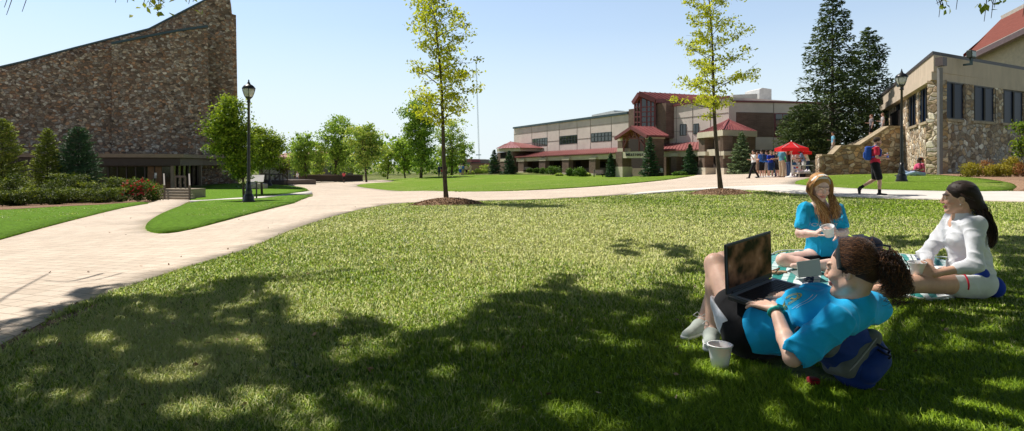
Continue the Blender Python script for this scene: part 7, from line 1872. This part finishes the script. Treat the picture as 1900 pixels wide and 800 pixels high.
S.cut(v3(0, 0, .008), (0, 0, -1)); sc_ = build_solid('shorts', S, HV, cloth('black_shorts', (.010, .010, .012)), C_, disp=wrinkle(.012, 25, 7))
S = Solid()
d = J['knL'] - J['hipL']; S.cone(J['hipL'] + d * .16, J['hipL'] + d * .40, .110, .104, .02); S.cut(J['hipL'] + d * .28 + v3(-.03, 0, -.01), v3(.55, -.25, .75))
S.cut(v3(0, 0, .008), (0, 0, -1)); build_solid('white_side_panel', S, HV, cloth('white_panel', (.70, .72, .78)), sc_, disp=wrinkle(.014, 28, 3))
M_shoe = cloth('grey_green_canvas', (.42, .46, .42)); M_sole = plain('white_rubber', (.70, .70, .68), .6)
shoe(J['anL'], J['toL'], 'shoe', C_, M_shoe, M_sole, .95); shoe(J['anR'], J['toR'], 'shoe', C_, M_shoe, M_sole, .95)
# turquoise watch
d = unit(J['wrL'] - J['elL']); q = J['wrL'] - d * .022; a1 = unit(np.cross(d, u)); a2 = np.cross(a1, d); m = MB(); M_watch = plain('turquoise_rubber', (.03, .42, .36), .4)
m.tube([q + (a1 * math.cos(t) + a2 * math.sin(t)) * .0295 for t in np.linspace(0, 6.283, 25)], .0085, 6); wt_ = m.build('wrist_watch', M_watch, C_, True)
m = MB(); o = unit(a2 + a1 * .4) if a2[2] > 0 else unit(-a2 + a1 * .4); m.box(q + o * .034, (.026, .026, .012), rot=Matrix([tuple(x) for x in np.stack([np.cross(o, d), d, o], 1)])); m.build('watch_face', plain('watch_face', (.01, .15, .15), .2), wt_, bevel=.003)
# printed lines on the chest
Vv = []; Ff = []
for rr_, (ox, oy) in ((.05, (0, 0)), (.035, (.0, .0))):
    o2 = [(ox + rr_ * math.cos(t), oy + rr_ * .8 * math.sin(t)) for t in np.linspace(0, 6.28, 20)[:-1]]; a, b_ = outline(o2, .006); k_ = len(Vv); Vv += a; Ff += [tuple(i + k_ for i in f_) for f_ in b_]
for p0, p1 in (((-.05, 0), (.05, 0)), ((0, -.04), (0, .04)), ((-.03, -.03), (.035, .03))):
    a, b_ = outline([p0, p1, (p1[0] + .001, p1[1])], .006); k_ = len(Vv); Vv += a[:4]; Ff += [tuple(i + k_ for i in f_) for f_ in b_[:1]]
pd_ = unit(v3(.30, .72, -.62)); ctr = P(1466, 566, 2.62) - pd_ * .12; X = np.array([ctr + r_v * a + up * b_ for a, b_ in Vv]); X, Ff = densify(X, Ff, 1); wrap_to(shC, X, Ff, plain('yellow_print', (.62, .55, .10), .8), C_, 'emblem_print', tuple(pd_))
V, F_ = shirt_text('CREW', 0, 0, 1, 1, 0, None, None) if False else (None, None)
Vv = []; Ff = []
for k0 in range(2):
    pts_ = [(-.085 + .0105 * i, .085 + .025 * k0 + .022 * math.sin(i * .2)) for i in range(17)]; 
    for a, b_ in zip(pts_[:-1], pts_[1:]): q_, w2 = outline([a, b_, b_], .004); k_ = len(Vv); Vv += q_[:4]; Ff.append((k_, k_+1, k_+2, k_+3))
X = np.array([ctr + r_v * (a * .8 - .01) + up * (b_ * .9 + .0) for a, b_ in Vv]); wrap_to(shC, X, Ff, M_print, C_, 'line_print', tuple(pd_))
# hair: combed back under a dark headband into a curly pony tail
M_hC = hairmat('curly_brown_hair', (.010, .004, .002), (.075, .025, .010), (.34, .14, .05))
c, R = J['head'], J['hR']; s = .95; W = lambda x, y, z: c + R @ (v3(x, y, z) * s)
S = Solid(); S.ell(W(0, -.024, .038), v3(.080, .092, .085) * s, R); S.ell(W(0, -.070, .0), v3(.055, .040, .06) * s, R, k=.03); S.ell(W(0, .116, -.035), v3(.085, .082, .112) * s, R, k=.012, mode='s')
for sg in (-1, 1): S.ell(W(.080 * sg, .002, -.022), v3(.02, .030, .038) * s, R, k=.008, mode='s')
S.cut(W(0, -.02, -.062), -R[:, 2] + R[:, 1] * .5)
hC = build_solid('hair', S, HV, M_hC, C_, disp=wrinkle(.007, 120, 5)); hC.data.attributes.new('tint', 'FLOAT', 'POINT').data.foreach_set('value', np.full(len(hC.data.vertices), .25, np.float32))
cur = []; r_ = np.random.RandomState(12); tie = W(0, -.108, .030)
for i in range(900):
    a = r_.uniform(-2.2, 2.2); rr_ = .087; p0 = W(math.sin(a) * rr_ * .98, .038 - .03 * abs(math.sin(a)), math.cos(a) * .088 + .040); p1 = W(math.sin(a) * rr_ * 1.02, -.045, math.cos(a) * .090 + .042); p2 = W(math.sin(a) * .062, -.092, math.cos(a) * .06 + .036)
    cc = resample([p0, p1, p2, tie + r_.randn(3) * .008], 22); n_ = unit(p1 - W(0, -.03, .03)); tn = np.cross(unit(p1 - p0), n_)
    ph = r_.rand() * 6; wv = np.sin(np.arange(22) * 1.25 + ph)[:, None]; cur.append(cc + tn * wv * .0036 + n_ * (np.abs(wv) * .0035 + .002))
strand_mesh('hair_strands', cur, .0020, M_hC, hC)
cur = []
for i in range(45):
    a = r_.uniform(-1.3, 1.3); y_ = r_.uniform(-.10, -.02); p_ = W(math.sin(a) * .080, y_, math.cos(a) * .086 + .04); o = unit(p_ - W(0, -.03, .03)); q_ = r_.randn(3) * .012
    cur.append(resample([p_ - o * .004, p_ + o * .010 + q_, p_ + o * .014 + q_ * 2.2, p_ + o * .006 + q_ * 3.0], 10))
strand_mesh('stray_hair', cur, .0008, M_hC, hC)
cur = []; pc_ = tie + v3(.050, -.02, -.050)
for i in range(520):
    o = r_.randn(3); o /= np.linalg.norm(o); e = pc_ + o * v3(.052, .052, .080) * (.5 + .6 * r_.rand()) + v3(.012, 0, -.012) * r_.rand(); st_ = tie + r_.randn(3) * .010
    base_ = resample([st_, st_ * .5 + e * .5 + o * .02 + [0, 0, .022], e, e + [r_.randn() * .012, r_.randn() * .01, -.03 - .02 * r_.rand()]], 44)
    t_ = unit(e - st_); a1 = unit(np.cross(t_, [0.1, .3, 1])); a2 = np.cross(t_, a1); ph = r_.rand() * 6; w_ = np.arange(44) * (.85 + .3 * r_.rand()); am = np.linspace(.003, .0095, 44)[:, None]
    cur.append(base_ + a1 * np.cos(w_ + ph)[:, None] * am + a2 * np.sin(w_ + ph)[:, None] * am)
strand_mesh('curly_ponytail', cur, .0015, M_hC, hC)
band(W, .008, .021, 1.9, .006, C_, cloth('dark_teal_headband', (.005, .014, .016)), .0)
m = MB(); d = unit(pc_ - tie); m.tube([tie + (np.cross(d, [0, 0, 1]) * math.cos(t) + np.cross(d, np.cross(d, [0, 0, 1])) * math.sin(t)) * .018 for t in np.linspace(0, 6.283, 14)], .006, 6); m.build('hair_tie', M_iron, C_, True)

# ---- laptop
M_lap = plain('dark_laptop_shell', (.03, .03, .034), .35, .5); M_deck = plain('silver_laptop_deck', (.42, .45, .50), .3, .5, .6, var=.05); M_scr = NT('laptop_screen'); _k = M_scr.coord()
M_scr.col(M_scr.ramp(M_scr.noise(M_scr.mapping(_k, (1, 1, 1)), 7, 3, .5), [(.38, (.012, .007, .006)), (.48, (.22, .09, .045)), (.58, (.46, .21, .11)), (.66, (.60, .52, .52))])).rough(.3, .12); M_scr = M_scr.m  # warm blotches in the colour stand in for what the screen reflects
HL, HR_ = v3(1.035, 2.850, .318), v3(1.355, 3.085, .358); du = HR_ - HL; dw = v3(.125, -.205, -.018); upv = v3(-.016, -.022, .245)
lp = emp('laptop', (HL + HR_) / 2, 'open dark laptop with glossy screen resting on the reclining student', 'laptop')
nrm = unit(np.cross(du, dw)); nrm = nrm if nrm[2] > 0 else -nrm; m = MB(); m.slab([HL, HR_, HR_ + dw, HL + dw], -nrm * .022); m.build('base', M_lap, lp, bevel=.004)
def dk(a, b_, z=.0): return HL + du * a + dw * b_ + nrm * z
m = MB(); m.slab([dk(.015, .03, .0015), dk(.985, .03, .0015), dk(.985, .98, .0015), dk(.015, .98, .0015)], nrm * .0015); dck = m.build('deck', M_deck, lp)
m = MB()
for r0_ in range(6):
    for c0_ in range(15):
        a = .07 + .86 * c0_ / 15 + .004 * r0_; b_ = .16 + .44 * r0_ / 6; m.slab([dk(a, b_, .003), dk(a + .050, b_, .003), dk(a + .050, b_ + .060, .003), dk(a, b_ + .060, .003)], nrm * .003)
m.build('keyboard', plain('black_keys', (.012, .012, .014), .45), lp)
m = MB(); m.slab([dk(.06, .145, .0032), dk(.95, .145, .0032), dk(.95, .61, .0032), dk(.06, .61, .0032)], nrm * .0006); m.build('key_tray', M_lap, lp)
m = MB(); m.slab([dk(.36, .70, .0032), dk(.64, .70, .0032), dk(.64, .93, .0032), dk(.36, .93, .0032)], nrm * .0008); m.build('touchpad', plain('touchpad_grey', (.30, .31, .33), .35), lp)
sn = unit(np.cross(du, upv)); sn = sn if sn @ v3(.5, -.8, 0) > 0 else -sn
m = MB(); m.slab([HL, HR_, HR_ + upv, HL + upv], -sn * .012); m.build('screen_lid', M_lap, lp, bevel=.004)
def sp(a, b_, z): return HL + du * a + upv * b_ + sn * z
m = MB(); m.slab([sp(.035, .12, .001), sp(.965, .12, .001), sp(.965, .95, .001), sp(.035, .95, .001)], sn * .001); m.build('screen', M_scr, lp)
m = MB(); m.bar(dk(.1, -.01, .004), dk(.9, -.01, .004), .014, .012); m.build('hinge', M_lap, lp)
# closed silver laptop on the blanket
a, b_ = P(1482, 516, 4.60), P(1525, 511, 4.72)
l2 = emp('laptop', (a + b_) / 2, 'silver laptop lid standing on the blanket behind the reclining student', 'laptop')
M_alum = plain('brushed_silver', (.27, .32, .30), .5, .4, .1, var=.06)
m = MB(); m.slab([a, b_, b_ + [.01, .05, .125], a + [.01, .05, .115]], v3(0, .012, 0)); m.build('lid', M_alum, l2, bevel=.004)
m = MB(); m.slab([a + [.01, .02, -.005], b_ + [.01, .02, -.005], b_ + [.05, .24, .0], a + [.05, .24, .0]], v3(0, 0, .012)); m.build('base', M_alum, l2, bevel=.004)
# ---- backpack the student leans on
M_bpb = cloth('blue_nylon', (.010, .04, .22), .6, 12, .15, .7); M_bpg = cloth('grey_nylon', (.13, .14, .135), .6, 12, .15, .7); M_bpd = cloth('dark_nylon', (.012, .015, .035), .6)
bp_ = emp('backpack', (1.48, 2.38, 0), 'blue and grey backpack propped under the reclining student', 'backpack')
ax = unit(v3(.50, -.12, -.50)); az_ = unit(v3(.70, .20, .62)); ay = unit(np.cross(az_, ax)); ay = ay if ay[1] < 0 else -ay; az_ = np.cross(ax, ay); Rb = np.stack([ax, ay, az_], 1)
cB = v3(1.425, 2.520, .165); S = Solid(); S.box(cB, (.145, .090, .115), Rb, .07, .03); S.cut(v3(0, 0, .006), (0, 0, -1)); bag = build_solid('bag', S, .006, M_bpb, bp_, disp=wrinkle(.022, 24, 4))
for off_, wd in ((-.085, .028), (.020, .036)):
    S = Solid(); S.box(cB + ax * off_, (wd, .096, .121), Rb, .065, .02); S.cut(v3(0, 0, .006), (0, 0, -1)); build_solid('grey_panel', S, .005, M_bpg, bp_, disp=wrinkle(.014, 34, 6))
S = Solid(); S.box(cB + ax * .085 + ay * .03, (.05, .08, .085), Rb, .05, .02); S.cut(v3(0, 0, .006), (0, 0, -1)); build_solid('front_pocket', S, .005, M_bpb, bp_, disp=wrinkle(.018, 30, 8))
def ring_(off_, gx=.099, gz=.124, t0=-1.3, t1=1.3):
    return [cB + ax * off_ + ay * gx * abs(math.cos(t)) ** .45 * (1 if math.cos(t) > 0 else -1) + az_ * gz * abs(math.sin(t)) ** .45 * (1 if math.sin(t) > 0 else -1) for t in np.linspace(t0, t1, 30)]
m = MB(); m.tube(ring_(.020), .0035, 5); m.tube(ring_(-.085), .0035, 5); m.build('zipper', plain('zip_metal', (.30, .30, .30), .4), bp_, True)
for q_ in ((.03, -.06), (.045, -.045)):
    m = MB(); p_ = cB + ax * q_[0] + az_ * q_[1] + ay * .105; m.tube([p_, p_ + ay * .015 + ax * .02, p_ + ay * .02 + ax * .045 - az_ * .01, p_ + ay * .01 + ax * .05], .005, 6); m.build('zip_pull', M_bpd, bp_, True)
m = MB(); m.tube([cB - ax * .16 + az_ * .04, cB - ax * .20 + az_ * .06, cB - ax * .20 + az_ * .10, cB - ax * .16 + az_ * .12], .009, 6); m.build('grab_handle', M_bpd, bp_, True)
q = v3(1.27, 2.50, .035); rd = emp('red_pouch', q, 'small red pouch in the shade beneath the student\'s elbow', 'pouch'); S = Solid(); S.box(q, (.024, .02, .015), rd=.01); build_solid('pouch', S, .005, cloth('red_nylon', (.22, .008, .015)), rd); m = MB(); m.tube([q + [-.015, -.019, .008], q + [.015, -.02, .008]], .002, 5); m.build('zipper', M_iron, rd)
# ---- backpack behind the student facing us
q = P(1588, 462, 5.75); q[2] = .13; b2_ = emp('backpack', (q[0], q[1], 0), 'dark navy backpack with lime stripes lying behind the students', 'backpack')
S = Solid(); S.box(q, (.20, .15, .12), rd=.08, k=.03); S.cut(v3(0, 0, .006), (0, 0, -1)); build_solid('bag', S, .01, M_bpd, b2_, disp=wrinkle(.02, 20, 4))
for dx in (-.10, .07):
    m = MB(); m.tube([q + v3(dx + .03 * math.sin(t), -.155 * math.cos(t), .125 * math.sin(t)) for t in np.linspace(.5, 1.7, 10)], .012, 6); m.build('lime_stripe', plain('lime_stripe', (.42, .55, .05), .6), b2_)
m = MB(); m.tube([q + v3(.17, -.05, .05), q + v3(.28, -.08, .03), q + v3(.3, -.02, -.08)], .010, 6); m.build('strap', M_bpd, b2_)
# cup in the grass
g_ = G(1336, 688); cup(v3(g_[0], g_[1], .012), 'white paper cup with a plastic spoon standing in the grass', .108, .036, .054, (0, 0), (-.075, -.01, .008), True)
# sandal
q = P(1440, 508, 5.0); q[2] = .03; sn_ = emp('sandal', q, 'tan sandal lying at the left corner of the blanket', 'sandal'); S = Solid(); S.cone(q - [.07, .0, 0], q + [.07, .02, 0], .036, .032); S.cut(q + [0, 0, .012], (0, 0, 1)); build_solid('sole', S, .006, plain('tan_leather', (.50, .32, .20), .7), sn_)
m = MB(); m.tube([q + v3(-.02, -.035, .01), q + v3(.03, -.0, .04), q + v3(-.02, .04, .01)], .006, 6); m.build('strap', plain('brown_strap', (.2, .1, .05), .6), sn_)

# ---- blanket
bl = [G(a, b_)[:2] for a, b_ in [(1426, 478), (1452, 470), (1560, 467), (1650, 474), (1742, 481), (1840, 500), (1845, 535), (1795, 556), (1745, 563), (1700, 560), (1640, 552), (1560, 556), (1500, 549), (1440, 541), (1424, 505)]]
M_blk = NT('plaid_blanket'); g_ = M_blk.geo(); vec = M_blk.mapping(g_, (1, 1, 1), (0, 0, .5)); sx_ = M_blk.n('ShaderNodeSeparateXYZ'); M_blk.l(vec, sx_.inputs[0])
def stripes(ax_, per, stops, off=0.0):
    v_ = M_blk.math('FRACT', M_blk.math('ADD', M_blk.math('MULTIPLY', sx_.outputs[ax_], 1 / per), off)); return M_blk.ramp(v_, stops, 'CONSTANT')
base_c = stripes(0, .46, [(0, (.04, .26, .24)), (.16, (.62, .72, .72)), (.26, (.10, .36, .34)), (.36, (.80, .83, .83)), (.50, (.03, .05, .14)), (.66, (.80, .83, .83)), (.76, (.16, .42, .42)), (.88, (.60, .72, .72))])
cr = stripes(1, .16, [(0, (1, 1, 1)), (.55, (.62, .75, .72)), (.8, (1.15, 1.1, 1.1))])
zig = M_blk.n('ShaderNodeTexVoronoi'); M_blk.l(M_blk.mapping(vec, (34, 34, 1)), zig.inputs['Vector']); zig.inputs['Scale'].default_value = 1
navy = stripes(0, .46, [(0, 0.), (.50, 1.), (.66, 0.)])
c_ = M_blk.mix(1.0, base_c, cr, 'MULTIPLY'); c_ = M_blk.mix(M_blk.math('MULTIPLY', navy, M_blk.ramp(zig.outputs['Distance'], [(.35, 1), (.45, 0)])), c_, (.72, .74, .76))
M_blk.col(c_).rough(.95, .1); M_blk.bump(M_blk.noise(g_, 120, 3), .5, .004); M_blk = M_blk.m
pl2 = smooth_poly(bl, 2); A2 = np.array(pl2); xs = np.arange(A2[:, 0].min(), A2[:, 0].max(), .035); ys = np.arange(A2[:, 1].min(), A2[:, 1].max(), .035); gx_, gy_ = np.meshgrid(xs, ys); ins = in_poly(gx_.ravel(), gy_.ravel(), pl2)
pin = np.stack([gx_.ravel()[ins], gy_.ravel()[ins]], -1); pin = pin[[np.min(((A2 - p_) ** 2).sum(1)) > .0006 for p_ in pin]]
vs = [Vector((float(a), float(b_))) for a, b_ in pl2] + [Vector((float(a), float(b_))) for a, b_ in pin]; rr_ = delaunay_2d_cdt(vs, [], [list(range(len(pl2)))], 1, 1e-5)
V = np.array([(v.x, v.y) for v in rr_[0]]); Z = .022 + .010 * wavy(V[:, 0], V[:, 1], 14, 3) + .008 * wavy(V[:, 0], V[:, 1], 30, 4)
blo = mesh_obj('picnic_blanket', np.column_stack([V, Z]), [tuple(f_) for f_ in rr_[2]], M_blk, smooth=True); tag(blo, 'teal, white and navy patterned picnic blanket under the three students', 'blanket')
blo.modifiers.new('s', 'SOLIDIFY').thickness = .006
m = MB(); m.tube([np.array([a, b_, .03 + .008 * math.sin(i * .9)]) for i, (a, b_) in enumerate(pl2 + [pl2[0]])], .007, 5); fb = m.build('white_hem', plain('white_hem', (.75, .75, .72), .9), None, True); fb.parent = blo
PIC += [pl2, [(1.10, 2.86), (1.28, 2.56), (1.48, 2.52), (1.40, 2.90), (1.14, 2.98)]]
c0 = G(1336, 688); PIC.append([(c0[0] + .03 * math.cos(t), c0[1] + .03 * math.sin(t)) for t in np.linspace(0, 6.2, 10)])
# ------------------------------------------------------------------ the big shade tree over the picnic (crown above the frame, trunk behind the camera)
r_ = np.random.RandomState(77)
edge = [(-80, 590), (0, 608), (60, 592), (130, 560), (200, 548), (300, 548), (400, 522), (495, 512), (500, 556), (560, 596), (610, 600), (650, 575), (700, 610), (760, 625), (830, 604), (900, 566), (935, 540), (1000, 528), (1060, 512), (1110, 545), (1160, 548), (1210, 528), (1260, 540), (1310, 560), (1500, 600), (1560, 640), (1650, 640), (1700, 585), (1780, 565), (1840, 520), (1850, 400), (1990, 395)]
ex_, ey_ = zip(*edge)
lit = [(70, 738, 80, 18), (285, 702, 60, 18), (440, 640, 50, 14), (525, 750, 80, 30), (690, 655, 60, 16), (820, 705, 30, 12), (1195, 600, 24, 10), (1250, 738, 70, 12), (1675, 600, 26, 30), (1770, 640, 34, 16), (1855, 600, 26, 24), (1880, 730, 36, 16), (420, 575, 40, 10), (180, 640, 44, 10), (880, 585, 20, 8), (330, 780, 40, 10),
       (1410, 560, 60, 50), (1470, 590, 55, 40), (1560, 520, 80, 70), (1420, 500, 60, 60), (1315, 520, 26, 40)]
extra = [(1700, 450, 50, 14), (1245, 470, 40, 12), (1290, 495, 30, 10), (1160, 455, 30, 8), (90, 575, 50, 12), (160, 550, 40, 8), (1660, 440, 30, 10), (1860, 440, 40, 40)]
def shade_p(px, py):
    b_ = np.interp(px, ex_, ey_); p_ = 1.0 if py > b_ + 8 else (.35 if py > b_ - 6 else 0)
    for (a, c_, rx, ry) in lit:
        q = ((px - a) / rx) ** 2 + ((py - c_) / ry) ** 2
        if q < 1.3: p_ *= .10 if q < .8 else .5
    for (a, c_, rx, ry) in extra:
        if ((px - a) / rx) ** 2 + ((py - c_) / ry) ** 2 < 1: p_ = max(p_, .8)
    return p_
# gaps in the crown through which the sun reaches the students
KEEP = [(v3(1.40, 2.45, .52), .20), (v3(1.33, 2.62, .35), .24), (v3(1.20, 2.50, .30), .17), (v3(1.22, 2.85, .35), .22), (v3(1.10, 3.15, .40), .20), (v3(1.50, 2.45, .28), .13), (v3(1.25, 2.75, .28), .2),
        (v3(2.78, 5.3, .75), .28), (v3(2.8, 5.35, .4), .35), (v3(2.5, 5.1, .15), .25), (v3(3.15, 4.18, .72), .26), (v3(3.2, 4.2, .42), .30), (v3(2.95, 4.1, .2), .22), (v3(2.6, 4.0, .1), .2), (v3(2.1, 4.6, .05), .35), (v3(.951, 2.71, .06), .13), (v3(1.0, 3.1, .08), .15), (v3(1.08, 3.0, .25), .16)]
_mx = np.arange(-100, 2001, 10); _my = np.arange(380, 821, 5); MASK = np.array([[shade_p(a, b_) for a in _mx] for b_ in _my])
NL = 260000; D_ = 1.55 + 6.2 * r_.rand(NL); x_ = r_.uniform(-1, 1, NL) * .98 * D_; ok = r_.rand(NL) < (D_ / 7.75)     # even over the ground
D_, x_ = D_[ok], x_[ok]; py_ = np.minimum(HY + F * CAMZ / D_, 815); px_ = np.clip(CX + F * x_ / D_, -100, 2000)
wx_ = 30 * wavy(x_, D_, 5, 61) + 12 * wavy(x_, D_, 16, 62); wy_ = 11 * wavy(x_, D_, 6, 63) + 5 * wavy(x_, D_, 18, 64)
pm = MASK[np.clip(((py_ + wy_ - 380) / 5).astype(int), 0, len(_my) - 1), np.clip(((px_ + wx_ + 100) / 10).astype(int), 0, len(_mx) - 1)]
blot = wavy(x_, D_, 13, 41, 9) + .7 * wavy(x_, D_, 29, 42, 9)
ok = (r_.rand(len(D_)) < pm * np.clip(1.0 + 1.3 * blot, .05, 1)); x_, D_ = x_[ok], D_[ok]
Gp = np.stack([x_, D_, 0 * x_], -1); ok = np.ones(len(Gp), bool)
for q_, rr_ in KEEP: ok &= np.linalg.norm(np.cross(Gp - q_, SD), axis=1) > rr_
Gp = Gp[ok]; r_.shuffle(Gp); Gp = Gp[:90000]
zz = 4.9 + .8 * wavy(Gp[:, 0], Gp[:, 1], 1.6, 51) + np.abs(r_.randn(len(Gp))) * .5; up_ = r_.rand(len(Gp)) < .35; zz = np.where(up_, zz + 1.6 + 1.6 * r_.rand(len(Gp)), zz).clip(4.0, 9)
LV = Gp + SD * (zz / SD[2])[:, None]; CL = LV[::110]
tr_root = emp('shade_tree', (-5.2, -3.5, tz(-5.2, -3.5)), 'large shade tree whose leafy twigs hang into the top of the view', 'tree')
tr = MB(); hub = v3(-4.6, 0.5, 5.2); tb_ = v3(-5.2, -3.5, tz(-5.2, -3.5) - .1)
limb(tr, tb_, hub - v3(.2, 1.2, 1.4), .34, .22, .03, 1, 10, 8); limb(tr, hub - v3(.2, 1.2, 1.4), hub, .22, .17, .03, 2, 9, 5)
order = np.argsort(CL[:, 0]); ng = 16; C = []; Tt = []
for gi in range(ng):
    grp = CL[order[gi * len(CL) // ng:(gi + 1) * len(CL) // ng]]
    cen = grp.mean(0) - [0, 0, .5]; main = limb(tr, hub, cen, .07, .02, .05, 100 + gi, 7, 8)
    for c_ in grp:
        i_ = int(np.argmin(((main - c_) ** 2).sum(1))); limb(tr, main[i_], c_, .010, .003, .06, int(abs(c_[0]) * 1000) % 9999, 4, 4)
C.append(LV); Tt.append(.5 + .2 * r_.randn(len(LV)))
# drooping sprigs that reach into the frame
def sprig(path, nl, spread, seed, tipdir=(0, 0, -1)):
    pts = resample([np.array(p_, float) for p_ in path], 14); tr.tube(pts, list(np.linspace(.010, .0025, 14)), 5)
    if nl:
        rr_ = np.random.RandomState(seed); k_ = rr_.randint(5, 14, nl); C.append(pts[k_] + rr_.randn(nl, 3) * spread); Tt.append(.55 + .25 * rr_.randn(nl))
DS = 6.0
def hang(px, py, nl, seed, sw=.0, spread=.05, D_=DS, top=(0, 1.2, 1.6)):
    tip = P(px, py, D_); sprig([tip + v3(top[0], top[1], top[2]), tip + v3(top[0] * .5 + sw, top[1] * .4, top[2] * .55), tip + v3(sw * .6, .05, .32), tip], nl, spread, seed)
for i, (px, py, nl) in enumerate([(214, 5, 9), (236, 5, 10), (292, 16, 14), (277, 11, 22), (287, 4, 26), (300, 1, 24), (266, 10, 10), (296, 10, 12), (345, 3, 14), (350, 8, 8), (358, 4, 8)]): hang(px, py, nl, i, .1, .055)
for i, (px, py, nl) in enumerate([(1743, 4, 16), (1750, 10, 16), (1748, 18, 9), (1741, 10, 8), (1757, 8, 6), (1842, 8, 14), (1836, 2, 8), (1826, 0, 10)]): hang(px, py, nl, 30 + i, -.1, .05, top=(.4, 1.0, 1.5))
for (px, py) in [(1742, 32), (1774, 18), (1826, 40), (1839, 34), (1898, 31), (1845, 14), (8, 14), (41, 22), (12, 28)]: hang(px, py, 0, 60, .12, top=(.3 if px > 900 else -.3, .8, 1.1))
for a, b_ in ((P(280, -120, 7.0), hub), (P(345, -140, 7.0), hub), (P(215, -120, 7.0), hub), (P(1760, -160, 7.0), CL[order[-20:]].mean(0)), (P(1850, -150, 7.0), CL[order[-20:]].mean(0)), (P(0, -100, 6.8), hub)):
    limb(tr, b_, a, .022, .008, .05, 7, 6, 8)
# unseen leaves and limbs added behind the camera to block low sky light
nb = 17000; bx_ = r_.uniform(-13, 12, nb); by_ = r_.uniform(-10, -.7, nb); bz_ = r_.uniform(.9, 11, nb); ok = (wavy(bx_, by_ * 1.3 + bz_, .9, 71) > -.35) & ((bx_ ** 2 + (by_ + 1) ** 2) > 1.2); BK_ = np.stack([bx_, by_, bz_], -1)[ok]
for k_ in range(26):
    limb(tr, hub - v3(0, .5, 1.5 * (k_ % 3)), BK_[k_ * 37], .05, .01, .06, 300 + k_, 5, 6)
tr.build('trunk', M_bark, tr_root, smooth=True)
M_shadeleaf = leafmat('shade_tree_leaf', (.05, .09, .01), (.62, .60, .07), .25, mid=(.22, .30, .03))
C.append(BK_); Tt.append(.4 + .2 * r_.randn(len(BK_)))
leaf_mesh('crown', np.concatenate(C), np.concatenate([np.full(len(LV), .105), np.full(sum(len(c_) for c_ in C[1:-1]), .075), np.full(len(BK_), .34)]), M_shadeleaf, tr_root, np.concatenate(Tt), .55, seed=5)
grass_blades('lawn_grass', 820000, -60, 1960, 1.35, 24, veg_keep, h=(.018, .042), w0=.0021, label='sunlit and tree-shaded grass blades of the foreground lawn')
grass_blades('lawn_grass', 110000, 1960, 2700, 1.35, 24, veg_keep, h=(.018, .042), w0=.0023, seed=13, label='grass blades of the lawn further to the right')
grass_blades('lawn_grass', 90000, -800, -60, 1.2, 12, veg_keep, h=(.018, .042), w0=.0023, seed=14, label='grass blades of the lawn further to the left')
grass_blades('island_grass', 240000, -100, 2000, 12, 60, island_keep, h=(.05, .07), w0=.0026, label='short mown grass of the lawn islands', seed=8, dry=-.25)

r_ = np.random.RandomState(99); n_ = 200; D_ = np.exp(r_.uniform(math.log(2.2), math.log(16), n_)); x_ = r_.uniform(-.95, .75, n_) * D_
ok = np.ones(n_, bool)
for p_ in PIC: ok &= ~in_poly(x_, D_, p_)
x_, D_ = x_[ok], D_[ok]; on_ = in_poly(x_, D_, pav_s)
C_ = np.stack([x_, D_, TZ(x_, D_) + np.where(on_, .028, .03)], -1)
fl = leaf_mesh('fallen_leaves', C_, .032, M_chip, None, r_.rand(len(C_)), .6, seed=2, dirs=r_.randn(len(C_), 3) * [1, 1, .15]); tag(fl, 'scattered small dry leaves on the lawn and brick path', 'leaves', kind='stuff')
